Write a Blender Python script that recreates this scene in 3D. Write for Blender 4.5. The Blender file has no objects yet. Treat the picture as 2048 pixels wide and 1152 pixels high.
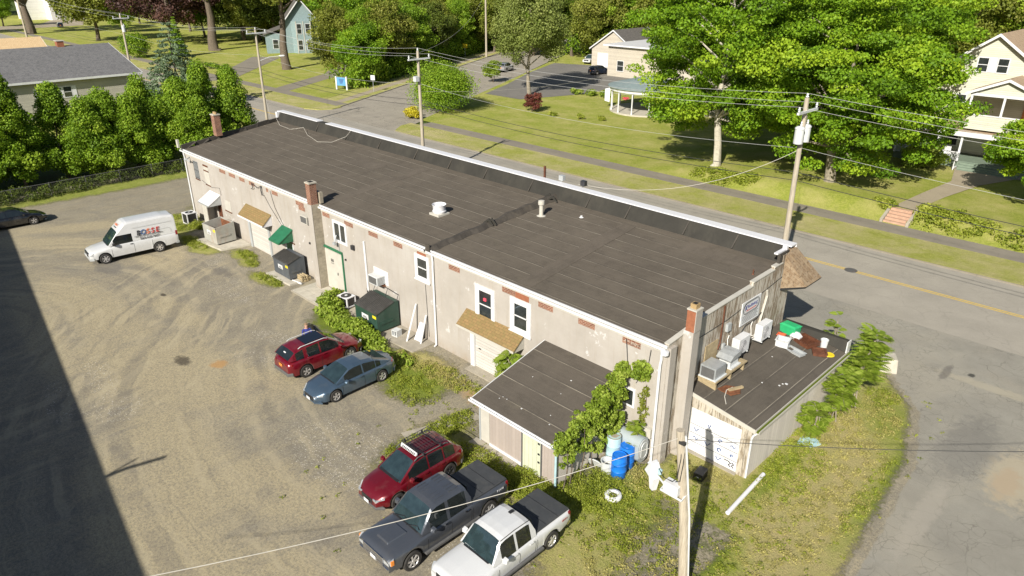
import bpy, bmesh, math, random
import numpy as np
from mathutils import Vector, Matrix

# ------------------------------------------------------------------ camera, sun, sky
scene = bpy.context.scene
COL = scene.collection
R = math.radians
cam_data = bpy.data.cameras.new("Camera")
cam = bpy.data.objects.new("Camera", cam_data); COL.objects.link(cam)
cam.location = (0, -21.2, 18.8)
cam.rotation_euler = (R(90 - 24.19), 0, R(45.2))
cam_data.sensor_width = 36.0
cam_data.lens = 36.0 * 1420 / 2048
cam_data.clip_start = 0.5
cam_data.clip_end = 3000
scene.camera = cam

SUN_EL, SH_AZ = 33.0, 110.5          # elevation, direction shadows fall (ccw from +X)
world = bpy.data.worlds.new("World"); scene.world = world
world.use_nodes = True
wn = world.node_tree.nodes; wl = world.node_tree.links
bg = wn["Background"]
sky = wn.new("ShaderNodeTexSky"); sky.sky_type = 'NISHITA'; sky.sun_disc = False
sky.sun_elevation = R(SUN_EL)
sx, sy = -math.cos(R(SH_AZ)), -math.sin(R(SH_AZ))      # towards the sun
sky.sun_rotation = math.atan2(sx, sy)
wl.new(sky.outputs[0], bg.inputs[0]); bg.inputs[1].default_value = 0.055
sun_d = bpy.data.lights.new("Sun", 'SUN'); sun_d.energy = 5.0; sun_d.angle = R(0.5)
sun_d.color = (1.0, 0.94, 0.83)
sun = bpy.data.objects.new("Sun", sun_d); COL.objects.link(sun)
sdir = Vector((sx * math.cos(R(SUN_EL)), sy * math.cos(R(SUN_EL)), math.sin(R(SUN_EL))))
sun.rotation_euler = sdir.to_track_quat('Z', 'Y').to_euler()
scene.view_settings.view_transform = 'Standard'; scene.view_settings.look = 'None'
scene.view_settings.exposure = 0.58; scene.view_settings.gamma = 1.0
scene.render.engine = 'CYCLES'

rnd = random.Random(7)
nrg = np.random.default_rng(11)

# ------------------------------------------------------------------ materials
class NT:
    def __init__(s, name):
        s.m = bpy.data.materials.new(name); s.m.use_nodes = True
        s.t = s.m.node_tree; s.n = s.t.nodes; s.l = s.t.links
        s.b = s.n["Principled BSDF"]; s._c = None
    def co(s):
        if s._c is None: s._c = s.n.new("ShaderNodeTexCoord").outputs["Object"]
        return s._c
    def new(s, k): return s.n.new(k)
    def link(s, a, b): s.l.new(a, b)
    def scaled(s, v, rot=(0, 0, 0)):
        m = s.n.new("ShaderNodeMapping"); m.inputs["Scale"].default_value = v; m.inputs["Rotation"].default_value = rot
        s.link(s.co(), m.inputs[0]); return m.outputs[0]
    def noise(s, sc, det=4, rough=.55, vec=None, dist=0):
        n = s.n.new("ShaderNodeTexNoise"); n.inputs["Scale"].default_value = sc; n.inputs["Detail"].default_value = det
        n.inputs["Roughness"].default_value = rough; n.inputs["Distortion"].default_value = dist
        s.link(vec if vec is not None else s.co(), n.inputs["Vector"]); return n.outputs["Fac"]
    def vor(s, sc, feat='F1', vec=None, out="Distance", rnd_=1):
        n = s.n.new("ShaderNodeTexVoronoi"); n.feature = feat; n.inputs["Scale"].default_value = sc
        n.inputs["Randomness"].default_value = rnd_
        s.link(vec if vec is not None else s.co(), n.inputs["Vector"]); return n.outputs[out]
    def ramp(s, f, stops):
        r = s.n.new("ShaderNodeValToRGB"); e = r.color_ramp.elements
        while len(e) < len(stops): e.new(0.5)
        for i, (p, c) in enumerate(stops):
            e[i].position = p; e[i].color = (c if len(c) == 4 else (*c, 1)) if not isinstance(c, (int, float)) else (c, c, c, 1)
        s.link(f, r.inputs[0]); return r.outputs[0]
    def mix(s, f, a, b, mode='MIX'):
        n = s.n.new("ShaderNodeMix"); n.data_type = 'RGBA'; n.blend_type = mode
        for v, i in ((f, 0), (a, 6), (b, 7)):
            if isinstance(v, (int, float)): n.inputs[i].default_value = v
            elif isinstance(v, tuple): n.inputs[i].default_value = (*v, 1) if len(v) == 3 else v
            else: s.link(v, n.inputs[i])
        return n.outputs[2]
    def math(s, op, a, b=0., c=None):
        n = s.n.new("ShaderNodeMath"); n.operation = op
        for v, i in ((a, 0), (b, 1)) + (((c, 2),) if c is not None else ()):
            if isinstance(v, (int, float)): n.inputs[i].default_value = v
            else: s.link(v, n.inputs[i])
        return n.outputs[0]
    def sep(s, vec=None):
        n = s.n.new("ShaderNodeSeparateXYZ"); s.link(vec if vec is not None else s.co(), n.inputs[0]); return n.outputs
    def attr(s, name, out="Fac"):
        n = s.n.new("ShaderNodeAttribute"); n.attribute_name = name; return n.outputs[out]
    def bump(s, h, st=.3, d=.02):
        n = s.n.new("ShaderNodeBump"); n.inputs["Strength"].default_value = st; n.inputs["Distance"].default_value = d
        s.link(h, n.inputs["Height"]); s.link(n.outputs[0], s.b.inputs["Normal"])
    def col(s, c):
        if isinstance(c, tuple): s.b.inputs["Base Color"].default_value = (*c, 1)
        else: s.link(c, s.b.inputs["Base Color"])
    def rough(s, v): s.b.inputs["Roughness"].default_value = v

def pm(name, c, var=.15, sc=2., rough=.8, metal=0., bump=0., bsc=30., coat=0., dirt=None, spec=.5):
    t = NT(name); f = t.noise(sc, 6, .65)
    a = tuple(min(1, x * (1 - var)) for x in c); b = tuple(min(1, x * (1 + var)) for x in c)
    k = t.ramp(f, [(.3, a), (.7, b)])
    if dirt:
        d = t.noise(sc * .6, 8, .7, t.scaled((1, 1, .35)))
        k = t.mix(t.ramp(d, [(.52, 0.), (.72, .55)]), k, dirt)
    t.col(k); t.rough(rough); t.b.inputs["Metallic"].default_value = metal
    t.b.inputs["Coat Weight"].default_value = coat; t.b.inputs["Coat Roughness"].default_value = .08
    t.b.inputs["Specular IOR Level"].default_value = spec
    if bump: t.bump(t.noise(bsc, 4), bump, .01)
    return t.m

M = {}
M['white'] = pm('white_paint', (.62, .63, .645), .06, 1.5, .5, dirt=(.5, .47, .42))
M['whitemetal'] = pm('white_aluminium', (.66, .66, .69), .04, 2, .35)
M['cream'] = pm('cream_trim', (.47, .45, .40), .08, 2, .6)
M['concrete'] = pm('concrete', (.32, .29, .235), .22, 1.3, .9, bump=.4, dirt=(.26, .23, .17))
M['paleconc'] = pm('pale_concrete', (.44, .41, .345), .15, 2.5, .9, bump=.3, dirt=(.38, .34, .27))
M['green'] = pm('green_paint', (.018, .13, .062), .2, 3, .45, dirt=(.05, .14, .09))
M['greenlid'] = pm('green_plastic', (.03, .38, .15), .1, 3, .4)
M['grey'] = pm('grey_paint', (.36, .38, .39), .08, 3, .45, dirt=(.28, .27, .25))
M['palegrey'] = pm('pale_grey_metal', (.55, .57, .58), .06, 3, .4, dirt=(.42, .41, .38))
M['galv'] = pm('galvanised', (.50, .53, .55), .15, 4, .35, metal=.5)
M['black'] = pm('black_plastic', (.02, .02, .022), .2, 4, .4)
M['dark'] = pm('dark_void', (.012, .012, .012), .1, 4, .9)
M['darkmetal'] = pm('dark_metal', (.05, .05, .055), .2, 4, .45, metal=.4)
M['rust'] = pm('rusty_steel', (.16, .06, .025), .5, 8, .85, bump=.4)
M['brown'] = pm('brown_wood', (.11, .04, .02), .35, 6, .6)
M['tan'] = pm('tan_board', (.36, .25, .12), .2, 4, .8)
M['timber'] = pm('weathered_timber', (.34, .27, .16), .25, 6, .85)
M['pole'] = None
M['bluebarrel'] = pm('blue_plastic', (.01, .16, .62), .1, 3, .4)
M['oldblue'] = pm('faded_blue_plastic', (.36, .52, .56), .12, 4, .6, dirt=(.3, .35, .33))
M['tank'] = pm('grey_tank_paint', (.30, .345, .37), .08, 2, .55, dirt=(.33, .34, .33))
M['orange'] = pm('orange_plastic', (.65, .12, .05), .1, 3, .5)
M['yellow'] = pm('yellow_plastic', (.72, .55, .02), .1, 3, .5)
M['yellowline'] = pm('yellow_road_paint', (.62, .42, .05), .25, 9, .8)
M['stone'] = pm('reddish_stone', (.42, .27, .19), .2, 4, .9, bump=.4)
M['rubber'] = pm('rubber', (.03, .028, .026), .25, 9, .85)
M['cable'] = pm('cable_black', (.035, .035, .035), .1, 5, .6)
M['wire'] = pm('bare_wire', (.50, .50, .48), .1, 5, .4, metal=.2)
M['palewire'] = pm('pale_cable', (.55, .52, .46), .1, 5, .6)
M['copperpipe'] = pm('white_lineset', (.72, .70, .66), .1, 5, .6)
M['skin'] = pm('skin', (.52, .30, .22), .08, 8, .55)
M['hair'] = pm('hair', (.22, .15, .09), .2, 12, .7)
M['bluecloth'] = pm('blue_shirt', (.03, .04, .22), .2, 9, .9)
M['chrome'] = pm('chrome', (.75, .75, .77), .05, 6, .15, metal=1)
M['rim'] = pm('alloy', (.70, .69, .69), .1, 12, .32, metal=.6)
M['lamp'] = pm('lamp_glass', (.36, .38, .40), .15, 20, .12, coat=1)
M['amber'] = pm('amber_lens', (.80, .26, .03), .1, 20, .2, coat=1)
M['redlens'] = pm('red_lens', (.22, .008, .012), .15, 20, .15, coat=1)
M['text_black'] = pm('black_lettering', (.02, .02, .025), .05, 5, .5)
M['text_red'] = pm('red_lettering', (.45, .02, .015), .1, 5, .5)
M['text_orange'] = pm('orange_lettering', (.60, .12, .02), .1, 5, .5)
M['text_blue'] = pm('blue_lettering', (.05, .10, .24), .1, 5, .5)
M['navy'] = pm('navy_lettering', (.03, .04, .20), .1, 5, .5)
M['flower'] = pm('pink_flowers', (.60, .06, .10), .3, 20, .7)
M['sunroof'] = pm('glass_roof', (.006, .008, .014), .1, 4, .06, coat=.6)
M['bluesign'] = pm('blue_sign_face', (.10, .28, .50), .08, 5, .5)
M['orangedoor'] = pm('orange_wood_door', (.50, .20, .07), .15, 5, .45)
M['bluehouse'] = pm('teal_clapboard', (.20, .27, .28), .15, 3, .7)
M['porchfloor'] = pm('green_grey_porch_floor', (.17, .22, .17), .12, 3, .6)

def glass(name, c, r=.04):
    t = NT(name); t.col(t.mix(t.ramp(t.noise(2.6, 3), [(.35, 0.), (.65, 1.)]), tuple(x * .75 for x in c), tuple(x * 1.25 for x in c)))
    t.rough(r); t.b.inputs["Specular IOR Level"].default_value = .9; t.b.inputs["Coat Weight"].default_value = .5
    t.b.inputs["Coat Roughness"].default_value = .02
    return t.m
M['glass'] = glass('window_glass', (.03, .035, .035))
M['carglass'] = glass('dark_car_glass', (.012, .016, .016))
M['windshield'] = glass('windshield_glass', (.02, .036, .041))

def brick(name, c1, c2, mortar, sc, vert=False):
    t = NT(name); x, y, z = t.sep()
    cv = t.new("ShaderNodeCombineXYZ")
    t.link(t.math('ADD', x, y), cv.inputs[0]); t.link(z, cv.inputs[1])
    b = t.new("ShaderNodeTexBrick"); t.link(cv.outputs[0], b.inputs["Vector"])
    b.inputs["Scale"].default_value = 1; b.inputs["Color1"].default_value = (*c1, 1); b.inputs["Color2"].default_value = (*c2, 1)
    b.inputs["Mortar"].default_value = (*mortar, 1); b.inputs["Brick Width"].default_value = sc[0]; b.inputs["Row Height"].default_value = sc[1]
    b.inputs["Mortar Size"].default_value = sc[2]; b.inputs["Mortar Smooth"].default_value = .3
    k = t.mix(t.ramp(t.noise(3, 5), [(.35, .75), (.7, 1.15)]), (0, 0, 0), b.outputs[0], 'MIX')
    k = t.mix(1., b.outputs[0], t.ramp(t.noise(2.5, 6, .7), [(.3, (.72, .72, .72)), (.7, (1.2, 1.2, 1.2))]), 'MULTIPLY')
    t.col(k); t.rough(.88); t.bump(b.outputs["Fac"], -.5, .01); return t.m
M['brick'] = brick('red_brick', (.235, .085, .045), (.15, .045, .028), (.36, .27, .20), (.21, .075, .012))
M['plainbrick'] = pm('flat_red_brick', (.27, .10, .05), .15, 6, .9, bump=.3)
M['block'] = brick('concrete_block', (.34, .30, .235), (.30, .265, .20), (.27, .24, .19), (.42, .205, .012))

def painted_wall():
    t = NT('painted_block_wall'); x, y, z = t.sep()
    cv = t.new("ShaderNodeCombineXYZ"); t.link(t.math('ADD', x, y), cv.inputs[0]); t.link(z, cv.inputs[1])
    b = t.new("ShaderNodeTexBrick"); t.link(cv.outputs[0], b.inputs["Vector"])
    b.inputs["Brick Width"].default_value = .42; b.inputs["Row Height"].default_value = .205; b.inputs["Mortar Size"].default_value = .008
    b.inputs["Color1"].default_value = b.inputs["Color2"].default_value = (0, 0, 0, 1); b.inputs["Mortar"].default_value = (1, 1, 1, 1); b.inputs["Scale"].default_value = 1
    base = t.ramp(t.noise(.55, 7, .7), [(.3, (.335, .308, .275)), (.55, (.385, .356, .322)), (.75, (.42, .398, .37))])
    st = t.noise(1.1, 8, .75, t.scaled((2.6, 2.6, .22)))
    base = t.mix(t.ramp(st, [(.50, 0.), (.68, .5)]), base, (.31, .27, .215))
    pt = t.noise(.9, 8, .72); base = t.mix(t.ramp(pt, [(.622, 0.), (.64, .75)]), base, (.55, .54, .53))
    low = t.math('MULTIPLY_ADD', z, -1.6, 1.15)
    lowm = t.math('MULTIPLY', t.ramp(low, [(0., 0.), (1., 1.)]), t.ramp(t.noise(2.2, 7, .7), [(.35, 0.), (.7, .8)]))
    base = t.mix(lowm, base, (.27, .215, .15))
    base = t.mix(t.math('MULTIPLY', b.outputs[0], .16), base, (.36, .32, .28))
    t.col(base); t.rough(.85); t.bump(t.math('ADD', t.math('MULTIPLY', b.outputs[0], -1.), t.noise(40, 3)), .25, .01); return t.m
M['wall'] = painted_wall()

def boards(name, base, groove, spacing, axis, peel=None, peel_amt=.5, horiz=False):
    """siding with real-looking board gaps. axis: 'x','y' run across the boards; horiz -> z"""
    t = NT(name); o = t.sep(); v = o['xyz'.index(axis)]
    fr = t.math('FRACT', t.math('DIVIDE', t.math('ADD', v, 1000.), spacing))
    g = t.math('LESS_THAN', fr, .10 if not horiz else .14)
    idn = t.math('FLOOR', t.math('DIVIDE', t.math('ADD', v, 1000.), spacing))
    wn_ = t.new("ShaderNodeTexWhiteNoise"); wn_.noise_dimensions = '1D'; t.link(idn, wn_.inputs["W"])
    k = t.mix(wn_.outputs["Value"], tuple(x * .90 for x in base), tuple(min(1, x * 1.06) for x in base))
    k = t.mix(t.ramp(t.noise(1.2, 6, .7), [(.4, 0.), (.75, .4)]), k, tuple(x * .72 for x in base))
    if peel:
        sc = (7, 7, .8) if not horiz else (.8, .8, 7)
        p = t.noise(1.6, 9, .72, t.scaled(sc))
        zz = t.noise(.55, 3)
        m = t.ramp(t.math('ADD', p, t.math('MULTIPLY', t.math('SUBTRACT', zz, .5), .5)), [(.60 - peel_amt * .22, 0.), (.66 - peel_amt * .22, 1.)])
        k = t.mix(m, k, t.ramp(t.noise(9, 5, .7, t.scaled(sc)), [(.3, peel), (.7, tuple(x * 1.9 for x in peel))]))
    k = t.mix(t.math('MULTIPLY', g, .7), k, groove)
    t.col(k); t.rough(.8); t.bump(t.math('MULTIPLY', g, -1.), .6, .015); return t.m
M['peel'] = boards('peeling_board_siding', (.50, .46, .395), (.12, .10, .08), .155, 'y', (.15, .115, .08), .55)
M['peelx'] = boards('peeling_front_boards', (.47, .425, .355), (.12, .10, .08), .32, 'x', (.17, .14, .10), .35)
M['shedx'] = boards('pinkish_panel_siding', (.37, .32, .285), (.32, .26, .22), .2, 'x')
M['shedy'] = boards('pinkish_panel_siding_side_brightened', (.60, .555, .50), (.46, .42, .37), .2, 'y', (.30, .25, .2), -.2)  # light on the side walls put into the colour, hence paler siding
M['clapy'] = boards('pale_yellow_clapboard', (.56, .56, .46), (.40, .40, .30), .18, 'z', horiz=True)
M['clapgrey'] = boards('grey_clapboard', (.44, .42, .36), (.25, .24, .2), .16, 'z', horiz=True)
M['clapbeige'] = boards('beige_clapboard', (.49, .445, .37), (.33, .3, .24), .18, 'z', horiz=True)
M['clapwhite'] = boards('white_clapboard', (.75, .74, .72), (.5, .49, .47), .2, 'z', horiz=True)
M['rolldoor'] = boards('white_sectional_door', (.52, .50, .465), (.38, .35, .32), .17, 'z', (.5, .42, .33), -.3, horiz=True)
M['planks'] = boards('green_grey_planks', (.55, .58, .44), (.33, .33, .25), .22, 'x', (.42, .36, .24), -.1)

def woodpole():
    t = NT('weathered_pole_wood'); g = t.noise(3, 8, .7, t.scaled((9, 9, .35)))
    t.col(t.ramp(g, [(.3, (.24, .20, .15)), (.55, (.42, .37, .29)), (.75, (.54, .49, .41))])); t.rough(.9)
    t.bump(g, .4, .01); return t.m
M['pole'] = woodpole()

def shingle(name, c1, c2, c3, along='x'):
    t = NT(name); x, y, z = t.sep()
    cv = t.new("ShaderNodeCombineXYZ"); 
    a, b_ = (x, y) if along == 'x' else (y, x)
    t.link(a, cv.inputs[0]); t.link(t.math('ADD', b_, z), cv.inputs[1])
    b = t.new("ShaderNodeTexBrick"); t.link(cv.outputs[0], b.inputs["Vector"]); b.inputs["Scale"].default_value = 1
    b.inputs["Brick Width"].default_value = .33; b.inputs["Row Height"].default_value = .2; b.inputs["Mortar Size"].default_value = .012
    b.inputs["Color1"].default_value = (*c1, 1); b.inputs["Color2"].default_value = (*c2, 1); b.inputs["Mortar"].default_value = (*tuple(v * .6 for v in c1), 1)
    k = t.mix(t.ramp(t.noise(5, 6, .8), [(.42, 0.), (.62, .7)]), b.outputs[0], c3)
    t.col(k); t.rough(.9); t.bump(t.noise(25, 4), .4, .02); return t.m
M['greyshingle'] = shingle('grey_shingles', (.085, .085, .09), (.15, .15, .155), (.20, .195, .19), 'y')
M['darkshingle'] = shingle('dark_shingles', (.07, .065, .06), (.11, .10, .09), (.15, .14, .13))
M['brownshingle'] = shingle('brown_shingles', (.27, .19, .12), (.35, .25, .16), (.42, .32, .22))
M['tanshingle'] = shingle('tan_shingles', (.50, .34, .18), (.58, .42, .24), (.62, .47, .28))
M['mansard'] = shingle('brown_mansard_shingles', (.22, .145, .085), (.30, .21, .125), (.38, .30, .21))
M['mossshingle'] = shingle('mossy_tan_shingles', (.21, .135, .055), (.26, .165, .07), (.17, .14, .05))
M['porchroof'] = pm('grey_metal_porch_roof', (.20, .25, .25), .15, 1.5, .5, dirt=(.3, .32, .3))

def membrane(name, axis='y', sp=.97, c=(.100, .084, .066), rot=0):
    t = NT(name); o = t.sep(); v = o['xyz'.index(axis)]
    f0 = t.noise(.35, 6, .65); f1 = t.noise(3, 7, .75, t.scaled((.25, 2.5, 1) if axis == 'y' else (2.5, .25, 1)))
    k = t.ramp(f0, [(.3, tuple(x * .82 for x in c)), (.7, tuple(x * 1.18 for x in c))])
    k = t.mix(t.ramp(f1, [(.42, 0.), (.66, .33)]), k, tuple(x * 1.45 for x in c))
    k = t.mix(t.ramp(t.noise(1.4, 8, .8), [(.35, .35), (.5, 0.)]), k, tuple(x * .6 for x in c))
    wob = t.math('MULTIPLY_ADD', t.noise(.6, 3), .05, v)
    fr = t.math('FRACT', t.math('DIVIDE', t.math('ADD', wob, 500.), sp))
    line = t.math('LESS_THAN', t.math('ABSOLUTE', t.math('SUBTRACT', fr, .5)), .016)
    brk = t.ramp(t.noise(.45, 7, .7), [(.35, 0.), (.6, .85)])
    k = t.mix(t.math('MULTIPLY', line, brk), k, (.33, .295, .235))
    dk = t.math('LESS_THAN', t.math('ABSOLUTE', t.math('SUBTRACT', fr, .56)), .035)
    k = t.mix(t.math('MULTIPLY', dk, .35), k, (.05, .045, .04))
    sp_ = t.noise(90, 2, .5); k = t.mix(t.ramp(sp_, [(.5, 0.), (.75, .5)]), k, (.17, .16, .14))
    k = t.mix(t.math('MULTIPLY', t.ramp(t.noise(.8, 8, .75), [(.58, 0.), (.72, .5)]), 1.), k, (.135, .12, .085))
    t.b.inputs['Specular IOR Level'].default_value = .2
    t.col(k); t.rough(.92); t.bump(t.math('ADD', t.noise(60, 3), t.math('MULTIPLY', line, 2.)), .35, .01); return t.m
M['roof'] = membrane('roof_membrane')
M['roofs'] = membrane('shed_roof_membrane', 'y', 1.0, (.082, .070, .057))
M['roofx'] = membrane('annex_roof_membrane', 'x', .98, (.088, .076, .062))
M['flash'] = pm('dark_flashing', (.05, .043, .035), .3, 2, .75, bump=.3, dirt=(.12, .10, .075))
M['flash2'] = pm('dusty_black_membrane', (.026, .024, .019), .25, 1.2, .8, bump=.15, dirt=(.055, .05, .038))

def grassmat(name, a, b, c, dry=(.33, .27, .13), dryamt=.5, sc=1.):
    t = NT(name)
    k = t.ramp(t.noise(5 * sc, 8, .8), [(.3, a), (.52, b), (.72, c)])
    k = t.mix(t.ramp(t.noise(.28 * sc, 8, .75), [(.62 - .25 * dryamt, 0.), (.82 - .2 * dryamt, .85)]), k, dry)
    k = t.mix(t.ramp(t.noise(22 * sc, 4, .8), [(.40, .4), (.52, 0.)]), k, tuple(x * .4 for x in a))
    t.col(k); t.rough(.95); t.b.inputs["Specular IOR Level"].default_value = .15
    t.bump(t.noise(14 * sc, 6, .8), .9, .12); return t.m
M['lawn'] = grassmat('lawn_grass', (.18, .225, .032), (.31, .345, .06), (.43, .44, .11), (.48, .43, .17), .75)
M['verge'] = grassmat('dry_verge_grass', (.24, .265, .045), (.35, .37, .08), (.46, .44, .14), (.52, .45, .24), .95)
M['rough_grass'] = grassmat('yard_grass', (.04, .07, .012), (.07, .11, .02), (.11, .15, .03), (.10, .09, .04), .5)

def asphalt(name, c, crack=.0, patch=.3, tint=(.30, .27, .21)):
    t = NT(name)
    k = t.ramp(t.noise(.35, 7, .7), [(.3, tuple(x * .86 for x in c)), (.7, tuple(x * 1.14 for x in c))])
    k = t.mix(t.ramp(t.noise(.12, 6, .65), [(.5, 0.), (.7, patch)]), k, tint)
    k = t.mix(t.ramp(t.noise(70, 3, .6), [(.35, .35), (.6, 0.)]), k, tuple(x * .55 for x in c))
    k = t.mix(t.ramp(t.noise(110, 2, .6), [(.55, 0.), (.8, .4)]), k, tuple(min(1, x * 2.) for x in c))
    if crack:
        w = t.new("ShaderNodeVectorMath"); w.operation = 'ADD'; n = t.new("ShaderNodeTexNoise"); n.inputs["Scale"].default_value = 1.1; n.inputs["Detail"].default_value = 6
        t.link(t.co(), n.inputs["Vector"]); t.link(n.outputs["Color"], w.inputs[0]); t.link(t.co(), w.inputs[1])
        e = t.vor(.55, 'DISTANCE_TO_EDGE', w.outputs[0]); m = t.math('LESS_THAN', e, .018)
        e2 = t.vor(2.4, 'DISTANCE_TO_EDGE', w.outputs[0]); m2 = t.math('MULTIPLY', t.math('LESS_THAN', e2, .03), t.ramp(t.noise(.22, 3), [(.5, 0.), (.6, 1.)]))
        mm = t.math('MULTIPLY', t.math('MAXIMUM', m, m2), t.math('MULTIPLY', t.ramp(t.noise(.5, 4), [(.35, 0.), (.6, 1.)]), crack))
        k = t.mix(mm, k, tuple(x * .45 for x in c))
    t.col(k); t.rough(.92); t.bump(t.noise(60, 4), .3, .01); return t.m
M['road'] = asphalt('main_road_asphalt', (.315, .29, .245), .2, .35, (.36, .33, .27))
M['street'] = asphalt('side_street_asphalt', (.305, .275, .225), .8, .4, (.30, .27, .215))
M['drive'] = asphalt('driveway_asphalt', (.17, .16, .145), .3)
M['walk'] = asphalt('sidewalk_asphalt', (.225, .20, .16), .3, .4, (.30, .26, .19))
M['path'] = asphalt('pale_path', (.33, .28, .20), .2)

def leafmat(name, a, b, c, tr=.3):
    t = NT(name); v = t.attr('tint')
    k = t.ramp(v, [(.1, a), (.5, b), (.9, c)]); t.col(k); t.rough(.6); t.b.inputs["Specular IOR Level"].default_value = .3
    tl = t.new("ShaderNodeBsdfTranslucent"); t.link(t.mix(1., k, (1.25, 1.2, .5), 'MULTIPLY'), tl.inputs[0])
    mx = t.new("ShaderNodeMixShader"); mx.inputs[0].default_value = tr
    t.link(t.b.outputs[0], mx.inputs[1]); t.link(tl.outputs[0], mx.inputs[2])
    t.link(mx.outputs[0], t.n["Material Output"].inputs[0]); return t.m
M['leaf_maple'] = leafmat('maple_leaves', (.07, .145, .005), (.155, .285, .010), (.30, .42, .022), .28)
M['leaf_hedge'] = leafmat('hedge_leaves', (.085, .16, .010), (.19, .315, .018), (.34, .46, .045), .35)
M['leaf_olive'] = leafmat('olive_leaves', (.09, .115, .012), (.18, .21, .025), (.28, .29, .06))
M['leaf_dark'] = leafmat('dark_leaves', (.04, .065, .010), (.085, .12, .014), (.15, .19, .025), .2)
M['leaf_willow'] = leafmat('soft_green_leaves', (.12, .16, .03), (.21, .26, .06), (.30, .34, .10))
M['leaf_purple'] = leafmat('purple_leaves', (.035, .018, .018), (.07, .035, .03), (.12, .06, .045), .15)
M['leaf_red'] = leafmat('red_leaves', (.06, .015, .012), (.12, .03, .022), (.18, .06, .04), .2)
M['leaf_spruce'] = leafmat('spruce_needles', (.07, .11, .055), (.14, .20, .11), (.24, .31, .19), .1)
M['leaf_yellow'] = leafmat('yellow_leaves', (.30, .26, .01), (.48, .42, .02), (.62, .55, .05))
M['leaf_vine'] = leafmat('vine_leaves', (.12, .185, .014), (.22, .31, .03), (.36, .43, .08))
M['leaf_weed'] = leafmat('weed_leaves', (.13, .17, .015), (.24, .29, .028), (.36, .38, .07))
M['leaf_dry'] = leafmat('dry_weed_leaves', (.22, .21, .06), (.34, .31, .09), (.46, .41, .15), .15)
M['bark'] = pm('grey_bark', (.24, .21, .16), .4, 5, .95, bump=.8, bsc=18)
M['palebark'] = pm('pale_bark', (.42, .39, .32), .25, 5, .95, bump=.5, bsc=18, dirt=(.25, .22, .17))
M['darkbark'] = pm('dark_bark', (.12, .095, .07), .4, 5, .95, bump=.8, bsc=18)

def paint(name, c, rough=.28, metal=.3, coat=1.):
    t = NT(name); f = t.noise(220, 2); k = t.mix(t.ramp(f, [(.4, 0.), (.6, 1.)]), tuple(x * .9 for x in c), tuple(min(1, x * 1.1) for x in c))
    d = t.noise(1.3, 6, .7); k = t.mix(t.ramp(d, [(.5, 0.), (.8, .18)]), k, (.30, .27, .22))
    t.col(k); t.rough(rough); t.b.inputs["Metallic"].default_value = metal
    t.b.inputs["Coat Weight"].default_value = coat; t.b.inputs["Coat Roughness"].default_value = .05; return t.m
M['p_red'] = paint('crimson_car_paint', (.17, .004, .014))
M['p_maroon'] = paint('dark_red_car_paint', (.15, .005, .012))
M['p_blue'] = paint('slate_blue_car_paint', (.075, .12, .175), metal=.5)
M['p_char'] = paint('charcoal_car_paint', (.10, .11, .13), metal=.5)
M['p_white'] = paint('white_car_paint', (.58, .59, .60), .35, 0.)
M['p_black'] = paint('black_car_paint', (.008, .009, .012), .25, .1)
M['p_navy'] = paint('navy_car_paint', (.015, .025, .05), .25, .3)
M['p_silver'] = paint('silver_car_paint', (.45, .46, .48), .3, .6)
M['cover'] = pm('vinyl_bed_cover', (.045, .048, .052), .12, 3, .6, bump=.15, dirt=(.09, .09, .085))
M['trim'] = pm('grey_cladding', (.10, .10, .10), .15, 5, .6)

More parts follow.
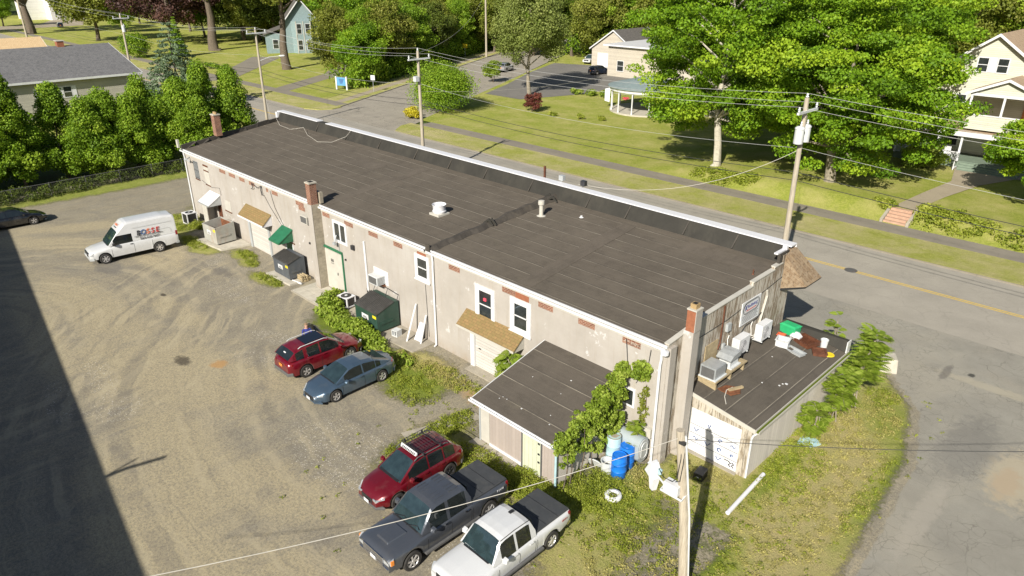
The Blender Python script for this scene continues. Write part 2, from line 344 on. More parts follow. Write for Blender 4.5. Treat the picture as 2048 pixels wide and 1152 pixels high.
# ------------------------------------------------------------------ mesh helpers
class MB:
    def __init__(s): s.v = []; s.f = []; s.mi = []
    def quad(s, a, b, c, d, m=0):
        n = len(s.v); s.v += [a, b, c, d]; s.f.append((n, n + 1, n + 2, n + 3)); s.mi.append(m); return s
    def poly(s, pts, m=0):
        n = len(s.v); s.v += list(pts); s.f.append(tuple(range(n, n + len(pts)))); s.mi.append(m); return s
    def box(s, x0, x1, y0, y1, z0, z1, m=0):
        return s.hexa([(x0, y0, z0), (x1, y0, z0), (x1, y1, z0), (x0, y1, z0), (x0, y0, z1), (x1, y0, z1), (x1, y1, z1), (x0, y1, z1)], m)
    def hexa(s, p, m=0):
        n = len(s.v); s.v += [tuple(q) for q in p]
        for f in ((3, 2, 1, 0), (4, 5, 6, 7), (0, 1, 5, 4), (1, 2, 6, 5), (2, 3, 7, 6), (3, 0, 4, 7)):
            s.f.append(tuple(n + i for i in f)); s.mi.append(m)
        return s
    def prism(s, pts, z0, z1, m=0):
        """pts: ccw xy polygon"""
        n = len(s.v); k = len(pts)
        s.v += [(x, y, z0) for x, y in pts] + [(x, y, z1) for x, y in pts]
        s.f.append(tuple(n + i for i in reversed(range(k)))); s.f.append(tuple(n + k + i for i in range(k))); s.mi += [m, m]
        for i in range(k):
            j = (i + 1) % k; s.f.append((n + i, n + j, n + k + j, n + k + i)); s.mi.append(m)
        return s
    def xprism(s, pts, x0, x1, m=0):
        """pts in (y,z), extruded along x"""
        n = len(s.v); k = len(pts)
        s.v += [(x0, y, z) for y, z in pts] + [(x1, y, z) for y, z in pts]
        s.f.append(tuple(n + i for i in reversed(range(k)))); s.f.append(tuple(n + k + i for i in range(k))); s.mi += [m, m]
        for i in range(k):
            j = (i + 1) % k; s.f.append((n + i, n + j, n + k + j, n + k + i)); s.mi.append(m)
        return s
    def yprism(s, pts, y0, y1, m=0):
        """pts in (x,z), extruded along y"""
        n = len(s.v); k = len(pts)
        s.v += [(x, y0, z) for x, z in pts] + [(x, y1, z) for x, z in pts]
        s.f.append(tuple(n + i for i in range(k))); s.f.append(tuple(n + k + i for i in reversed(range(k)))); s.mi += [m, m]
        for i in range(k):
            j = (i + 1) % k; s.f.append((n + j, n + i, n + k + i, n + k + j)); s.mi.append(m)
        return s
    def tube(s, path, r, n=8, m=0, caps=True):
        path = [Vector(p) for p in path]; rs = r if isinstance(r, (list, tuple)) else [r] * len(path)
        b0 = len(s.v)
        for i, p in enumerate(path):
            d = (path[min(i + 1, len(path) - 1)] - path[max(i - 1, 0)]).normalized()
            a = d.orthogonal().normalized() if i == 0 else (a - d * a.dot(d)).normalized()
            b = d.cross(a)
            for k in range(n):
                t = 2 * math.pi * k / n; q = p + (a * math.cos(t) + b * math.sin(t)) * rs[i]; s.v.append(tuple(q))
        for i in range(len(path) - 1):
            for k in range(n):
                k2 = (k + 1) % n; s.f.append((b0 + i * n + k, b0 + i * n + k2, b0 + (i + 1) * n + k2, b0 + (i + 1) * n + k)); s.mi.append(m)
        if caps:
            s.f.append(tuple(b0 + k for k in reversed(range(n)))); s.f.append(tuple(b0 + (len(path) - 1) * n + k for k in range(n))); s.mi += [m, m]
        return s
    def lathe(s, prof, c=(0, 0, 0), n=20, m=0, axis='z', caps=True):
        b0 = len(s.v)
        for r, h in prof:
            for k in range(n):
                t = 2 * math.pi * k / n; x, y = r * math.cos(t), r * math.sin(t)
                p = {'z': (x, y, h), 'x': (h, x, y), 'y': (y, h, x)}[axis]
                s.v.append((p[0] + c[0], p[1] + c[1], p[2] + c[2]))
        for i in range(len(prof) - 1):
            for k in range(n):
                k2 = (k + 1) % n; s.f.append((b0 + i * n + k, b0 + i * n + k2, b0 + (i + 1) * n + k2, b0 + (i + 1) * n + k)); s.mi.append(m)
        if caps:
            s.f.append(tuple(b0 + k for k in reversed(range(n)))); s.f.append(tuple(b0 + (len(prof) - 1) * n + k for k in range(n))); s.mi += [m, m]
        return s
    def build(s, name, mats, parent=None, smooth=False, bevel=0., local=None):
        mats = mats if isinstance(mats, (list, tuple)) else [mats]
        me = bpy.data.meshes.new(name)
        o = origin(parent) if not local else Vector((0, 0, 0))
        me.from_pydata([(v[0] - o.x, v[1] - o.y, v[2] - o.z) for v in s.v], [], s.f)
        for m in mats: me.materials.append(M[m] if isinstance(m, str) else m)
        if len(mats) > 1: me.polygons.foreach_set('material_index', s.mi)
        if smooth: me.polygons.foreach_set('use_smooth', [True] * len(me.polygons))
        me.update()
        ob = bpy.data.objects.new(name, me); COL.objects.link(ob)
        if parent: ob.parent = parent
        if bevel:
            b = ob.modifiers.new("bevel", 'BEVEL'); b.width = bevel; b.segments = 2; b.limit_method = 'ANGLE'
        if smooth:
            try: me.set_sharp_from_angle(angle=R(40))
            except Exception: pass
        return ob

def build_split(mb, name, mats, parent=None, **kw):
    par = list(range(len(mb.v)))
    def find(a):
        while par[a] != a: par[a] = par[par[a]]; a = par[a]
        return a
    for f in mb.f:
        for i in f[1:]: par[find(i)] = find(f[0])
    groups = {}
    for f in mb.f: groups.setdefault(find(f[0]), []).append(f)
    out = []
    for g in groups.values():
        ids = sorted({i for f in g for i in f}); mp = {a: b for b, a in enumerate(ids)}; n = MB(); n.v = [mb.v[i] for i in ids]; n.f = [tuple(mp[i] for i in f) for f in g]; n.mi = [0] * len(g)
        out.append(n.build(name, mats, parent, **kw))
    return out
def origin(p):
    v = Vector((0, 0, 0))
    while p is not None: v += p.location; p = p.parent
    return v
def tag(o, label=None, cat=None, group=None, kind=None):
    if label: o['label'] = label
    if cat: o['category'] = cat
    if group: o['group'] = group
    if kind: o['kind'] = kind
    return o
def thing(name, label, cat, loc=(0, 0, 0), rz=0, group=None):
    o = bpy.data.objects.new(name, None); COL.objects.link(o); o.location = loc; o.rotation_euler = (0, 0, rz)
    o.empty_display_size = .3
    return tag(o, label, cat, group)
def struct(name, mb, mat): return tag(mb.build(name, mat), kind='structure')
def copy_thing(src, loc, rz=0, label=None, group=None, scale=None):
    r = src.copy(); COL.objects.link(r); r.location = loc; r.rotation_euler = (0, 0, rz)
    if scale: r.scale = scale
    if label: r['label'] = label
    if group: r['group'] = group
    def rec(a, b):
        for ch in list(a.children):
            c = ch.copy(); COL.objects.link(c); c.parent = b; rec(ch, c)
    rec(src, r); return r
def lettering(txt, size, mat, parent, loc, rot, name='lettering', ext=.004, shear=0., bold=0., sx=1.):
    cu = bpy.data.curves.new('t', 'FONT'); cu.body = txt; cu.size = size; cu.extrude = ext; cu.align_x = 'CENTER'; cu.shear = shear; cu.offset = bold
    tmp = bpy.data.objects.new('t', cu); COL.objects.link(tmp)
    me = bpy.data.meshes.new_from_object(tmp); bpy.data.objects.remove(tmp)
    me.materials.clear(); me.materials.append(M[mat])
    o = bpy.data.objects.new(name, me); COL.objects.link(o); o.parent = parent
    o.location = Vector(loc) - (origin(parent) if parent.rotation_euler[2] == 0 else Vector((0, 0, 0))) ; o.rotation_euler = rot; o.scale = (sx, 1, 1)
    return o

def npmesh(name, verts, faces4, mat, parent=None, tint=None, smooth=False):
    """verts (N,3), faces4 (F,4) numpy"""
    me = bpy.data.meshes.new(name); nv = len(verts); nf = len(faces4); k = faces4.shape[1]
    me.vertices.add(nv); me.vertices.foreach_set('co', np.asarray(verts, dtype=np.float32).ravel())
    me.loops.add(nf * k); me.loops.foreach_set('vertex_index', np.asarray(faces4, dtype=np.int32).ravel())
    me.polygons.add(nf); me.polygons.foreach_set('loop_start', np.arange(0, nf * k, k, dtype=np.int32))
    me.polygons.foreach_set('loop_total', np.full(nf, k, dtype=np.int32))
    me.update(calc_edges=True); me.materials.append(M[mat] if isinstance(mat, str) else mat)
    if tint is not None:
        a = me.attributes.new('tint', 'FLOAT', 'FACE'); a.data.foreach_set('value', np.asarray(tint, dtype=np.float32))
    o = bpy.data.objects.new(name, me); COL.objects.link(o)
    if parent: o.parent = parent
    return o

# ------------------------------------------------------------------ foliage
def leaf_quads(P, N, size, rg, tint, aspect=.75, up=.35):
    """P centres, N preferred normals"""
    n = len(P)
    N = N + rg.normal(0, .75, (n, 3)); N[:, 2] += up
    N /= np.linalg.norm(N, axis=1)[:, None] + 1e-9
    A = rg.normal(0, 1, (n, 3)); A -= N * np.sum(A * N, axis=1)[:, None]; A /= np.linalg.norm(A, axis=1)[:, None] + 1e-9
    B = np.cross(N, A); s = size * rg.uniform(.6, 1.35, n)[:, None]
    a = A * s * .5; b = B * s * .5 * aspect
    V = np.stack([P - a, P - b * 1.0 + a * .1, P + a, P + b * 1.0 + a * .1], axis=1).reshape(-1, 3)   # kite-shaped leaf spray
    F = np.arange(n * 4).reshape(-1, 4)
    return V, F, np.clip(tint + rg.normal(0, .12, n), 0, 1)
def clump_cloud(centres, rc, per, rg, size, flat=.55, tint_sd=.16, up=.35, core=None):
    Vs, Fs, Ts = [], [], []; off = 0
    for i, c in enumerate(centres):
        r = rc[i] if hasattr(rc, '__len__') else rc
        k = max(6, int(per * (r / (np.mean(rc) if hasattr(rc, '__len__') else rc)) ** 2))
        D = rg.normal(0, 1, (k, 3)); D /= np.linalg.norm(D, axis=1)[:, None]
        rad = r * rg.uniform(.35, 1.05, k) ** .6
        P = D * rad[:, None]; P[:, 2] *= flat; P += np.asarray(c)
        V, F, T = leaf_quads(P, D * .8, size, rg, np.clip(.5 + rg.normal(0, tint_sd), .05, .95), up=up)
        Vs.append(V); Fs.append(F + off); Ts.append(T); off += len(V)
    return np.concatenate(Vs), np.concatenate(Fs), np.concatenate(Ts)
def shell_points(n, rx, ry, rz, cz, rg, inner=.45, zmin=-1.):
    out = []
    while len(out) < n:
        d = rg.normal(0, 1, 3); d /= np.linalg.norm(d)
        if d[2] < zmin: continue
        q = rg.uniform(inner, 1.) ** .7 * rg.uniform(.86, 1.08)
        out.append((d[0] * rx * q, d[1] * ry * q, cz + d[2] * rz * q))
    return np.array(out)
def tree(name, label, cat, loc, h, rx, ry, rz, cz, leaf, bark, seed, nclump=60, per=260, rc=1.7, size=.3, trunk_r=.4, flat=.5,
         group=None, limbs=14, lean=(0, 0), inner=.45, zmin=-.75, fork=None, centres=None, up=.35):
    rg = np.random.default_rng(seed); r_ = random.Random(seed)
    t = thing(name, label, cat, loc, 0, group)
    C = centres if centres is not None else shell_points(nclump, rx, ry, rz, cz, rg, inner, zmin)
    rcs = rc * rg.uniform(.6, 1.35, len(C))
    V, F, T = clump_cloud(C, rcs, per, rg, size, flat, up=up)
    npmesh('crown', V, F, leaf, t, T)
    m = MB(); top = h * .72
    fz = fork if fork else h * .28
    def trunk_at(z): k = z / top; return Vector((lean[0] * k + .25 * math.sin(z * .5 + seed), lean[1] * k + .25 * math.cos(z * .45 + seed), z)) if z > 0 else Vector((0, 0, z))
    zs = [0, .4] + [top * i / 7 for i in range(1, 8)]
    m.tube([trunk_at(z) - Vector((0, 0, .15 if z == 0 else 0)) for z in zs], [trunk_r * 1.35, trunk_r] + [trunk_r * (1 - .85 * i / 7) for i in range(1, 8)], 9)
    idx = r_.sample(range(len(C)), min(limbs, len(C)))
    for i in idx:
        c = Vector(C[i]); z0 = min(max(fz, c.z - abs(c.x) * .5 - abs(c.y) * .5), top * .9); a = trunk_at(z0)
        mid = a.lerp(c, .5) + Vector((0, 0, .08 * (c - a).length)); rr = trunk_r * .38 * (1 - .55 * z0 / top)
        m.tube([a, a.lerp(mid, .5), mid, mid.lerp(c, .6), c], [rr, rr * .85, rr * .6, rr * .38, rr * .12], 6)
    m.build('trunk', bark, t, local=True, smooth=True)
    return t
def shrub(name, label, cat, loc, rx, ry, h, leaf, seed, n=18, per=120, size=.16, group=None, flat=.8, up=.3):
    rg = np.random.default_rng(seed); t = thing(name, label, cat, loc, 0, group)
    C = shell_points(n, rx * .8, ry * .8, h * .42, h * .5, rg, .3, -.8); rcs = min(rx, ry, h) * .42 * rg.uniform(.7, 1.3, n)
    V, F, T = clump_cloud(C, rcs, per, rg, size, flat, up=up); V[:, 2] = np.maximum(V[:, 2], .02)
    npmesh('foliage', V, F, leaf, t, T)
    m = MB(); r_ = random.Random(seed)
    for k in range(5):
        c = Vector(C[r_.randrange(n)]); m.tube([(r_.uniform(-.1, .1), r_.uniform(-.1, .1), -.05), tuple(c * .5), tuple(c)], [.04, .03, .012], 5)
    m.build('stem', 'darkbark', t, local=True)
    return t

# ------------------------------------------------------------------ ground
def rise(x, y):
    """front lawns of the houses on the right stand a little above the street"""
    def ss(a, b, v): k = min(1, max(0, (v - a) / (b - a))); return k * k * (3 - 2 * k)
    return .95 * ss(-44, -30, x) * ss(38.9, 40.6, y)
def grid(name, x0, x1, y0, y1, st, zf, mat, attrs=None, kind='structure'):
    xs = np.arange(x0, x1 + 1e-6, st); ys = np.arange(y0, y1 + 1e-6, st); nx, ny = len(xs), len(ys)
    X, Y = np.meshgrid(xs, ys); Z = np.vectorize(zf)(X, Y)
    V = np.stack([X.ravel(), Y.ravel(), Z.ravel()], 1)
    i = np.arange(nx * ny).reshape(ny, nx); F = np.stack([i[:-1, :-1].ravel(), i[:-1, 1:].ravel(), i[1:, 1:].ravel(), i[1:, :-1].ravel()], 1)
    o = npmesh(name, V, F, mat)
    if attrs:
        for k, fn in attrs.items():
            a = o.data.attributes.new(k, 'FLOAT', 'POINT'); a.data.foreach_set('value', fn(X, Y).ravel().astype(np.float32))
    tag(o, kind=kind); return o

def blob(X, Y, x, y, rx, ry, ang=0., p=2.):
    c, s = math.cos(R(ang)), math.sin(R(ang)); u = (X - x) * c + (Y - y) * s; v = -(X - x) * s + (Y - y) * c
    d = np.sqrt((u / rx) ** 2 + (v / ry) ** 2); return np.clip(1.5 - d, 0, 1)
def polyline_side(X, Y, pts):
    """signed x-distance to the right of a polyline given by (x at y)"""
    ys = [p[1] for p in pts]; xs = [p[0] for p in pts]; return X - np.interp(Y, ys, xs)
EDGE = [(-2.6, -12), (-3.6, -5), (-4.5, -.5), (-4.75, 3), (-5.1, 7.5), (-6.3, 11.8), (-8.6, 14.6), (-13, 16.)]
def edge_x(X, Y): return polyline_side(X, Y, EDGE)
def A_grass(X, Y):
    g = np.zeros_like(X)
    def add(*a): np.maximum(g, blob(X, Y, *a), out=g)
    e = edge_x(X, Y)
    side = (np.clip(-e / .9, 0, 1)) * np.clip((X + 13.6 + np.clip(-Y * .1, 0, 2)) / 1.6, 0, 1) * (Y < 15.2)
    g = np.maximum(g, side * np.where((X < -8.2) & (Y < -1.5), .50, .93))
    # weeds along the wall
    add(-29.6, -3.2, 4.2, 1.5, -12); add(-33.5, -2.2, 2., 1.6); add(-26.5, -2.2, 2.4, 1.5, 20); add(-25, -3.1, 2.2, 1.8); add(-20.9, -4.6, .7, 1.6, -20)
    add(-19.8, -6.6, 1.9, 2.8, 8); add(-17.6, -5.3, 2.6, 1.3, 0); add(-14.4, -4.8, 2.3, 1.4); add(-12.6, -3., 2.1, 2.6); add(-11.8, -6., 1.9, 2.6, 20)
    add(-52.5, -2.8, 2.4, .9); add(-50.5, -3.0, 1.6, .8, 20); add(-56.5, -3.0, 2.1, 1.7); add(-47.5, -1.4, 1.6, .8); add(-45.8, -1.8, 1.1, .7); add(-42.4, -2.4, 1.9, .7); add(-59, -1.2, 1.6, 2.3)
    add(-72.8, -2, 1.9, 13.); add(-60.5, 6, 3., 6.)
    s2 = side * np.where((X < -8.2) & (Y < -1.5), .40, .93)
    return np.clip(np.maximum(g * .82, s2), 0, 1)
def A_green(X, Y):
    g = np.full_like(X, .45)
    def add(x, y, rx, ry, a, k): b = blob(X, Y, x, y, rx, ry, a); g[:] = g * (1 - b) + k * b
    add(-8.5, 6, 3.2, 6.5, 0, .14); add(-7, 0, 3., 5, 0, .16); add(-7, 10, 1.2, 3, 30, .55); add(-5.4, 6., .5, 5., 0, .7); add(-9.2, -3.2, 1.5, 1.7, 0, .95)
    add(-9, 3, .6, 3., 0, .7); add(-29.6, -3.2, 4.2, 1.5, 0, .85); add(-33.5, -2.2, 2, 1.6, 0, .9); add(-24.6, -1.4, 2.6, .9, 0, .08); add(-25, -3.3, 2.2, 1.3, 0, .8)
    add(-13.3, -3.3, 2.5, 1.5, 0, .75); add(-73, -2, 3, 15, 0, .6); add(-11.3, -.6, 1.8, 1.2, 0, .35); add(-12.5, -7, 2.8, 2.6, 0, .3)
    return g
def A_asph(X, Y):
    e = edge_x(X, Y); a = np.clip(e / .5 + .5, 0, 1)
    return np.maximum(np.where(Y > 15.2, 1., a), np.clip((Y - 10.3) / .6, 0, 1) * (X < -12))
def A_pale(X, Y):
    g = np.zeros_like(X)
    for a in ((-34, -11, 5, 2.6, 10), (-46, -12, 7, 1.6, 8), (-42, -8.5, 4, .8, 5), (-27, -14, 5, 1.6, -10), (-23, -12.3, 3.5, 1.3, 20), (-21, -16, 4, 1.5, 0), (-38, -13.6, 4, .9, -10), (-58, -9, 8, 1.2, 40),
              (-31, -8.6, 3, .7, 25), (-17.5, -13.5, 2.5, 1., 10), (-52, -6.5, 4, .6, 0), (-50.5, -5, 3, .7, -20), (-26, -17, 4, 1, -10), (-62, -7, 6, 1.0, 60), (-44, -15, 8, .8, -4)):
        g = np.maximum(g, blob(X, Y, *a))
    return g
def A_peb(X, Y):
    g = np.zeros_like(X)
    for a in ((-36.5, -14.2, 3.2, .9, -8), (-33, -14.6, 1.6, 1.4, 0), (-32.2, -7.4, 2.6, .9, 25), (-34, -5.8, 2.6, .7, 20), (-42, -5.0, 3.8, .7, 5), (-47, -3.6, 2., .7, 0), (-35.5, -16.3, 3., .8, -8), (-43, -4, 2, .5, 0), (-31, -4.9, 1.5, .9, 20), (-22, -8.6, 5, 2.4, 10), (-14, -8.5, 2.6, 2.4, 10), (-48.5, -2.6, 1.2, .4, 0)):
        g = np.maximum(g, blob(X, Y, *a))
    return g

def yard_material():
    t = NT('yard_surface'); N = t.noise
    # gravel
    gr = t.ramp(N(.5, 8, .75), [(.3, (.215, .19, .142)), (.5, (.285, .255, .19)), (.72, (.335, .305, .23))])
    vm = t.new("ShaderNodeMapping"); vm.inputs["Rotation"].default_value = (0, 0, R(-10)); vm.inputs["Scale"].default_value = (1.15, .24, 1); t.link(t.co(), vm.inputs[0])
    sw = N(.9, 9, .72, vm.outputs[0], 1.2)
    pale = t.math('ADD', t.math('MULTIPLY', t.attr('pale'), .26), t.math('ADD', t.math('MULTIPLY', sw, .55), t.math('MULTIPLY', N(2.6, 8, .85, vm.outputs[0]), .5)))
    gr = t.mix(t.ramp(pale, [(.50, 0.), (.72, .9)]), gr, (.46, .39, .24))
    gr = t.mix(t.ramp(N(.33, 8, .78, None, .6), [(.54, 0.), (.68, .5)]), gr, (.175, .165, .15))
    gr = t.mix(t.ramp(N(38, 4, .85), [(.33, .75), (.5, 0.)]), gr, (.10, .09, .075))
    gr = t.mix(t.ramp(N(60, 3, .9), [(.56, 0.), (.68, .75)]), gr, (.50, .46, .39))
    gr = t.mix(t.math('LESS_THAN', t.vor(4.5), .05), gr, (.62, .58, .50))
    pb = t.vor(15.); sel = t.vor(15., 'F1', None, 'Color')
    pk = t.math('MULTIPLY', t.math('LESS_THAN', pb, .30), t.math('GREATER_THAN', t.math('ADD', t.math('MULTIPLY', t.attr('peb'), .5), t.math('MULTIPLY', N(3.2, 8, .9), 1.0)), .86))
    gr = t.mix(pk, gr, t.ramp(t.sep(sel)[0], [(.3, (.25, .22, .18)), (.55, (.50, .47, .41)), (.85, (.80, .77, .71))]))
    gr = t.mix(t.ramp(N(9, 6, .92), [(.44, .62), (.53, 0.)]), gr, (.125, .112, .092))
    gr = t.mix(t.ramp(N(14, 5, .92), [(.53, 0.), (.62, .62)]), gr, (.45, .41, .32))
    gr = t.mix(t.ramp(N(3.1, 8, .85), [(.40, .35), (.5, 0.)]), gr, (.17, .155, .13))
    def rings(cx_, cy_, r0, r1, base):
        m = t.new("ShaderNodeVectorMath"); m.operation = 'SUBTRACT'; t.link(t.co(), m.inputs[0]); m.inputs[1].default_value = (cx_, cy_, 0)
        l = t.new("ShaderNodeVectorMath"); l.operation = 'LENGTH'; t.link(m.outputs[0], l.inputs[0]); d = l.outputs["Value"]
        n1 = t.new("ShaderNodeTexNoise"); n1.noise_dimensions = '1D'; n1.inputs["Scale"].default_value = 1.15; n1.inputs["Detail"].default_value = 5; n1.inputs["Roughness"].default_value = .7
        t.link(t.math('ADD', d, t.math('MULTIPLY', N(.5, 3), 1.2)), n1.inputs["W"])
        env = t.math('MULTIPLY', t.math('MULTIPLY', t.math('GREATER_THAN', d, r0), t.math('LESS_THAN', d, r1)), t.ramp(N(.3, 5, .7), [(.42, 0.), (.56, 1.)]))
        b1 = t.mix(t.math('MULTIPLY', t.ramp(n1.outputs["Fac"], [(.52, 0.), (.60, .45)]), env), base, (.42, .365, .25))
        return t.mix(t.math('MULTIPLY', t.ramp(n1.outputs["Fac"], [(.38, .4), (.46, 0.)]), env), b1, (.17, .155, .13))
    gr = rings(-47, -19, 4, 17, gr); gr = rings(-22, 12, 17, 34, gr)
    # stains
    def spot(x, y, rx, ry, colr, k, base):
        m = t.new("ShaderNodeMapping"); m.inputs["Location"].default_value = (-x / rx, -y / ry, 0); m.inputs["Scale"].default_value = (1 / rx, 1 / ry, 0); t.link(t.co(), m.inputs[0])
        l = t.new("ShaderNodeVectorMath"); l.operation = 'LENGTH'; t.link(m.outputs[0], l.inputs[0])
        d = t.math('ADD', l.outputs["Value"], t.math('MULTIPLY', t.math('SUBTRACT', N(2.4, 6, .75), .5), 1.7))
        return t.mix(t.ramp(d, [(.55, k), (.95, 0.)]), base, colr)
    gr = spot(-35.3, -10.6, .75, .45, (.06, .05, .04), .8, gr); gr = spot(-33.6, -9.4, .62, .5, (.42, .23, .08), .7, gr)
    gr = spot(-44.5, -8.1, .35, .2, (.06, .05, .04), .9, gr); gr = spot(-52, -9, 2.3, 1.0, (.13, .125, .12), .6, gr)
    gr = spot(-58, -4.4, 2.2, .8, (.10, .09, .085), .6, gr); gr = spot(-21.4, -1.9, 1.7, .75, (.36, .24, .12), .75, gr)
    gr = spot(-45.5, -3.8, 1.6, .5, (.13, .12, .11), .6, gr)
    # asphalt
    as_ = t.ramp(N(.4, 8, .72), [(.3, (.235, .222, .19)), (.7, (.325, .31, .265))])
    as_ = t.mix(t.ramp(N(.16, 5, .6), [(.48, 0.), (.62, .55)]), as_, (.36, .33, .265))
    w = t.new("ShaderNodeVectorMath"); w.operation = 'ADD'; n = t.new("ShaderNodeTexNoise"); n.inputs["Scale"].default_value = .8; n.inputs["Detail"].default_value = 7
    t.link(t.co(), n.inputs["Vector"]); t.link(n.outputs["Color"], w.inputs[0]); t.link(t.co(), w.inputs[1])
    e = t.vor(.5, 'DISTANCE_TO_EDGE', w.outputs[0]); e2 = t.vor(1.9, 'DISTANCE_TO_EDGE', w.outputs[0])
    cr = t.math('MAXIMUM', t.math('LESS_THAN', e, .009), t.math('MULTIPLY', t.math('LESS_THAN', e2, .022), t.ramp(N(.25, 4), [(.42, 0.), (.5, 1.)])))
    as_ = t.mix(t.math('MULTIPLY', cr, t.ramp(N(.7, 5), [(.35, 0.), (.62, .6)])), as_, (.15, .14, .115))
    as_ = t.mix(t.ramp(N(75, 3, .85), [(.36, .5), (.5, 0.)]), as_, (.11, .10, .085)); as_ = t.mix(t.ramp(N(90, 3, .85), [(.58, 0.), (.68, .5)]), as_, (.52, .50, .46))
    as_ = spot(-1.9, 9.5, 1.4, 2.8, (.44, .38, .27), .65, as_); as_ = spot(-2.2, 8.9, .6, 1.5, (.38, .27, .17), .4, as_); as_ = spot(-5.6, 17.2, .2, .25, (.05, .05, .045), .9, as_)
    as_ = spot(-4.2, 16.5, 3.5, .5, (.40, .36, .27), .5, as_)
    as_ = spot(-6.6, 16.6, .25, 1.3, (.12, .11, .10), .6, as_); as_ = spot(-3.9, 4.6, .5, 3.6, (.36, .33, .28), .55, as_); as_ = spot(-4.0, 10.5, 1.2, 3.8, (.15, .145, .135), .45, as_)
    k = t.mix(t.ramp(t.math('ADD', t.attr('asph'), t.math('MULTIPLY', t.math('SUBTRACT', N(1.3, 7, .75), .5), .9)), [(.44, 0.), (.56, 1.)]), gr, as_)
    # grass over both
    gc = t.attr('green'); gn = t.math('ADD', gc, t.math('MULTIPLY', t.math('SUBTRACT', N(1.1, 8, .8), .5), 1.1))
    g = t.ramp(gn, [(.05, (.45, .38, .18)), (.3, (.40, .37, .14)), (.5, (.30, .32, .08)), (.72, (.21, .255, .04)), (.95, (.15, .205, .022))])
    g = t.mix(1., g, t.ramp(N(16, 7, .85), [(.3, (.42, .42, .42)), (.5, (1, 1, 1)), (.7, (1.45, 1.42, 1.35))]), 'MULTIPLY')
    g = t.mix(t.math('LESS_THAN', t.vor(2.2), .045), g, (.60, .56, .48))
    ga = t.math('ADD', t.math('ADD', t.attr('grass'), t.math('MULTIPLY', t.math('SUBTRACT', N(.9, 9, .82), .5), 1.1)), t.math('MULTIPLY', t.math('SUBTRACT', N(6.5, 6, .9), .5), 1.3))
    gm = t.ramp(ga, [(.40, 0.), (.66, 1.)])
    k = t.mix(gm, k, g)
    t.col(k); t.rough(.95); t.b.inputs["Specular IOR Level"].default_value = .2
    hgt = t.math('ADD', t.math('MULTIPLY', N(45, 4, .8), .5), t.math('MULTIPLY', t.math('MULTIPLY', gm, N(9, 7, .85)), 3.))
    t.bump(hgt, .8, .05); return t.m
M['yard'] = yard_material()

struct('ground', MB().quad((-1500, -900, -.05), (900, -900, -.05), (900, 1500, -.05), (-1500, 1500, -.05)), 'rough_grass')
grid('yard_ground', -76, 8, -40, 23, .4, lambda x, y: .0, 'yard', dict(grass=A_grass, green=A_green, asph=A_asph, pale=A_pale, peb=A_peb))
struct('main_road', MB().quad((-420, 21.3, .004), (60, 21.3, .004), (60, 31.9, .004), (-420, 31.9, .004)), 'road')
yl = MB(); 
for yy in (26.62, 26.86): yl.quad((-420, yy, .010), (60, yy, .010), (60, yy + .10, .010), (-420, yy + .10, .010))
struct('road_centre_lines', yl, 'yellowline')
# kerbs, verge, sidewalk
SX0, SX1 = -94.5, -76.2        # mouth of the side street
def verge(name, x0, x1, y0=31.9, y1=36.4): return struct(name, MB().prism([(x0, y0), (x1, y0), (x1, y1), (x0, y1)], -.2, .11), 'verge')
verge('verge', -74.5, 60); verge('verge', -420, -97)
def walk(name, x0, x1): return struct(name, MB().prism([(x0, 36.4), (x1, 36.4), (x1, 38.55), (x0, 38.55)], -.2, .115), 'walk')
walk('sidewalk', -75.5, 60); walk('sidewalk', -420, -95.5)
kb = MB(); kb.box(-74.5, 60, 31.79, 31.898, -.2, .10)
kb.box(-420, -97, 31.79, 31.898, -.2, .10)
struct('kerb', kb, 'walk')
def arc(cx_, cy_, r, a0, a1, n=9): return [(cx_ + r * math.cos(R(a0 + (a1 - a0) * i / n)), cy_ + r * math.sin(R(a0 + (a1 - a0) * i / n))) for i in range(n + 1)]
DX, DY = -.475, .88           # direction of the side street
def sidepts(x0, y0, L): return (x0 + DX * L, y0 + DY * L)
st_l = (SX0, 36.0); st_r = (SX1, 36.0)
pl, pr_ = sidepts(*st_l, 160), sidepts(*st_r, 160)
struct('side_street', MB().poly([(SX0 - 4, 31.9, .008), (SX1 + 3, 31.9, .008), (SX1, 36, .008), (pr_[0], pr_[1], .008), (pl[0], pl[1], .008), (SX0, 36, .008)]), 'street')
# corner verge pieces with rounded kerbs
c1 = [(-97, 31.9), (-94.6, 32.9), (-93.6, 34.6), (-94.0, 36.4), (-97, 36.4)]
struct('verge', MB().prism(c1, -.2, .11), 'verge'); c2 = [(-77.2, 36.4), (-76.6, 34.3), (-75.2, 32.6), (-74.5, 31.9), (-74.5, 36.4)]
struct('verge', MB().prism(c2, -.2, .11), 'verge')
# strip of grass, footpath and grass left of the side street
def strip(name, off0, off1, mat, z, L0=0., L=150., x0=None):
    b = x0 if x0 is not None else st_l[0]
    a = (b - off0, 36.4); c = (b - off1, 36.4)
    a1, c1_ = sidepts(*a, L), sidepts(*c, L); a0, c0 = sidepts(*a, L0), sidepts(*c, L0)
    return struct(name, MB().prism([c0, a0, a1, c1_], -.2, z), mat)
strip('verge', 0., 1.6, 'verge', .10); strip('sidewalk', 1.6, 3.4, 'path', .105, 2.)
strip('verge', 3.4, 6.2, 'verge', .10, 2.3)
strip('kerb', -.14, -.002, 'concrete', .12)
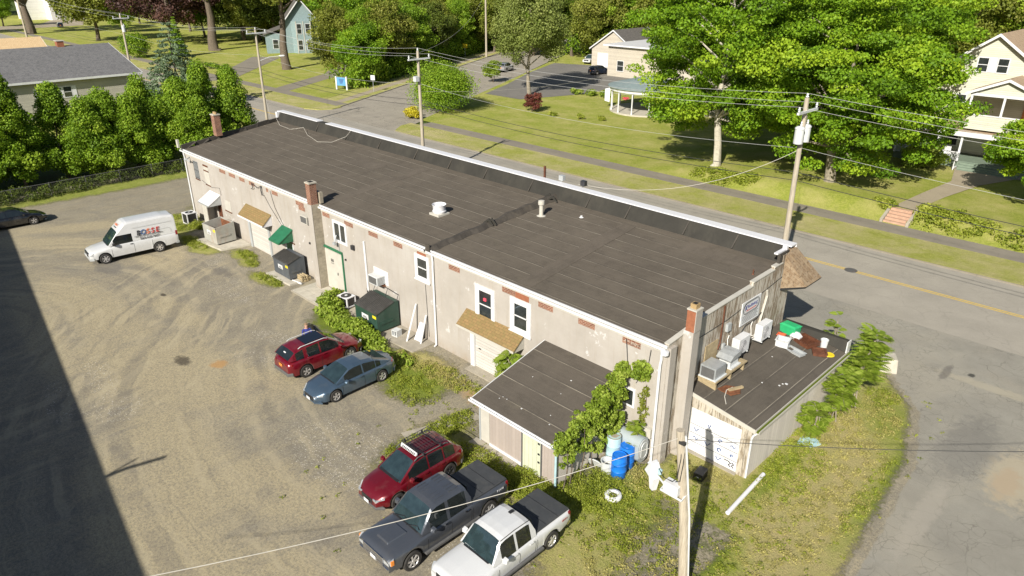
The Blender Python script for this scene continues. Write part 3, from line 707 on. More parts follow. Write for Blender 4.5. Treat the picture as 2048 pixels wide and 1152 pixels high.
# lawns
tag(grid('lawn', -72, 40, 38.55, 130, 1.0, lambda x, y: .09 + rise(x, y) + .03 * math.sin(x * .7) * math.sin(y * .6), 'lawn'), kind='structure')
struct('lawn', MB().poly([(-77.4, 38.55, .09), (-72, 38.55, .09), (-72, 130, .09), (-76.2 + DX * 105, 130, .09), (-76.4 + DX * 3, 38.6, .09)]), 'lawn')
struct('lawn', MB().poly([(-420, 38.55, .09), (-102, 38.55, .09), (-102 + DX * 100, 126, .09), (-102 + DX * 190, 205, .09), (-420, 205, .09)]), 'lawn')
struct('lawn', MB().poly([(-420, 0, .03), (-78, 0, .03), (-78, 21.3, .03), (-420, 21.3, .03)]), 'lawn')
struct('verge', MB().prism([(-420, 19.6), (-100, 19.6), (-100, 21.3), (-420, 21.3)], -.2, .10), 'verge')
# drives and paths
struct('driveway', MB().poly([(-88, 60.0, .115), (-80, 60, .115), (-76, 72, .115), (-78, 84, .115), (-84, 101.5, .115), (-100, 101.5, .115), (-108, 99, .115), (-101, 84, .115), (-93, 70, .115)]), 'drive')
struct('driveway', MB().poly([(-118, 38.55, .10), (-113.5, 38.55, .10), (-126, 58, .10), (-144, 78, .10), (-150, 74, .10), (-128, 54, .10)]), 'walk')
struct('driveway', MB().poly([(-141, 31.9, .118), (-134, 31.9, .118), (-134, 38.55, .118), (-160, 62, .118), (-166, 58, .118), (-141, 38.55, .118)]), 'walk')
struct('driveway', MB().poly([(-320, 31.9, .118), (-300, 31.9, .118), (-306, 62, .118), (-380, 84, .118), (-382, 76, .118), (-322, 52, .118)]), 'path')
pts = [(-17.6, 40.5), (-16.0, 40.5), (-15.4, 46), (-14.4, 52), (-12.6, 56.8), (-8, 57.8), (-8, 59.2), (-19, 59.2), (-17.6, 56.5), (-16.6, 52), (-17.2, 46)]
def zz(x, y): return rise(x, y) + .135
struct('garden_path', MB().poly([(x, y, zz(x, y)) for x, y in pts]), 'path')

# ------------------------------------------------------------------ main building
XR, XL, XL2, D = -12.8, -59.1, -61.4, 10.3
bld = thing('commercial_building', 'long two-storey painted block building with flat brown-black roof and white front coping', 'building', (-36, 5, 0))
def zroof(y): return 5.55 + .07 * y
w = MB()
w.quad((XL, 0, -.3), (XR, 0, -.3), (XR, 0, 5.5), (XL, 0, 5.5))
w.quad((XL2, D, -.3), (XL, 0, -.3), (XL, 0, 5.5), (XL2, D, 6.25))
w.quad((XR, D, -.3), (XL2, D, -.3), (XL2, D, 7.0), (XR, D, 7.0))
w.build('wall', 'wall', bld)
e = MB()                                                 # street-end wall, peeling boards with a stepped top
prof = [(0, -.3), (D, -.3), (D, 6.75), (9.2, 6.75), (9.2, 6.36), (8.45, 6.36), (8.45, 6.23), (6.5, 6.20), (6.5, 6.02), (4.0, 5.98), (1.45, 5.90), (1.45, 5.74), (0, 5.6)]
e.xprism([(max(.004, y), z) for y, z in prof], XR - .16, XR)
e.build('end_wall', 'peel', bld)
cp = MB()
tops = [(0, 5.6), (1.45, 5.74), (1.45, 5.90), (4.0, 5.98), (6.5, 6.02), (6.5, 6.20), (8.45, 6.23), (8.45, 6.36), (9.2, 6.36)]
for (y0, z0), (y1, z1) in zip(tops, tops[1:]):
    if y1 - y0 > .01: cp.hexa([(XR - .19, y0, z0 + .002), (XR + .035, y0, z0 + .002), (XR + .035, y1, z1 + .002), (XR - .19, y1, z1 + .002), (XR - .19, y0, z0 + .045), (XR + .035, y0, z0 + .045), (XR + .035, y1, z1 + .045), (XR - .19, y1, z1 + .045)])
cp.build('edge_capping', 'cream', bld)
# roof decks either side of the firewall
XS = -27.35
rf = MB(); rf.hexa([(XS, -.08, 5.45), (XR - .17, -.08, 5.45), (XR - .17, 9.75, 6.1), (XS, 9.75, 6.1), (XS, -.08, zroof(0)), (XR - .17, -.08, zroof(0)), (XR - .17, 9.75, zroof(9.75)), (XS, 9.75, zroof(9.75))])
rf.hexa([(XL + .02, -.08, 5.45), (XS, -.08, 5.45), (XS, 9.75, 6.1), (XL2 + .15, 9.75, 6.1), (XL + .02, -.08, zroof(0) + .01), (XS, -.08, zroof(0) + .01), (XS, 9.75, zroof(9.75) + .01), (XL2 + .15, 9.75, zroof(9.75) + .01)])
rf.build('roof', 'roof', bld)
pt = MB()                                                # cross patches in the roofing
def roofq(m, x0, x1, x2, x3, y0, y1, dz):
    m.quad((x0, y0, zroof(y0) + dz), (x1, y0, zroof(y0) + dz), (x2, y1, zroof(y1) + dz), (x3, y1, zroof(y1) + dz))
roofq(pt, -21.2, -20.3, -20.9, -21.8, .2, 8.9, .016); roofq(pt, -38.4, -37.6, -38.1, -38.9, .5, 8.6, .022); roofq(pt, -17.6, -13.2, -13.2, -17.6, 7.9, 9.0, .014)
roofq(pt, -44.5, -41.2, -41.4, -44.7, 6.1, 7.4, .02)
M['patch'] = membrane('patched_membrane', 'x', 9., (.105, .088, .07)); build_split(pt, 'roof_patch', 'patch', bld)
# firewall ridge across the roof
fw = MB(); r_ = random.Random(3); n = 24
rows = []
for i in range(n + 1):
    y = -.1 + 9.75 * i / n; z = zroof(y) + .012; h = .17 + .05 * r_.random() + (.09 if i > 13 else 0); wv = .05 * math.sin(i * 1.7)
    rows.append([(XS - .26 + wv, y, z), (XS - .10 + wv, y, z + h), (XS + .06 + wv, y, z + h * .95), (XS + .27 + wv + .05 * r_.random(), y, z)])
for a, b in zip(rows, rows[1:]):
    for k in range(3): fw.quad(a[k], a[k + 1], b[k + 1], b[k])
fw.box(XS - .2, XS + .12, -.16, -.1, 5.35, 5.86)
fw.build('firewall_ridge', 'flash', bld)
bits = MB()
for (x, y) in ((XS, 4.15), (XS + .1, 4.3), (XS - .1, 9.2), (XS + .35, 9.0)):
    z = zroof(y); bits.tube([(x - .3, y - .12, z + .1), (x, y, z + .34), (x + .3, y + .05, z + .06)], [.05, .1, .04], 6)
build_split(bits, 'torn_flashing', 'flash2', bld)
# left edge upstand
lu = MB()
def lx(y): return XL + (XL2 - XL) * y / D
for i in range(8):
    y0, y1 = -.1 + 9.9 * i / 8, -.1 + 9.9 * (i + 1) / 8; h = .30 if i % 3 else .36
    lu.hexa([(lx(y0) - .02, y0, 5.4), (lx(y0) + .3, y0, 5.4), (lx(y1) + .3, y1, 5.9), (lx(y1) - .02, y1, 5.9), (lx(y0) - .02, y0, zroof(y0) + h), (lx(y0) + .16, y0, zroof(y0) + h), (lx(y1) + .16, y1, zroof(y1) + h), (lx(y1) - .02, y1, zroof(y1) + h)])
lu.build('roof_edge_upstand', 'flash', bld)
# front parapet, two colours of dust, white coping
pp = MB(); pj = 9.75
pp.hexa([(XL2 + .1, 9.45, 6.05), (XR - .17, 9.45, 6.05), (XR - .17, D - .003, 6.05), (XL2 + .1, D - .003, 6.05), (XL2 + .1, 9.85, 7.0), (XR - .17, 9.85, 7.0), (XR - .17, D - .003, 7.0), (XL2 + .1, D - .003, 7.0)])
pp.build('parapet', 'flash2', bld)
sm = MB()
for i, x in enumerate([-15.6, -18.4, -22.1, -24.9, -29.5, -33.6, -37.2, -41, -45.5, -50, -54.5]):
    sm.hexa([(x, 9.44, 6.28), (x + .07, 9.44, 6.28), (x + .07, 9.46, 6.28), (x, 9.46, 6.28), (x + .1, 9.80, 6.92), (x + .17, 9.80, 6.92), (x + .17, 9.86, 6.92), (x + .1, 9.86, 6.92)])
sm.build('parapet_seam', 'flash', bld)
cg = MB()
gap = (-54.6, -53.3)
for x0, x1 in ((XL2 - .1, gap[0]), (gap[1], XR + .05)):
    n = max(1, int((x1 - x0) / 3.05)); 
    for i in range(n):
        a, b = x0 + (x1 - x0) * i / n, x0 + (x1 - x0) * (i + 1) / n - .008
        cg.box(a, b, 9.78, D + .06, 7.002, 7.06 + .006 * (i % 2)); cg.box(a, b, D + .03, D + .06, 6.86, 7.002)
cg.box(XR - .28, XR - .10, 8.75, 9.775, 6.86, 6.93); cg.box(XR - .29, XR - .09, 9.6, 9.78, 6.85, 7.05)
cg.build('coping', 'whitemetal', bld)
rp = MB(); rp.box(XR - .16, XR - .02, 8.9, 9.8, 6.3, 6.86); rp.build('parapet_return', 'flash', bld)
lc = MB(); lc.box(XL2 - .05, XL2 + .25, 9.55, 9.95, 6.4, 7.0); lc.build('coping_end_cap', 'white', bld)
# mansard hood over the street front, visible at the corner
mh = MB(); zt, zb = 6.85, 5.02
mh.hexa([(XL2, D + .02, zb + .25), (XR + .8, 9.75 + .65, zb), (XR + .8, D + 1.8, zb), (XL2, D + 1.9, zb), (XL2, D + .02, zt), (XR + .03, 9.8, zt), (XR + .03, D + .1, zt), (XL2, D + .1, zt)])
mh.poly([(XR + .03, 9.35, zt - .15), (XR + .02, 9.35, zb + .02), (XR + .8, 10.4, zb), (XR + .03, 9.8, zt)])
mh.build('mansard_hood', 'mansard', bld)
me_ = MB(); me_.hexa([(XR + .02, 9.35, zb - .09), (XR + .78, 10.4, zb - .09), (XR + .78, 12.05, zb - .09), (XR + .02, 12.05, zb - .09), (XR + .02, 9.35, zb - .005), (XR + .81, 10.38, zb - .005), (XR + .81, 12.12, zb - .005), (XR + .02, 12.12, zb - .005)])
me_.build('hood_soffit', 'darkmetal', bld)
# street front face (seen only from the street side)
sf = MB()
for i in range(7):
    x = -58 + i * 6.4; sf.box(x, x + 3.6, D + .01, D + .05, .7, 2.9)
sf.build('shop_window', 'glass', bld)
# gutter and downspouts
gt = MB()
gt.box(XL - .15, XS - .32, -.10, -.03, 5.50, 5.60); gt.box(XL - .15, XS - .32, -.20, -.183, 5.40, 5.52); gt.box(XL - .15, XS - .32, -.183, -.03, 5.40, 5.42)
gt.box(XS - .18, XR, -.10, -.03, 5.47, 5.57); gt.box(XS - .18, XR, -.20, -.183, 5.37, 5.49); gt.box(XS - .18, XR, -.183, -.03, 5.37, 5.39)
gt.build('gutter', 'white', bld)
gd = MB(); gd.box(XL - .14, XS - .33, -.181, -.102, 5.422, 5.47); gd.box(XS - .17, XR - .01, -.181, -.102, 5.392, 5.44); gd.build('gutter_channel', 'dark', bld)
fs = MB(); fs.box(XL, XS - .3, -.03, -.003, 5.2, 5.5); fs.box(XS - .2, XR - .01, -.03, -.003, 5.2, 5.5)
fs.build('fascia', 'cream', bld)
def downspout(x, y=-.1, top=5.38):
    m = MB(); m.tube([(x, -.12, top + .02), (x, -.1, top - .25), (x, -.08, top - .45), (x, y, top - .7), (x, y, .1), (x, y - .15, .02)], .055, 8)
    m.build('downspout', 'white', bld, smooth=True)
downspout(-27.1); downspout(-13.0, -.14); downspout(-58.75)
# bricks left bare under the eaves
def brickpatch(x0, x1, z0, z1, mat='brick'):
    m = MB(); m.box(x0, x1, -.012, .04, z0, z1); m.build('brick_patch', mat, bld)
zz1 = 5.19
for x0, x1 in ((-52.5, -51.5), (-50.9, -49.9), (-49.2, -48.4), (-47.7, -46.9), (-45.2, -44.9), (-44.4, -43.6), (-41.2, -40.2), (-37.95, -37.15), (-35.5, -34.6), (-33, -32.1), (-30.6, -29.8), (-25.9, -25.05), (-22.0, -21.15), (-19.66, -18.77), (-17.3, -16.4), (-14.95, -14.05)):
    brickpatch(x0, x1, zz1 - .28, zz1)
brickpatch(-21.13, -20.25, zz1 - .30, zz1, 'plainbrick'); brickpatch(-28.5, -27.75, zz1 - .16, zz1 - .02, 'plainbrick')
brickpatch(-40.9, -40.1, zz1 - .56, zz1 - .29)
st_ = MB(); r_ = random.Random(5)
for i in range(16): 
    xx = -14.9 + r_.random() * .8; st_.box(xx, xx + .09, -.02, -.011, 5.0 + .06 * (i % 2), 5.02 + .06 * (i % 2))
st_.build('brick_mortar_smear', 'cream', bld)
# windows
def window(x0, x1, z0, z1, fr=.13, kind='hung', mat='white'):
    f = MB(); 
    for a in ((x0, x1, z1 - fr, z1), (x0, x1, z0, z0 + fr), (x0, x0 + fr, z0 + fr, z1 - fr), (x1 - fr, x1, z0 + fr, z1 - fr)): f.box(a[0], a[1], -.05, .03, a[2], a[3])
    xi0, xi1, zi0, zi1 = x0 + fr, x1 - fr, z0 + fr, z1 - fr
    if kind == 'hung':
        f2 = .055; zm = (zi0 + zi1) / 2
        for a in ((xi0 + .02, xi1 - .02, zm - .03, zm + .03), (xi0, xi0 + f2, zi0, zi1), (xi1 - f2, xi1, zi0, zi1), (xi0 + f2, xi1 - f2, zi0, zi0 + f2), (xi0 + f2, xi1 - f2, zi1 - f2, zi1)): f.box(a[0], a[1], -.03, .02, a[2], a[3])
        f.box(x0 - .05, x1 + .05, -.09, -.051, z0 - .04, z0 + .04)
    else:
        xm = (xi0 + xi1) / 2; f.box(xm - .06, xm + .06, -.035, .02, zi0, zi1)
    o = f.build('window', mat, bld); g = MB(); g.quad((xi0, -.016, zi0), (xi1, -.016, zi0), (xi1, -.016, zi1), (xi0, -.016, zi1)); g.build('pane', 'glass', o)
    return o
window(-36.85, -35.35, 3.55, 4.95, .17, 'slider'); window(-28.72, -27.5, 3.55, 5.02, .17)
w3 = window(-23.9, -22.5, 2.75, 4.75, .22); window(-21.45, -20.1, 3.1, 4.86, .22)
cu = MB(); cu.box(-23.55, -23.0, -.014, -.009, 2.95, 3.62); cu.build('curtain', 'planks', w3)
fl = MB()
for i in range(9): fl.lathe([(.001, -.05), (.06, 0), (.001, .05)], (-23.2 + .05 * (i % 3 - 1), -.03, 4.02 + .05 * (i // 3)), 6)
fl.build('flowers', 'flower', w3)
# barred old windows at the far end
for x0, x1, z0, z1 in ((-57.35, -56.5, 3.5, 4.95), (-55.5, -54.6, 3.4, 5.0)):
    f = MB(); f.box(x0, x1, -.04, .02, z0 - .08, z0, 0)
    ow = f.build('barred_window', 'brown', bld)
    g = MB(); g.quad((x0, -.008, z0), (x1, -.008, z0), (x1, -.008, z1), (x0, -.008, z1)); g.build('boarded_pane', 'grey' if x0 < -56 else 'cream', ow)
    b = MB()
    for k in range(5): xx = x0 + .06 + k * (x1 - x0 - .12) / 4; b.tube([(xx, -.03, z0), (xx, -.03, z1)], .014, 5)
    for k in range(3): zz_ = z0 + .1 + k * (z1 - z0 - .2) / 2; b.tube([(x0, -.03, zz_), (x1, -.03, zz_)], .014, 5)
    if x0 < -56: b.build('bars', 'darkmetal', ow)
    else:
        b2 = MB(); b2.box(x0, x1, -.03, -.01, z1 - .16, z1 - .02); b2.box(x0, x1, -.03, -.01, z1 - .55, z1 - .45); b2.build('lintel_strip', 'brown', ow)
gr_ = MB(); gr_.box(-52.5, -51.5, -.02, .02, 1.95, 2.75); gr_.build('blocked_window', 'cream', bld)
gs = MB(); gs.box(-52.55, -51.45, -.06, 0, 1.88, 1.95); gs.build('sill', 'brown', bld)
wb = MB(); wb.box(-43.1, -42.1, -.02, .02, 1.95, 2.75); wb.build('blocked_window', 'wall', bld); wb = MB(); wb.box(-43.15, -42.05, -.06, 0, 1.88, 1.95); wb.build('sill', 'brown', bld)
wr = MB(); wr.box(-42.55, -42.3, -.08, -.02, 2.35, 2.7); wr.build('electric_box', 'brown', bld)
# awnings
def shed_awning(x0, x1, zt, zb, d, roofmat, sidemat, name='awning'):
    m = MB(); m.hexa([(x0, -.01, zt - .07), (x0, -d, zb - .07), (x1, -d, zb - .07), (x1, -.01, zt - .07), (x0, -.01, zt), (x0, -d, zb), (x1, -d, zb), (x1, -.01, zt)])
    o = m.build(name, roofmat, bld)
    s = MB()
    for x in (x0 + .03, x1 - .09): s.xprism([(-.012, zt - .08), (-.012, zb - .12), (-d + .04, zb - .12), (-d + .04, zb - .08)], x, x + .06)
    s.box(x0, x1, -d - .025, -d - .002, zb - .11, zb + .005); build_split(s, 'side_panel', sidemat, o); return o
shed_awning(-48.75, -45.0, 3.30, 2.62, .75, 'mossshingle', 'whitemetal')
shed_awning(-24.6, -20.5, 3.15, 2.52, .75, 'mossshingle', 'cream')
shed_awning(-43.55, -42.15, 2.93, 2.22, 1.1, 'green', 'green')
shed_awning(-55.0, -53.15, 2.98, 2.32, 1.05, 'whitemetal', 'galv')
# doors
def slab_door(x0, x1, z0, z1, mat, name, dep=.04): m = MB(); m.box(x0, x1, -dep, .01, z0, z1); return m.build(name, mat, bld)
g1 = slab_door(-48.45, -45.75, .05, 2.45, 'rolldoor', 'garage_door', .02); j = MB(); j.box(-48.75, -48.47, -.1, .03, 0, 2.5); j.box(-45.73, -45.5, -.1, .03, 0, 2.5); build_split(j, 'door_jamb', 'grey', g1)
g2 = slab_door(-23.95, -21.3, .05, 2.35, 'rolldoor', 'garage_door', .02); j = MB(); j.box(-24.25, -23.97, -.14, .03, 0, 2.45); j.box(-21.28, -21.1, -.14, .03, 0, 2.45); build_split(j, 'door_jamb', 'white', g2)
hd = MB(); hd.box(-23.72, -23.55, -.05, -.02, 1.15, 1.2); hd.box(-23.72, -23.5, -.05, -.02, 1.95, 2.0); hd.build('door_handle', 'black', g2)
g3 = slab_door(-38.3, -36.15, .12, 2.75, 'cream', 'sliding_door', .05)
j = MB(); j.box(-39.25, -38.32, -.03, .02, .1, 2.85); j.box(-39.25, -36.05, -.11, .0, 2.85, 2.98); j.box(-36.13, -36.03, -.08, .02, .05, 2.84); j.build('green_frame', 'green', g3)
n_ = MB()
for i, (a, b) in enumerate(((0, .05), (.08, .16), (.2, .25), (.27, .3))): n_.box(-37.45 + a, -37.45 + b, -.056, -.051, 2.02, 2.22)
for i in range(6): n_.box(-37.45 + i * .055, -37.42 + i * .055, -.056, -.051, 1.90, 1.95)
n_.build('door_notice', 'text_black', g3); hk = MB(); hk.tube([(-36.75, -.07, 1.45), (-36.73, -.1, 1.35), (-36.77, -.07, 1.25)], .02, 5); hk.build('door_handle', 'darkmetal', g3)
gdn = slab_door(-43.2, -42.4, .1, 2.1, 'green', 'green_door', .03); j = MB(); j.box(-43.32, -43.22, -.05, .02, .05, 2.2); j.box(-42.38, -42.28, -.05, .02, .05, 2.2); build_split(j, 'door_jamb', 'white', gdn)
wd = slab_door(-53.9, -53.25, .05, 2.15, 'brown', 'wooden_door', .03); j = MB(); j.box(-54.75, -53.95, -.9, -.85, .0, 2.2); j.box(-54.75, -54.70, -.85, -.02, 0, 2.2); j.build('porch_panel', 'cream', wd)
# chimneys
def cblk(name, x0, x1, y0, y1, z0, z1, mat, par=None): m = MB(); m.box(x0, x1, y0, y1, z0, z1); return m.build(name, mat, par or bld)
ch = cblk('chimney', -38.60, -38.14, -.58, -.12, 5.65, 6.95, 'brick'); cblk('chimney_shaft', -38.62, -38.08, -.62, -.003, -.1, 5.645, 'block', ch)
cblk('chimney_front', -38.63, -38.07, -.64, -.622, -.1, 5.648, 'wall', ch); cblk('chimney_cap', -38.64, -38.10, -.62, -.08, 6.952, 7.03, 'paleconc', ch); cblk('flue', -38.5, -38.24, -.48, -.22, 7.031, 7.06, 'dark', ch)
cblk('chimney_back', -38.60, -38.02, -.018, .2, 5.66, 6.35, 'block', ch)
ch = cblk('chimney', -12.74, -12.36, 1.02, 1.46, 5.9, 6.78, 'plainbrick'); cblk('chimney_shaft', XR + .002, -12.355, 1.0, 1.48, -.1, 5.895, 'wall', ch)
cblk('chimney_cheek', -12.358, -12.33, 1.015, 1.47, 5.897, 6.80, 'wall', ch); cblk('chimney_cap', -12.76, -12.32, 1.0, 1.50, 6.802, 6.86, 'cream', ch); cblk('flue', -12.68, -12.42, 1.10, 1.38, 6.862, 7.06, 'tan', ch); cblk('flue_opening', -12.64, -12.46, 1.14, 1.34, 7.062, 7.07, 'dark', ch)
cblk('corner_pilaster', XR + .002, XR + .13, .02, .42, -.1, 5.45, 'wall')
ch = cblk('chimney', -60.05, -59.45, 3.1, 3.6, 6.05, 7.75, 'brick'); cblk('chimney_cap', -60.1, -59.4, 3.05, 3.65, 7.752, 7.83, 'paleconc', ch)
for dx in (0, .28): m = MB(); m.lathe([(.1, 7.83), (.1, 8.0)], (-59.88 + dx, 3.35, 0), 10); m.build('flue', 'tan', ch)
# pipes and small boxes on the rear wall
m = MB(); m.tube([(-33.5, -.06, 4.4), (-33.45, -.06, 1.3)], .065, 8); m.build('vent_pipe', 'white', bld, smooth=True)
m = MB(); m.tube([(-33.6, -.05, 1.4), (-33.55, -.05, .05)], .03, 6); m.tube([(-33.35, -.05, 1.3), (-33.2, -.05, .05)], .03, 6); m.build('conduit', 'darkmetal', bld)
m = MB(); m.tube([(-36.5, -.05, 4.0), (-36.4, -.3, 3.62)], .05, 6); m.box(-36.55, -36.3, -.36, -.2, 3.45, 3.6); m.tube([(-36.35, -.04, 3.5), (-36.35, -.04, 2.98)], .015, 5); m.build('wall_lamp', 'grey', bld)
m = MB(); m.box(-34.85, -34.6, -.16, 0, 3.55, 3.82); m.build('floodlight', 'darkmetal', bld); m = MB(); m.box(-35.78, -35.68, -.08, 0, 2.55, 2.65); m.build('sensor', 'black', bld)
m = MB(); m.box(-40.0, -39.9, -.08, 0, 2.5, 2.62); m.build('sensor', 'black', bld)
m = MB(); m.tube([(-57.9, -.02, 5.1), (-57.7, -.35, 5.0), (-57.2, -.3, 4.9)], .05, 6); m.lathe([(.02, .12), (.14, 0), (.12, -.06)], (-57.75, -.4, 5.0), 10); m.build('barn_lamp', 'grey', bld)
m = MB(); m.tube([(-47.2, -.05, 5.12), (-46.9, -.15, 4.85), (-47.3, -.1, 4.7)], .03, 5); m.tube([(-45.8, -.05, 5.2), (-45.75, -.12, 4.9), (-45.7, -.1, 4.55)], .04, 5); m.tube([(-47.0, -.05, 5.1), (-46.3, -.1, 4.95), (-45.8, -.05, 5.2)], .02, 5); m.build('service_head', 'darkmetal', bld)
m = MB(); m.tube([(-45.6, -.03, 4.6), (-44.9, -.03, 3.9), (-43.6, -.03, 2.9)], .012, 4); m.tube([(-44.6, -.03, 5.1), (-44.2, -.03, 4.0), (-43.3, -.03, 2.95)], .012, 4); m.tube([(-56.2, -.02, 3.55), (-54.5, -.02, 3.3), (-53.0, -.02, 3.55), (-52.9, -.02, 3.0)], .012, 4)
m.tube([(-27.9, -.03, 3.4), (-27.8, -.03, .3)], .01, 4); m.tube([(-14.7, -.1, 5.2), (-14.6, -.05, 4.2), (-14.4, -.05, 3.3)], .012, 4); m.tube([(-13.5, -.1, 5.15), (-13.6, -.05, 4.3), (-14.1, -.05, 3.35)], .012, 4); m.build('loose_cable', 'darkmetal', bld)
m = MB(); m.box(-15.0, -14.1, -.05, .02, 2.1, 3.0); ow = m.build('low_window', 'white', bld); m = MB(); m.quad((-14.92, -.055, 2.2), (-14.2, -.055, 2.2), (-14.2, -.055, 2.9), (-14.92, -.055, 2.9)); m.build('pane', 'glass', ow)
m = MB(); m.box(-13.55, -13.1, -.2, 0, 1.15, 1.6); m.build('old_vent_box', 'cream', bld)
m = MB(); m.lathe([(.17, 0), (.17, .12), (.05, .14)], (-12.78, -.25, 5.3), 10); m.build('camera_dome', 'white', bld)
m = MB(); m.box(-56.2, -56.0, -.12, 0, 1.2, 1.8); m.build('meter_box', 'grey', bld)
# end wall fittings
m = MB(); m.tube([(XR + .03, 4.1, 5.9), (XR + .03, 4.1, 5.0), (XR + .05, 4.05, 4.2), (XR + .05, 3.9, 3.9)], .035, 6); m.build('conduit', 'brown', bld)
m = MB(); m.tube([(XR + .03, 7.9, 5.4), (XR + .04, 8.0, 5.1), (XR + .03, 7.55, 3.6), (XR + .03, 7.5, 3.1)], .06, 6); m.build('lineset_cover', 'cream', bld)
m = MB(); m.tube([(XR + .02, 1.7, 5.05), (XR + .02, 4.5, 5.1), (XR + .02, 7.0, 5.35), (XR + .02, 10.2, 5.75)], .012, 4); m.tube([(XR + .03, 5.6, 3.7), (XR + .05, 6.2, 4.2), (XR + .04, 7.2, 4.2), (XR + .03, 7.7, 4.35)], .02, 5); m.tube([(XR + .02, 2.1, 2.95), (XR + .1, 2.15, 3.3), (XR + .02, 2.2, 3.9)], .02, 5); m.build('wall_cable', 'darkmetal', bld)
m = MB(); m.box(XR, XR + .12, 4.45, 4.75, 4.55, 4.9); m.box(XR, XR + .1, 4.3, 4.45, 3.75, 4.0); build_split(m, 'electric_box', 'grey', bld)
m = MB(); m.box(XR, XR + .04, 2.9, 3.9, 3.1, 4.4); m.build('plywood_patch', 'timber', bld)
# roof items that belong to the roof
def pipe(x, y, h, r, name='vent_pipe', mat='white', cap=False):
    z = zroof(y); m = MB(); m.tube([(x, y, z - .02), (x, y, z + h)], r, 12)
    m.lathe([(r * 2.2, z + .012), (r * 1.1, z + .06)], (x, y, 0), 12)
    if cap: m.lathe([(r * 1.55, z + h - .12), (r * 1.6, z + h), (r * 1.5, z + h + .1), (r * .8, z + h + .13)], (x, y, 0), 14)
    m.build(name, mat, bld, smooth=True)
pipe(-26.05, 7.0, .80, .12, 'flue_vent', 'cream', True); pipe(-39.9, .55, .35, .05); pipe(-24.1, 8.2, .12, .06); pipe(-13.4, 7.6, .25, .03, mat='brown')
# roof ventilator
vx, vy = -30.9, 3.55; vz = zroof(vy)
vb = cblk('ventilator_base', vx - .42, vx + .42, vy - .42, vy + .42, vz, vz + .12, 'cream')
m = MB(); m.lathe([(.34, .12), (.40, .2), (.40, .26), (.36, .28), (.38, .55), (.42, .62), (.41, .63), (.36, .58), (.34, .40)], (vx, vy, vz), 28, caps=False); m.build('ventilator_drum', 'whitemetal', vb, smooth=True)
m = MB(); m.lathe([(.335, .38), (.02, .37)], (vx, vy, vz), 24); m.build('ventilator_throat', 'dark', vb)
m = MB(); m.lathe([(.26, .42), (.26, .5), (.2, .56), (.02, .58)], (vx, vy, vz), 24); m.build('ventilator_cap', 'whitemetal', vb, smooth=True)
# cable lying along the parapet
m = MB(); m.tube([(-60.9, 9.3, 6.5), (-59.2, 8.7, 6.22), (-57.0, 8.5, 6.2), (-55.6, 9.0, 6.5), (-54.0, 8.4, 6.2), (-51.4, 7.8, 6.13), (-50.1, 8.3, 6.22), (-49.5, 9.3, 6.6), (-49.4, 9.75, 7.07)], .012, 5); m.build('roof_cable', 'palewire', bld)
m = MB(); m.box(-60.2, -59.9, -.02, .12, 5.5, 6.15); m.build('corner_flashing', 'cream', bld)
# street floodlights on the coping
for x, d in ((-29.0, 'brown'), (-27.6, 'grey'), (-25.9, 'darkmetal')):
    m = MB()
    if d == 'brown': m.box(x - .06, x + .06, D + .1, D + .2, 6.6, 7.75)
    else: m.tube([(x, D + .05, 7.0), (x, D + .2, 7.2)], .03, 6); m.box(x - .2, x + .12, D + .1, D + .35, 7.12, 7.42)
    m.build('floodlight' if d != 'brown' else 'sign_bracket', d, bld)

# banner sign on the end wall
sg = thing('wall_sign', 'white company banner with dark oval and navy lettering on the peeling end wall', 'sign', (XR + .04, 6.5, 5.0))
m = MB(); m.box(XR + .02, XR + .06, 5.66, 7.34, 4.33, 5.46); m.build('board', 'white', sg)
def sq(y0, y1, z0, z1, mat, nm='lettering'): m = MB(); m.box(XR + .0605, XR + .066, y0, y1, z0, z1); m.build(nm, mat, sg)
def oval(y0, y1, z0, z1, w_, mat):
    m = MB(); r = (z1 - z0) / 2; zc = (z0 + z1) / 2; pts = [(y1 - r + r * math.cos(R(a)), zc + r * math.sin(R(a))) for a in range(-90, 91, 15)] + [(y0 + r + r * math.cos(R(a)), zc + r * math.sin(R(a))) for a in range(90, 271, 15)]
    pts.append(pts[0]); m.tube([(XR + .062, a, b) for a, b in pts], w_, 4); m.build('oval_border', mat, sg)
oval(5.78, 7.22, 4.82, 5.40, .014, 'text_black'); oval(5.83, 7.17, 4.87, 5.35, .008, 'text_black')
lettering('K', .34, 'navy', sg, (XR + .063, 6.05, 5.02), (R(90), 0, R(90)), bold=.006)
lettering('K', .24, 'navy', sg, (XR + .063, 7.0, 5.04), (R(90), 0, R(90)), bold=.006)
r_ = random.Random(2); m = MB()
for i in range(11): a = 6.18 + i * .065; hh = .08 + .08 * r_.random(); m.box(XR + .0605, XR + .065, a, a + .035, 5.09, 5.09 + hh)
m.build('lettering', 'navy', sg)
m = MB()
for i in range(12): a = 6.1 + i * .075; m.box(XR + .0605, XR + .065, a, a + .05, 4.95, 5.0)
m.build('lettering', 'text_red', sg)
for k in range(5): sq(5.8, 7.2 - .1 * (k % 2), 4.44 + k * .075, 4.455 + k * .075, 'text_black')

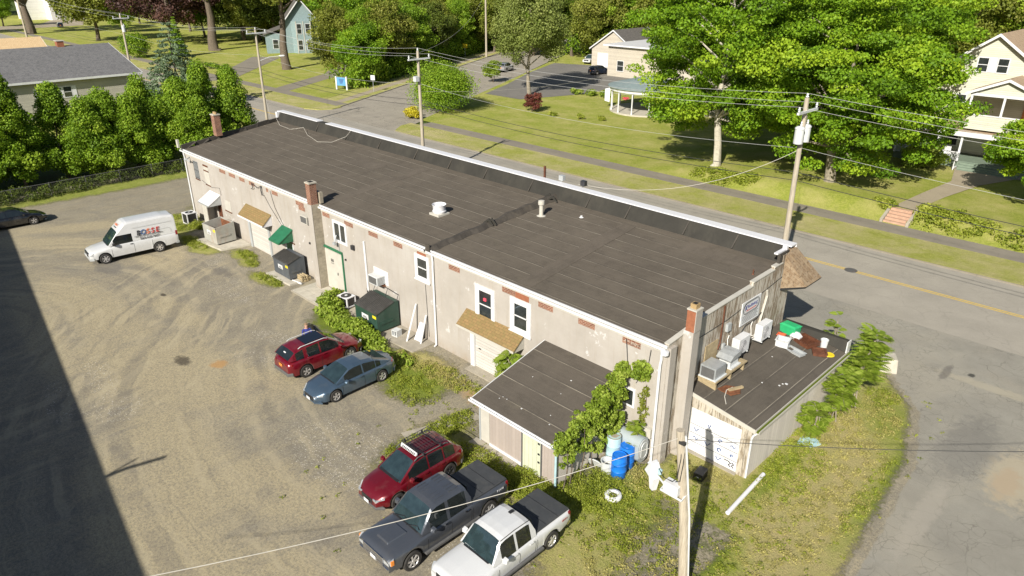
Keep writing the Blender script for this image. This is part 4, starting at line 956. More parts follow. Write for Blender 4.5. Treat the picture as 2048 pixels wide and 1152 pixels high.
# ------------------------------------------------------------------ garage annex at the street end
an = thing('garage_annex', 'low flat-roofed garage annex with white panelled door and peeling boards', 'building', (-11.2, 6, 0))
AX0, AX1, AY0, AY1 = XR + .003, -9.72, 1.72, 10.5
def az(x): return 2.98 - (x - AX0) * .155
m = MB(); m.yprism([(AX0, 2.15), (AX1, 2.15), (AX1, az(AX1) - .06), (AX0, az(AX0) - .06)], AY0, AY0 + .1); m.box(AX0, -12.42, AY0, AY0 + .1, -.1, 2.148); m.box(-10.15, AX1, AY0, AY0 + .1, -.1, 2.148); m.build('front_wall', 'peelx', an)
m = MB(); m.box(AX1 - .1, AX1, AY0 + .1, AY1, -.1, az(AX1) - .07); m.box(AX0, AX1 - .1, AY1 - .1, AY1, -.1, az(AX1) - .07); build_split(m, 'side_wall', 'shedy', an)
m = MB(); m.hexa([(AX0, AY0 - .12, az(AX0) - .1), (AX1 + .16, AY0 - .12, az(AX1 + .16) - .1), (AX1 + .16, AY1 + .05, az(AX1 + .16) - .1), (AX0, AY1 + .05, az(AX0) - .1), (AX0, AY0 - .12, az(AX0)), (AX1 + .16, AY0 - .12, az(AX1 + .16)), (AX1 + .16, AY1 + .05, az(AX1 + .16)), (AX0, AY1 + .05, az(AX0))]); m.build('roof', 'roofx', an)
m = MB(); m.hexa([(AX0, AY0 - .15, az(AX0) - .16), (AX1 + .18, AY0 - .15, az(AX1 + .18) - .16), (AX1 + .18, AY0 - .122, az(AX1 + .18) - .16), (AX0, AY0 - .122, az(AX0) - .16), (AX0, AY0 - .15, az(AX0) + .02), (AX1 + .18, AY0 - .15, az(AX1 + .18) + .02), (AX1 + .18, AY0 - .122, az(AX1 + .18) + .02), (AX0, AY0 - .122, az(AX0) + .02)]); m.build('fascia', 'cream', an)
m = MB(); zg = az(AX1 + .17); m.box(AX1 + .163, AX1 + .19, AY0 - .1, AY1, zg - .14, zg + .012); m.box(AX1 + .30, AX1 + .325, AY0 - .1, AY1, zg - .14, zg - .03); m.box(AX1 + .19, AX1 + .30, AY0 - .1, AY1, zg - .14, zg - .12); m.build('gutter', 'cream', an)
m = MB(); m.box(AX1 + .192, AX1 + .298, AY0 - .08, AY1 - .05, zg - .118, zg - .07); m.build('gutter_debris', 'leaf_weed', an)
m = MB(); m.tube([(AX1 + .24, AY0 - .02, zg - .13), (AX1 + .1, AY0 - .08, zg - .3), (AX1 + .04, AY0 - .06, zg - .5), (AX1 + .04, AY0 - .06, .1)], .045, 8); m.build('downspout', 'white', an, smooth=True)
m = MB(); m.hexa([(AX0 + .05, AY1 - .28, az(AX0)), (AX1 + .12, AY1 - .28, az(AX1)), (AX1 + .12, AY1 + .08, 2.2), (AX0 + .05, AY1 + .08, 2.2), (AX0 + .05, AY1 - .08, 3.04), (AX1 + .12, AY1 - .08, 3.02), (AX1 + .12, AY1 + .08, 3.02), (AX0 + .05, AY1 + .08, 3.04)]); m.build('front_parapet', 'flash2', an)
m = MB(); m.box(AX1 + .125, AX1 + .17, AY1 - .3, AY1 + .1, 2.35, 3.04); m.build('parapet_end', 'white', an)
m = MB(); m.box(AX1 + .003, AX1 + .05, AY1 - .1, AY1, 2.9, 4.1); 
dr = MB(); dr.box(-12.42, -10.15, AY0 + .02, AY0 + .08, .06, 2.14); door = dr.build('garage_door', 'white', an)
m = MB(); 
for iz in range(4):
    for ix in range(4):
        x0 = -12.38 + ix * .565; z0 = .1 + iz * .43; m.box(x0 + .02, x0 + .52, AY0 + .008, AY0 + .019, z0 + .02, z0 + .38)
m.build('door_panel', 'whitemetal', door)
m = MB(); r_ = random.Random(9)
for iz in range(1, 4): m.box(-12.4, -10.17, AY0 + .012, AY0 + .0195, .09 + iz * .43 - .008, .09 + iz * .43 + .008)
m.build('door_joint', 'darkmetal', door)
m = MB()
for ix, iz, sc in ((0, 2, .9), (0, 1, 1.2), (1, 1, 1.2), (2, 0, 1.1), (2, 2, .8), (2, 1, .9), (3, 2, .9), (3, 1, .6), (1, 3, .5)):
    xc = -12.38 + ix * .565 + .27; zc = .1 + iz * .43 + .2; k = r_.randrange(3)
    if k == 0: m.tube([(xc + .09 * sc * math.cos(a_), AY0 + .004, zc + .09 * sc * math.sin(a_)) for a_ in [i * .6 for i in range(9)]], .027, 4)
    elif k == 1: m.tube([(xc - .1 * sc, AY0 + .004, zc + .08), (xc, AY0 + .004, zc - .08), (xc + .12 * sc, AY0 + .004, zc + .1)], .024, 4)
    else: m.tube([(xc - .12, AY0 + .004, zc), (xc - .03, AY0 + .004, zc + .07 * sc), (xc + .05, AY0 + .004, zc - .03), (xc + .13, AY0 + .004, zc + .05)], .024, 4)
m.build('graffiti', 'text_blue', door)
m = MB()
for dx in (0, .14): 
    xc = -10.45 + dx; m.tube([(xc - .05, AY0 + .004, .42), (xc + .05, AY0 + .004, .36), (xc - .05, AY0 + .004, .27), (xc + .05, AY0 + .004, .19)], .027, 4)
m.box(-10.7, -10.5, AY0 + .002, AY0 + .007, .40, .44); m.build('graffiti', 'text_black', door)
m = MB(); m.box(-12.5, -12.43, AY0 - .03, AY0 + .1, -.05, 2.17); m.build('door_jamb', 'grey', an)
m = MB(); m.box(-12.4, -10.1, AY0 - .15, AY0 + .05, -.05, .05); m.build('threshold', 'concrete', an)

# ------------------------------------------------------------------ lean-to shed against the rear wall
ls = thing('lean_to_shed', 'pinkish board lean-to shed with dark sloping roof against the rear wall', 'shed', (-17, -2.2, 0))
LX0, LX1, LY = -19.1, -14.75, -4.12
def lz(y): return 3.35 + y * .232
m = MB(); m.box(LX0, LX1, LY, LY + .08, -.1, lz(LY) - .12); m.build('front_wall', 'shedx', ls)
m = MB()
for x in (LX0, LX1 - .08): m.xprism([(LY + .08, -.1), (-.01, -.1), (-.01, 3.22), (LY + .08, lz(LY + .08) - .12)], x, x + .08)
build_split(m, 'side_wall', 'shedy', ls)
m = MB(); m.hexa([(LX0 - .12, LY - .38, lz(LY - .38) - .08), (LX1 + .12, LY - .38, lz(LY - .38) - .08), (LX1 + .12, -.005, 3.27), (LX0 - .12, -.005, 3.27), (LX0 - .12, LY - .38, lz(LY - .38)), (LX1 + .12, LY - .38, lz(LY - .38)), (LX1 + .12, -.005, 3.35), (LX0 - .12, -.005, 3.35)]); m.build('roof', 'roofs', ls)
zg = lz(LY - .38)
m = MB(); m.box(LX0 - .2, LX1 + .16, LY - .41, LY - .383, zg - .1, zg + .015); m.box(LX0 - .2, LX1 + .16, LY - .52, LY - .495, zg - .1, zg - .01); m.box(LX0 - .2, LX1 + .16, LY - .495, LY - .41, zg - .1, zg - .08)
for i in range(7): m.box(LX0 + i * .72, LX0 + i * .72 + .03, LY - .52, LY - .4, zg - .012, zg)
m.box(LX1 + .122, LX1 + .15, LY - .38, 0, lz(0) - .9, lz(0) - .895)
m.build('gutter', 'white', ls)
m = MB(); m.hexa([(LX0 - .15, LY - .38, zg - .02), (LX0 - .122, LY - .38, zg - .02), (LX0 - .122, 0, 3.33), (LX0 - .15, 0, 3.33), (LX0 - .15, LY - .38, zg + .02), (LX0 - .122, LY - .38, zg + .02), (LX0 - .122, 0, 3.37), (LX0 - .15, 0, 3.37)])
m.hexa([(LX1 + .122, LY - .38, zg - .1), (LX1 + .15, LY - .38, zg - .1), (LX1 + .15, 0, 3.25), (LX1 + .122, 0, 3.25), (LX1 + .122, LY - .38, zg + .02), (LX1 + .15, LY - .38, zg + .02), (LX1 + .15, 0, 3.37), (LX1 + .122, 0, 3.37)]); build_split(m, 'edge_trim', 'white', ls)
m = MB(); m.box(-16.55, -15.55, LY - .03, LY - .003, .05, lz(LY) - .2); dd = m.build('door', 'planks', ls)
m = MB(); m.box(-16.62, -16.55, LY - .05, LY - .003, 0, lz(LY) - .15); m.box(-15.55, -15.49, LY - .05, LY - .003, 0, lz(LY) - .15); m.build('door_frame', 'trim', dd)
m = MB(); 
for z in (.7, 1.1, 1.6): m.box(-15.7, -15.6, LY - .05, LY - .03, z, z + .08)
m.build('latch', 'black', dd)
m = MB(); m.box(LX0 + .02, LX0 + .55, LY - .025, LY - .004, .1, lz(LY) - .15); m.build('pale_board', 'cream', ls)
m = MB(); m.box(LX0 + .55, -16.65, LY - .04, LY - .004, .02, .17); m.build('base_board', 'white', ls)
m = MB(); m.box(LX0 - .05, LX0 + .03, LY - .06, LY + .06, 0, lz(LY) - .1); m.build('corner_post', 'grey', ls)
m = MB(); m.tube([(LX1 + .05, LY - .42, zg - .1), (LX1 + .03, LY - .2, zg - .3), (LX1 + .03, LY - .06, zg - .45), (LX1 + .03, LY - .06, .08)], .05, 8); m.build('downspout', 'oldblue', ls)
m = MB(); m.prism([(LX0 - .3, LY - 1.0), (-16.8, LY - .75), (-16.8, LY - .02), (LX0 - .3, LY - .02)], -.1, .05); struct('concrete_apron', m, 'concrete')

# ------------------------------------------------------------------ vehicles
def ip(x, pts): return float(np.interp(x, [p[0] for p in pts], [p[1] for p in pts]))
def make_wheel(parent, x, y, r, wdt, spokes, side, rimmat='rim', split=False):
    """side = +1 outer face towards +y"""
    m = MB(); h = wdt / 2
    m.lathe([(r * .62, -h), (r * .92, -h), (r, -h * .7), (r, h * .7), (r * .92, h), (r * .64, h)], (x, y, r), 24, axis='y', caps=False)
    tyre = m.build('wheel', 'rubber', parent, smooth=True, local=True)
    yo = y + side * (h - .02); f = MB()
    f.lathe([(r * .64, -.03 * side), (r * .645, .012 * side), (r * .60, .016 * side), (r * .57, -.02 * side)], (x, yo, r), 24, axis='y', caps=False)
    for k in range(spokes):
        a = 2 * math.pi * k / spokes + .3
        for da in ((-.10, .10) if split else (0,)):
            a0, a1 = a, a + da * 1.6; w0, w1 = r * .075, r * (.05 if split else .095)
            def pt(rad, ang, off): return (x + rad * math.cos(ang) - off * math.sin(ang), r + rad * math.sin(ang) + off * math.cos(ang))
            p = [pt(r * .10, a0, -w0), pt(r * .61, a1, -w1), pt(r * .61, a1, w1), pt(r * .10, a0, w0)]
            ya, yb = yo - .012 * side, yo + .012 * side
            f.hexa([(q[0], ya, q[1]) for q in p] + [(q[0], yb, q[1]) for q in p])
    f.lathe([(r * .02, .02 * side), (r * .15, .016 * side), (r * .16, -.01 * side)], (x, yo, r), 12, axis='y')
    f.build('rim', rimmat, tyre, local=True)
    b = MB(); b.lathe([(.01, 0), (r * .61, 0), (r * .61, -.02 * side)], (x, yo - .03 * side, r), 20, axis='y'); b.build('brake_well', 'dark', tyre, local=True)

def vehicle(name, label, cat, loc, rz, S, group=None):
    t = thing(name, label, cat, loc, rz, group)
    L, W = S['L'], S['W'] / 2; ax = S['ax']; r = S['r']; ar = r * S.get('arch', 1.16)
    xs = sorted(set([round(v, 3) for v in np.linspace(-L / 2, L / 2, int(L / .075))] + [a + s_ * ar * math.cos(R(q)) for a in ax for s_ in (1,) for q in range(0, 181, 12)]))
    top, sh, wid, zb = S['top'], S['sh'], S['wid'], S['zb']
    def ring(x):
        zt, zs, w, b = ip(x, top), ip(x, sh), W * ip(x, wid), ip(x, zb)
        bb = b
        for a in ax:
            if abs(x - a) <= ar: bb = max(bb, r * .98 + math.sqrt(max(0, ar * ar - (x - a) ** 2)))
        bb = min(bb, zs - .12); zm = bb + (zs - bb) * .5
        bow = S.get('bow', .03)
        return [(0, b), (w * .86, max(b, bb - .02) if bb == b else bb), (w * .975 - (.02 if bb == b else 0), bb + .03), (w, zm), (w - bow * .5, zs - .09), (w - bow - .02, zs - .02), (w - bow - .09, zs + .012), (w * .55, zs + (zt - zs) * .85), (0, zt)]
    m = MB(); rr = [ring(x) for x in xs]; K = 9
    for x, g in zip(xs, rr):
        for (y, z) in g: m.v.append((x, y, z))
        for (y, z) in g: m.v.append((x, -y, z))
    n = 2 * K
    for i in range(len(xs) - 1):
        a, b = i * n, (i + 1) * n
        for k in range(K - 1):
            m.f.append((a + k, b + k, b + k + 1, a + k + 1)); m.f.append((a + K + k, a + K + k + 1, b + K + k + 1, b + K + k)); m.mi += [1 if k == 0 else (2 if (k == 1 and S.get('clad')) else 0)] * 2
    for i, s_ in ((0, 0), (len(xs) - 1, 1)):
        a = i * n; loop = [a + k for k in range(K)] + [a + K + k for k in reversed(range(1, K - 1))]
        m.f.append(tuple(loop if s_ else reversed(loop))); m.mi.append(0)
    m.build('body', [S['paint'], 'dark', 'trim'], t, smooth=True, local=True)
    def sidey(x, z=None): w = W * ip(x, wid); return w
    # cabin
    c = S['cab']; ct = c['top']; k_ = c.get('tumble', .32); x0, x1 = ct[0][0], ct[-1][0]
    belt = c['belt']; cw = c.get('w', .93); winz = c.get('winz', 99); rail = .90
    cuts = [q for q in c['pillars'] if q[0] > -8]        # list of (xa, xb) that are body coloured on the side
    cxs = sorted(set([round(v, 3) for v in np.linspace(x0, x1, int((x1 - x0) / .08))] + [p[0] for p in ct] + [v for p in cuts for v in p]))
    def cring(x):
        zt = ip(x, ct); zb_ = ip(x, belt) - .02; zt = max(zt, zb_ + .01); wb = (W - .07) * cw / .93 * min(1, ip(x, wid) / .97)
        zr = zb_ + (zt - zb_) * rail; zw = min(zr, winz)
        f = lambda z: wb - k_ * (z - zb_) * c.get('tscale', 1)
        return [(f(zb_), zb_), (f(zw), zw), (f(zr), zr), (f(zt) - .07, zt), (f(zt) * .6, zt + .035 * min(1, (zt - zb_) * 3)), (0, zt + .045 * min(1, (zt - zb_) * 3))]
    C = [cring(x) for x in cxs]; bod, wsh, rear, side, side2 = MB(), MB(), MB(), {}, None
    xw0, xw1 = c['ws']; xr0, xr1 = c['rw']
    for i in range(len(cxs) - 1):
        xa, xb = cxs[i], cxs[i + 1]; xm = (xa + xb) / 2
        for sgn in (1, -1):
            P = [(xa, sgn * y, z) for y, z in C[i]]; Q = [(xb, sgn * y, z) for y, z in C[i + 1]]
            for k in range(5):
                q = (P[k], Q[k], Q[k + 1], P[k + 1]); q = q if sgn > 0 else q[::-1]
                if k == 0:
                    pil = any(a <= xm <= b for a, b in cuts) or not (c['win'][0] <= xm <= c['win'][1])
                    if pil: bod.quad(*q)
                    else:
                        key = (sgn, sum(1 for a, b in cuts if (a + b) / 2 < xm)); side.setdefault(key, MB()).quad(*q)
                elif k in (1, 2): bod.quad(*q)
                else:
                    if min(xw0, xw1) <= xm <= max(xw0, xw1): wsh.quad(*q)
                    elif min(xr0, xr1) <= xm <= max(xr0, xr1): rear.quad(*q)
                    else: bod.quad(*q)
    bod.build('roof', S.get('roofpaint', S['paint']), t, smooth=True, local=True)
    wsh.build('windshield', 'windshield', t, smooth=True, local=True)
    if rear.f: rear.build('rear_window', 'carglass' if not S.get('lightrear') else 'windshield', t, smooth=True, local=True)
    else:
        m = MB(); yb = C[0][0][0] * .75; m.box(cxs[0] - .012, cxs[0] - .002, -yb, yb, C[0][0][1] + .08, C[0][3][1] - .1)
    for key, mb in side.items(): mb.build('side_window', 'carglass', t, smooth=True, local=True)
    # wiper cowl
    zc = ip(ct[-1][0], top); m = MB(); xc = ct[-1][0]; m.hexa([(xc - .10, -W * .74, zc + .0), (xc + .05, -W * .66, zc - .01), (xc + .05, W * .66, zc - .01), (xc - .10, W * .74, zc + .0), (xc - .10, -W * .74, zc + .035), (xc + .05, -W * .66, zc + .012), (xc + .05, W * .66, zc + .012), (xc - .10, W * .74, zc + .035)]); m.build('wiper_cowl', 'black', t, local=True)
    for x_ in ax:
        for s_ in (1, -1): make_wheel(t, x_, s_ * (W - .14), r, .24, S.get('spokes', 5), s_, S.get('rimmat', 'rim'), S.get('split', False))
    m = MB()
    for s_ in (-1, 1):
        for x_ in ax: m.lathe([(ar * .9, -.3), (ar * .9, .0)], (x_, s_ * (W - .34), r), 16, axis='y')
    m.build('wheel_housing', 'dark', t, local=True)
    # front
    xf = L / 2; F = S['front']
    for s_ in (1, -1):
        m = MB(); y0, y1, z0, z1, dx = F['lamp']; wf_ = ip(xf, wid) * W; xo = xf - dx; xm_ = xf - min(.14, dx * .45)
        cols = [(xf + .012, y0 * W, ip(xf, sh)), (xf + .008, wf_ * .97, ip(xf, sh)), (xm_, ip(xm_, wid) * W + .004, ip(xm_, sh)), (xo, ip(xo, wid) * W + .006, ip(xo, sh))]
        for (a_, b_) in zip(cols, cols[1:]):
            za, zb2 = min(z1, a_[2] - .01), min(z1 + .03, b_[2] - .01)
            q = [(a_[0], s_ * a_[1], z0), (b_[0], s_ * b_[1], z0 + .01), (b_[0] - .05, s_ * (b_[1] - .06), z0 + .01), (a_[0] - .05, s_ * (a_[1] - .06), z0), (a_[0] - .015, s_ * a_[1], za), (b_[0] - .015, s_ * b_[1], zb2), (b_[0] - .08, s_ * (b_[1] - .06), zb2), (a_[0] - .08, s_ * (a_[1] - .06), za)]
            if s_ < 0: q = q[:4][::-1] + q[4:][::-1]
            m.hexa(q)
        h_ = m.build('headlight', 'lamp', t, local=True)
        if F.get('amber'):
            m = MB(); yy = s_ * (ip(xo, wid) * W); m.box(xo - .02, xo + .10, yy - .03, yy + .03, z0 + .03, min(z1, ip(xo, sh) - .02)); m.build('indicator', 'amber', h_, local=True)
    gw, g0, g1 = F['grille']; m = MB(); m.box(xf - .05, xf + .012, -gw * W, gw * W, g0, g1); gr = m.build('grille', F.get('gmat', 'black'), t, local=True)
    if F.get('frame'):
        m = MB(); c_ = [(xf + .02, -gw * W, g0), (xf + .02, gw * W, g0), (xf + .02, gw * W, g1), (xf + .02, -gw * W, g1), (xf + .02, -gw * W, g0)]; m.tube(c_, .025, 5); m.build('grille_frame', 'chrome', gr, local=True)
    if F.get('bars'):
        m = MB()
        for i in range(F['bars']): z = g0 + (g1 - g0) * (i + .5) / F['bars']; m.box(xf + .0125, xf + .03, -gw * W, gw * W, z - .012, z + .012)
        m.build('grille_bar', 'chrome', gr, local=True)
    b0, b1, bm = F['bumper']; m = MB(); wf = ip(xf, wid) * W
    m.hexa([(xf - .25, -W * .96, b0), (xf + .03, -wf * .95, b0), (xf + .03, wf * .95, b0), (xf - .25, W * .96, b0), (xf - .25, -W * .96, b1), (xf + .045, -wf * .95, b1), (xf + .045, wf * .95, b1), (xf - .25, W * .96, b1)]); m.build('front_bumper', bm, t, local=True, bevel=.02)
    m = MB(); m.box(xf + .046, xf + .056, -.16, .16, b1 - .02, b1 + .13); m.build('licence_plate', 'white', t, local=True)
    # rear
    B = S['back']; xb = -L / 2
    for s_ in (1, -1):
        m = MB(); y0, y1, z0, z1, dx = B['lamp']; ya, yb = s_ * y0 * W, s_ * y1 * W
        q = [(xb - .012, ya, z0), (xb + .10, ya, z0), (xb + dx + .1, yb, z0), (xb + dx - .02, yb, z0)]; q2 = [(a, b, z1) for a, b, _ in q]
        if s_ > 0: q, q2 = q[::-1], q2[::-1]
        m.hexa(q + q2); m.build('taillight', 'redlens', t, local=True)
    b0, b1, bm = B['bumper']; wr = ip(xb, wid) * W; m = MB()
    m.hexa([(xb - .05, -wr * .97, b0), (xb + .2, -W * .95, b0), (xb + .2, W * .95, b0), (xb - .05, wr * .97, b0), (xb - .05, -wr * .97, b1), (xb + .2, -W * .95, b1), (xb + .2, W * .95, b1), (xb - .05, wr * .97, b1)]); m.build('rear_bumper', bm, t, local=True, bevel=.02)
    m = MB(); m.box(xb - .03, xb - .02, -.16, .16, B.get('plate', .85) - .07, B.get('plate', .85) + .07); m.build('licence_plate', B.get('pmat', 'white'), t, local=True)
    # mirrors, handles, gaps
    for s_ in (1, -1):
        mx, mz, ms = S['mirror']; yy = s_ * (W + .10); m = MB()
        m.hexa([(mx - .05 * ms, yy - .10, mz - .09 * ms), (mx + .1 * ms, yy - .08, mz - .07 * ms), (mx + .07 * ms, yy + .10, mz - .07 * ms), (mx - .05 * ms, yy + .10, mz - .09 * ms), (mx - .05 * ms, yy - .10, mz + .09 * ms), (mx + .08 * ms, yy - .08, mz + .07 * ms), (mx + .05 * ms, yy + .10, mz + .06 * ms), (mx - .05 * ms, yy + .10, mz + .09 * ms)])
        m.tube([(mx, s_ * (W - .09), mz - .06), (mx, s_ * (W + .04), mz - .03)], .03, 5)
        m.build('mirror', S.get('mirmat', S['paint']), t, local=True, bevel=.02)
    for gx, z0, z1 in S['gaps']:
        for s_ in (1, -1):
            m = MB()
            zs_ = ip(gx, sh); zz_ = np.linspace(z0, min(z1, zs_ - .02), 5)
            for a, b in zip(zz_, zz_[1:]):
                def yat(z):
                    g = ring(gx); ys_ = [p[0] for p in g[1:7]]; zs2 = [p[1] for p in g[1:7]]; return float(np.interp(z, zs2, ys_))
                ya, yb_ = yat(a) * s_, yat(b) * s_; e_ = .004 * s_
                m.hexa([(gx - .009, ya - e_, a), (gx + .009, ya - e_, a), (gx + .009, ya + e_, a), (gx - .009, ya + e_, a), (gx - .009, yb_ - e_, b), (gx + .009, yb_ - e_, b), (gx + .009, yb_ + e_, b), (gx - .009, yb_ + e_, b)])
            if m.f: m.build('door_gap', 'dark', t, local=True)
    for hx, hz in S['handles']:
        for s_ in (1, -1): m = MB(); m.box(hx - .1, hx + .1, s_ * (W * ip(hx, wid)) - .02, s_ * (W * ip(hx, wid)) + .025, hz - .02, hz + .02); m.build('door_handle', S.get('hmat', S['paint']), t, local=True)
    return t, ring, xs

BASEW = lambda L, f=.80, r=.82: [(-L / 2, r), (-L / 2 + .08, r + .07), (-L / 2 + .3, .955), (-L / 2 + .8, 1.), (L / 2 - 1.0, 1.), (L / 2 - .45, .965), (L / 2 - .15, f + .09), (L / 2, f)]
# --- blue sedan
L = 4.87
sedan = dict(L=L, W=1.84, r=.335, ax=(-1.415 - .02, 1.395), paint='p_blue', split=True, spokes=5, bow=.04,
    top=[(-L/2, .78), (-L/2+.05, .98), (-2.0, 1.06), (-1.3, 1.02), (.9, .98), (1.3, .93), (1.9, .82), (2.25, .70), (L/2, .56)],
    sh=[(-L/2, .72), (-L/2+.08, .90), (-1.8, .98), (-1.2, .96), (.8, .90), (1.4, .86), (2.0, .74), (L/2, .52)],
    wid=BASEW(L, .62, .74), zb=[(-L/2, .36), (-2, .24), (1.9, .20), (L/2, .24)],
    cab=dict(top=[(-2.02, 1.04), (-1.15, 1.33), (-.5, 1.425), (.1, 1.43), (.42, 1.38), (1.28, .95)], belt=[(-2.1, 1.03), (-1.3, .98), (1.3, .93)], ws=(.40, 1.28), rw=(-2.02, -1.12), win=(-1.42, .82), pillars=[(-.38, -.30), (-1.16, -1.12)], tumble=.38, w=.90),
    lightrear=True,
    front=dict(lamp=(.50, .86, .56, .66, .34), grille=(.42, .30, .52), bumper=(.20, .30, 'p_blue'), bars=0, **{'in': .05}), back=dict(lamp=(.5, .88, .82, .93, .26), bumper=(.30, .5, 'p_blue')),
    mirror=(.78, .98, 1.), gaps=[(.98, .26, .9), (-.34, .26, .95), (-1.0, .5, .95)], handles=[(-.15, .86), (-1.12, .88)])
sd_, _, _ = vehicle('sedan', 'slate blue four-door sedan parked nose out between the red crossover and the garage door', 'car', (-26.98, -5.66, 0), R(-90), sedan); sd_.scale = (.93, .94, .96)
# --- red crossover with open door
L = 4.65
suv = dict(L=L, W=1.84, r=.36, ax=(-1.36, 1.365), paint='p_red', spokes=5, split=True, clad=True, bow=.04,
    top=[(-L/2, .98), (-L/2+.06, 1.06), (-1.9, 1.17), (.9, 1.10), (1.3, 1.06), (1.85, .99), (2.15, .88), (L/2, .66)],
    sh=[(-L/2, .9), (-L/2+.1, 1.0), (-1.7, 1.12), (.8, 1.04), (1.5, .98), (2.05, .85), (L/2, .6)],
    wid=BASEW(L, .66, .80), zb=[(-L/2, .40), (-2, .26), (1.8, .24), (L/2, .28)],
    cab=dict(top=[(-2.24, 1.22), (-1.80, 1.53), (-1.35, 1.62), (-.3, 1.67), (.25, 1.62), (1.15, 1.05)], belt=[(-2.3, 1.20), (-1.4, 1.13), (1.2, 1.0)], ws=(.24, 1.15), rw=(-2.24, -1.82), win=(-1.86, .72), pillars=[(-1.36, -1.14), (-.42, -.34)], tumble=.33, w=.91),
    front=dict(lamp=(.48, .86, .74, .82, .30), grille=(.45, .42, .66), bumper=(.26, .38, 'trim'), gmat='black', **{'in': .05}), back=dict(lamp=(.50, .92, .88, 1.0, .22), bumper=(.34, .52, 'trim'), plate=.80, pmat='amber'),
    mirror=(.72, 1.10, 1.), gaps=[(.92, .36, 1.0), (-.38, .36, 1.04), (-1.3, .7, 1.05)], handles=[(-.18, .98), (-1.1, 1.0)])
cr, _, _ = vehicle('crossover', 'crimson crossover with dark sunroof and its far front door open', 'car', (-30.0, -5.5, 0), R(90), suv); cr.scale = (.94, .94, .97)
m = MB(); m.hexa([(-1.05, -.48, 1.678), (.12, -.48, 1.70), (.12, .48, 1.70), (-1.05, .48, 1.678), (-1.05, -.48, 1.705), (.12, -.48, 1.722), (.12, .48, 1.722), (-1.05, .48, 1.705)]); m.build('sunroof', 'sunroof', cr, local=True)
for s_ in (1, -1): m = MB(); m.tube([(-1.55, s_ * .60, 1.63), (-1.4, s_ * .61, 1.70), (.0, s_ * .62, 1.72), (.18, s_ * .62, 1.65)], .022, 6); m.build('roof_rail', 'palegrey', cr, local=True)
m = MB(); m.lathe([(.13, 0), (.11, .015)], (-1.97, .0, 1.52), 14, axis='z'); 
m = MB(); m.hexa([(-2.13, -.12, 1.22), (-2.155, -.12, 1.22), (-2.155, .12, 1.22), (-2.13, .12, 1.22), (-1.99, -.10, 1.43), (-2.01, -.10, 1.43), (-2.01, .10, 1.43), (-1.99, .10, 1.43)]); m.build('rear_sticker', 'white', cr, local=True)
for s_ in (1, -1): m = MB(); m.tube([(.80, s_ * .865, 1.045), (-.4, s_ * .885, 1.10), (-1.12, s_ * .875, 1.135), (-1.20, s_ * .80, 1.40)], .012, 4); m.build('window_strip', 'chrome', cr, local=True)
# open door on the left side of the car, swung out 55 degrees
m = MB(); hx, hy = .90, .92; a = R(118); ux, uy = math.cos(a), math.sin(a)
def dp(d, z, o=0.): return (hx + ux * d - uy * o, hy + uy * d + ux * o, z)
m.hexa([dp(0, .35, -.04), dp(1.12, .35, -.04), dp(1.12, .35, .04), dp(0, .35, .04), dp(0, 1.02, -.04), dp(1.12, 1.04, -.04), dp(1.12, 1.04, .04), dp(0, 1.02, .04)]); dr = m.build('open_door', 'p_red', cr, local=True)
m = MB(); m.tube([dp(.02, 1.03), dp(.55, 1.52), dp(.95, 1.58), dp(1.1, 1.05)], .028, 5); m.build('window_frame', 'black', dr, local=True)
m = MB(); m.poly([dp(.08, 1.05), dp(1.06, 1.06), dp(.94, 1.54), dp(.56, 1.49)]); m.build('side_window', 'carglass', dr, local=True)
# --- dark red wagon-hatchback with roof basket
L = 4.47
xt = dict(L=L, W=1.80, r=.345, ax=(-1.34, 1.325), paint='p_maroon', spokes=5, split=True, clad=True, rimmat='darkmetal', arch=1.2, bow=.04,
    top=[(-L/2, .98), (-L/2+.05, 1.04), (-1.9, 1.10), (.9, 1.06), (1.25, 1.02), (1.8, .92), (2.05, .82), (L/2, .66)],
    sh=[(-L/2, .9), (-L/2+.1, .99), (-1.7, 1.05), (.8, .99), (1.4, .92), (1.95, .80), (L/2, .6)],
    wid=BASEW(L, .68, .80), zb=[(-L/2, .42), (-2, .30), (1.7, .28), (L/2, .30)],
    cab=dict(top=[(-2.12, 1.12), (-1.62, 1.50), (-1.2, 1.57), (-.2, 1.60), (.28, 1.54), (1.12, 1.02)], belt=[(-2.2, 1.1), (-1.3, 1.05), (1.2, .98)], ws=(.27, 1.12), rw=(-2.12, -1.64), win=(-1.72, .70), pillars=[(-1.16, -1.10), (-.36, -.29)], tumble=.34, w=.91),
    front=dict(lamp=(.46, .88, .68, .80, .30), grille=(.40, .46, .66), bumper=(.28, .40, 'trim'), **{'in': .05}), back=dict(lamp=(.55, .92, .86, 1.02, .22), bumper=(.34, .52, 'trim')),
    mirror=(.70, 1.08, 1.), gaps=[(.90, .40, .97), (-.32, .40, 1.0), (-1.12, .6, 1.0)], handles=[(-.1, .93), (-.98, .95)])
xk, _, _ = vehicle('hatchback', 'dark red hatchback with a wire luggage basket on its roof', 'car', (-18.98, -7.97, 0), R(-90), xt); xk.scale = (.95, .95, .97)
for s_ in (1, -1): m = MB(); m.tube([(-1.5, s_ * .60, 1.55), (-1.35, s_ * .61, 1.63), (.1, s_ * .62, 1.66), (.28, s_ * .62, 1.57)], .025, 6); m.build('roof_rail', 'trim', xk, local=True)
m = MB(); bx0, bx1, by, bz = -1.35, .02, .52, 1.74
for i in range(10): xx = bx0 + .08 + i * (bx1 - bx0 - .1) / 9; m.tube([(xx, -by, bz), (xx, by, bz)], .011, 5)
for yy in (-by, -.17, .17, by): m.tube([(bx0, yy, bz), (bx1, yy, bz)], .013, 5)
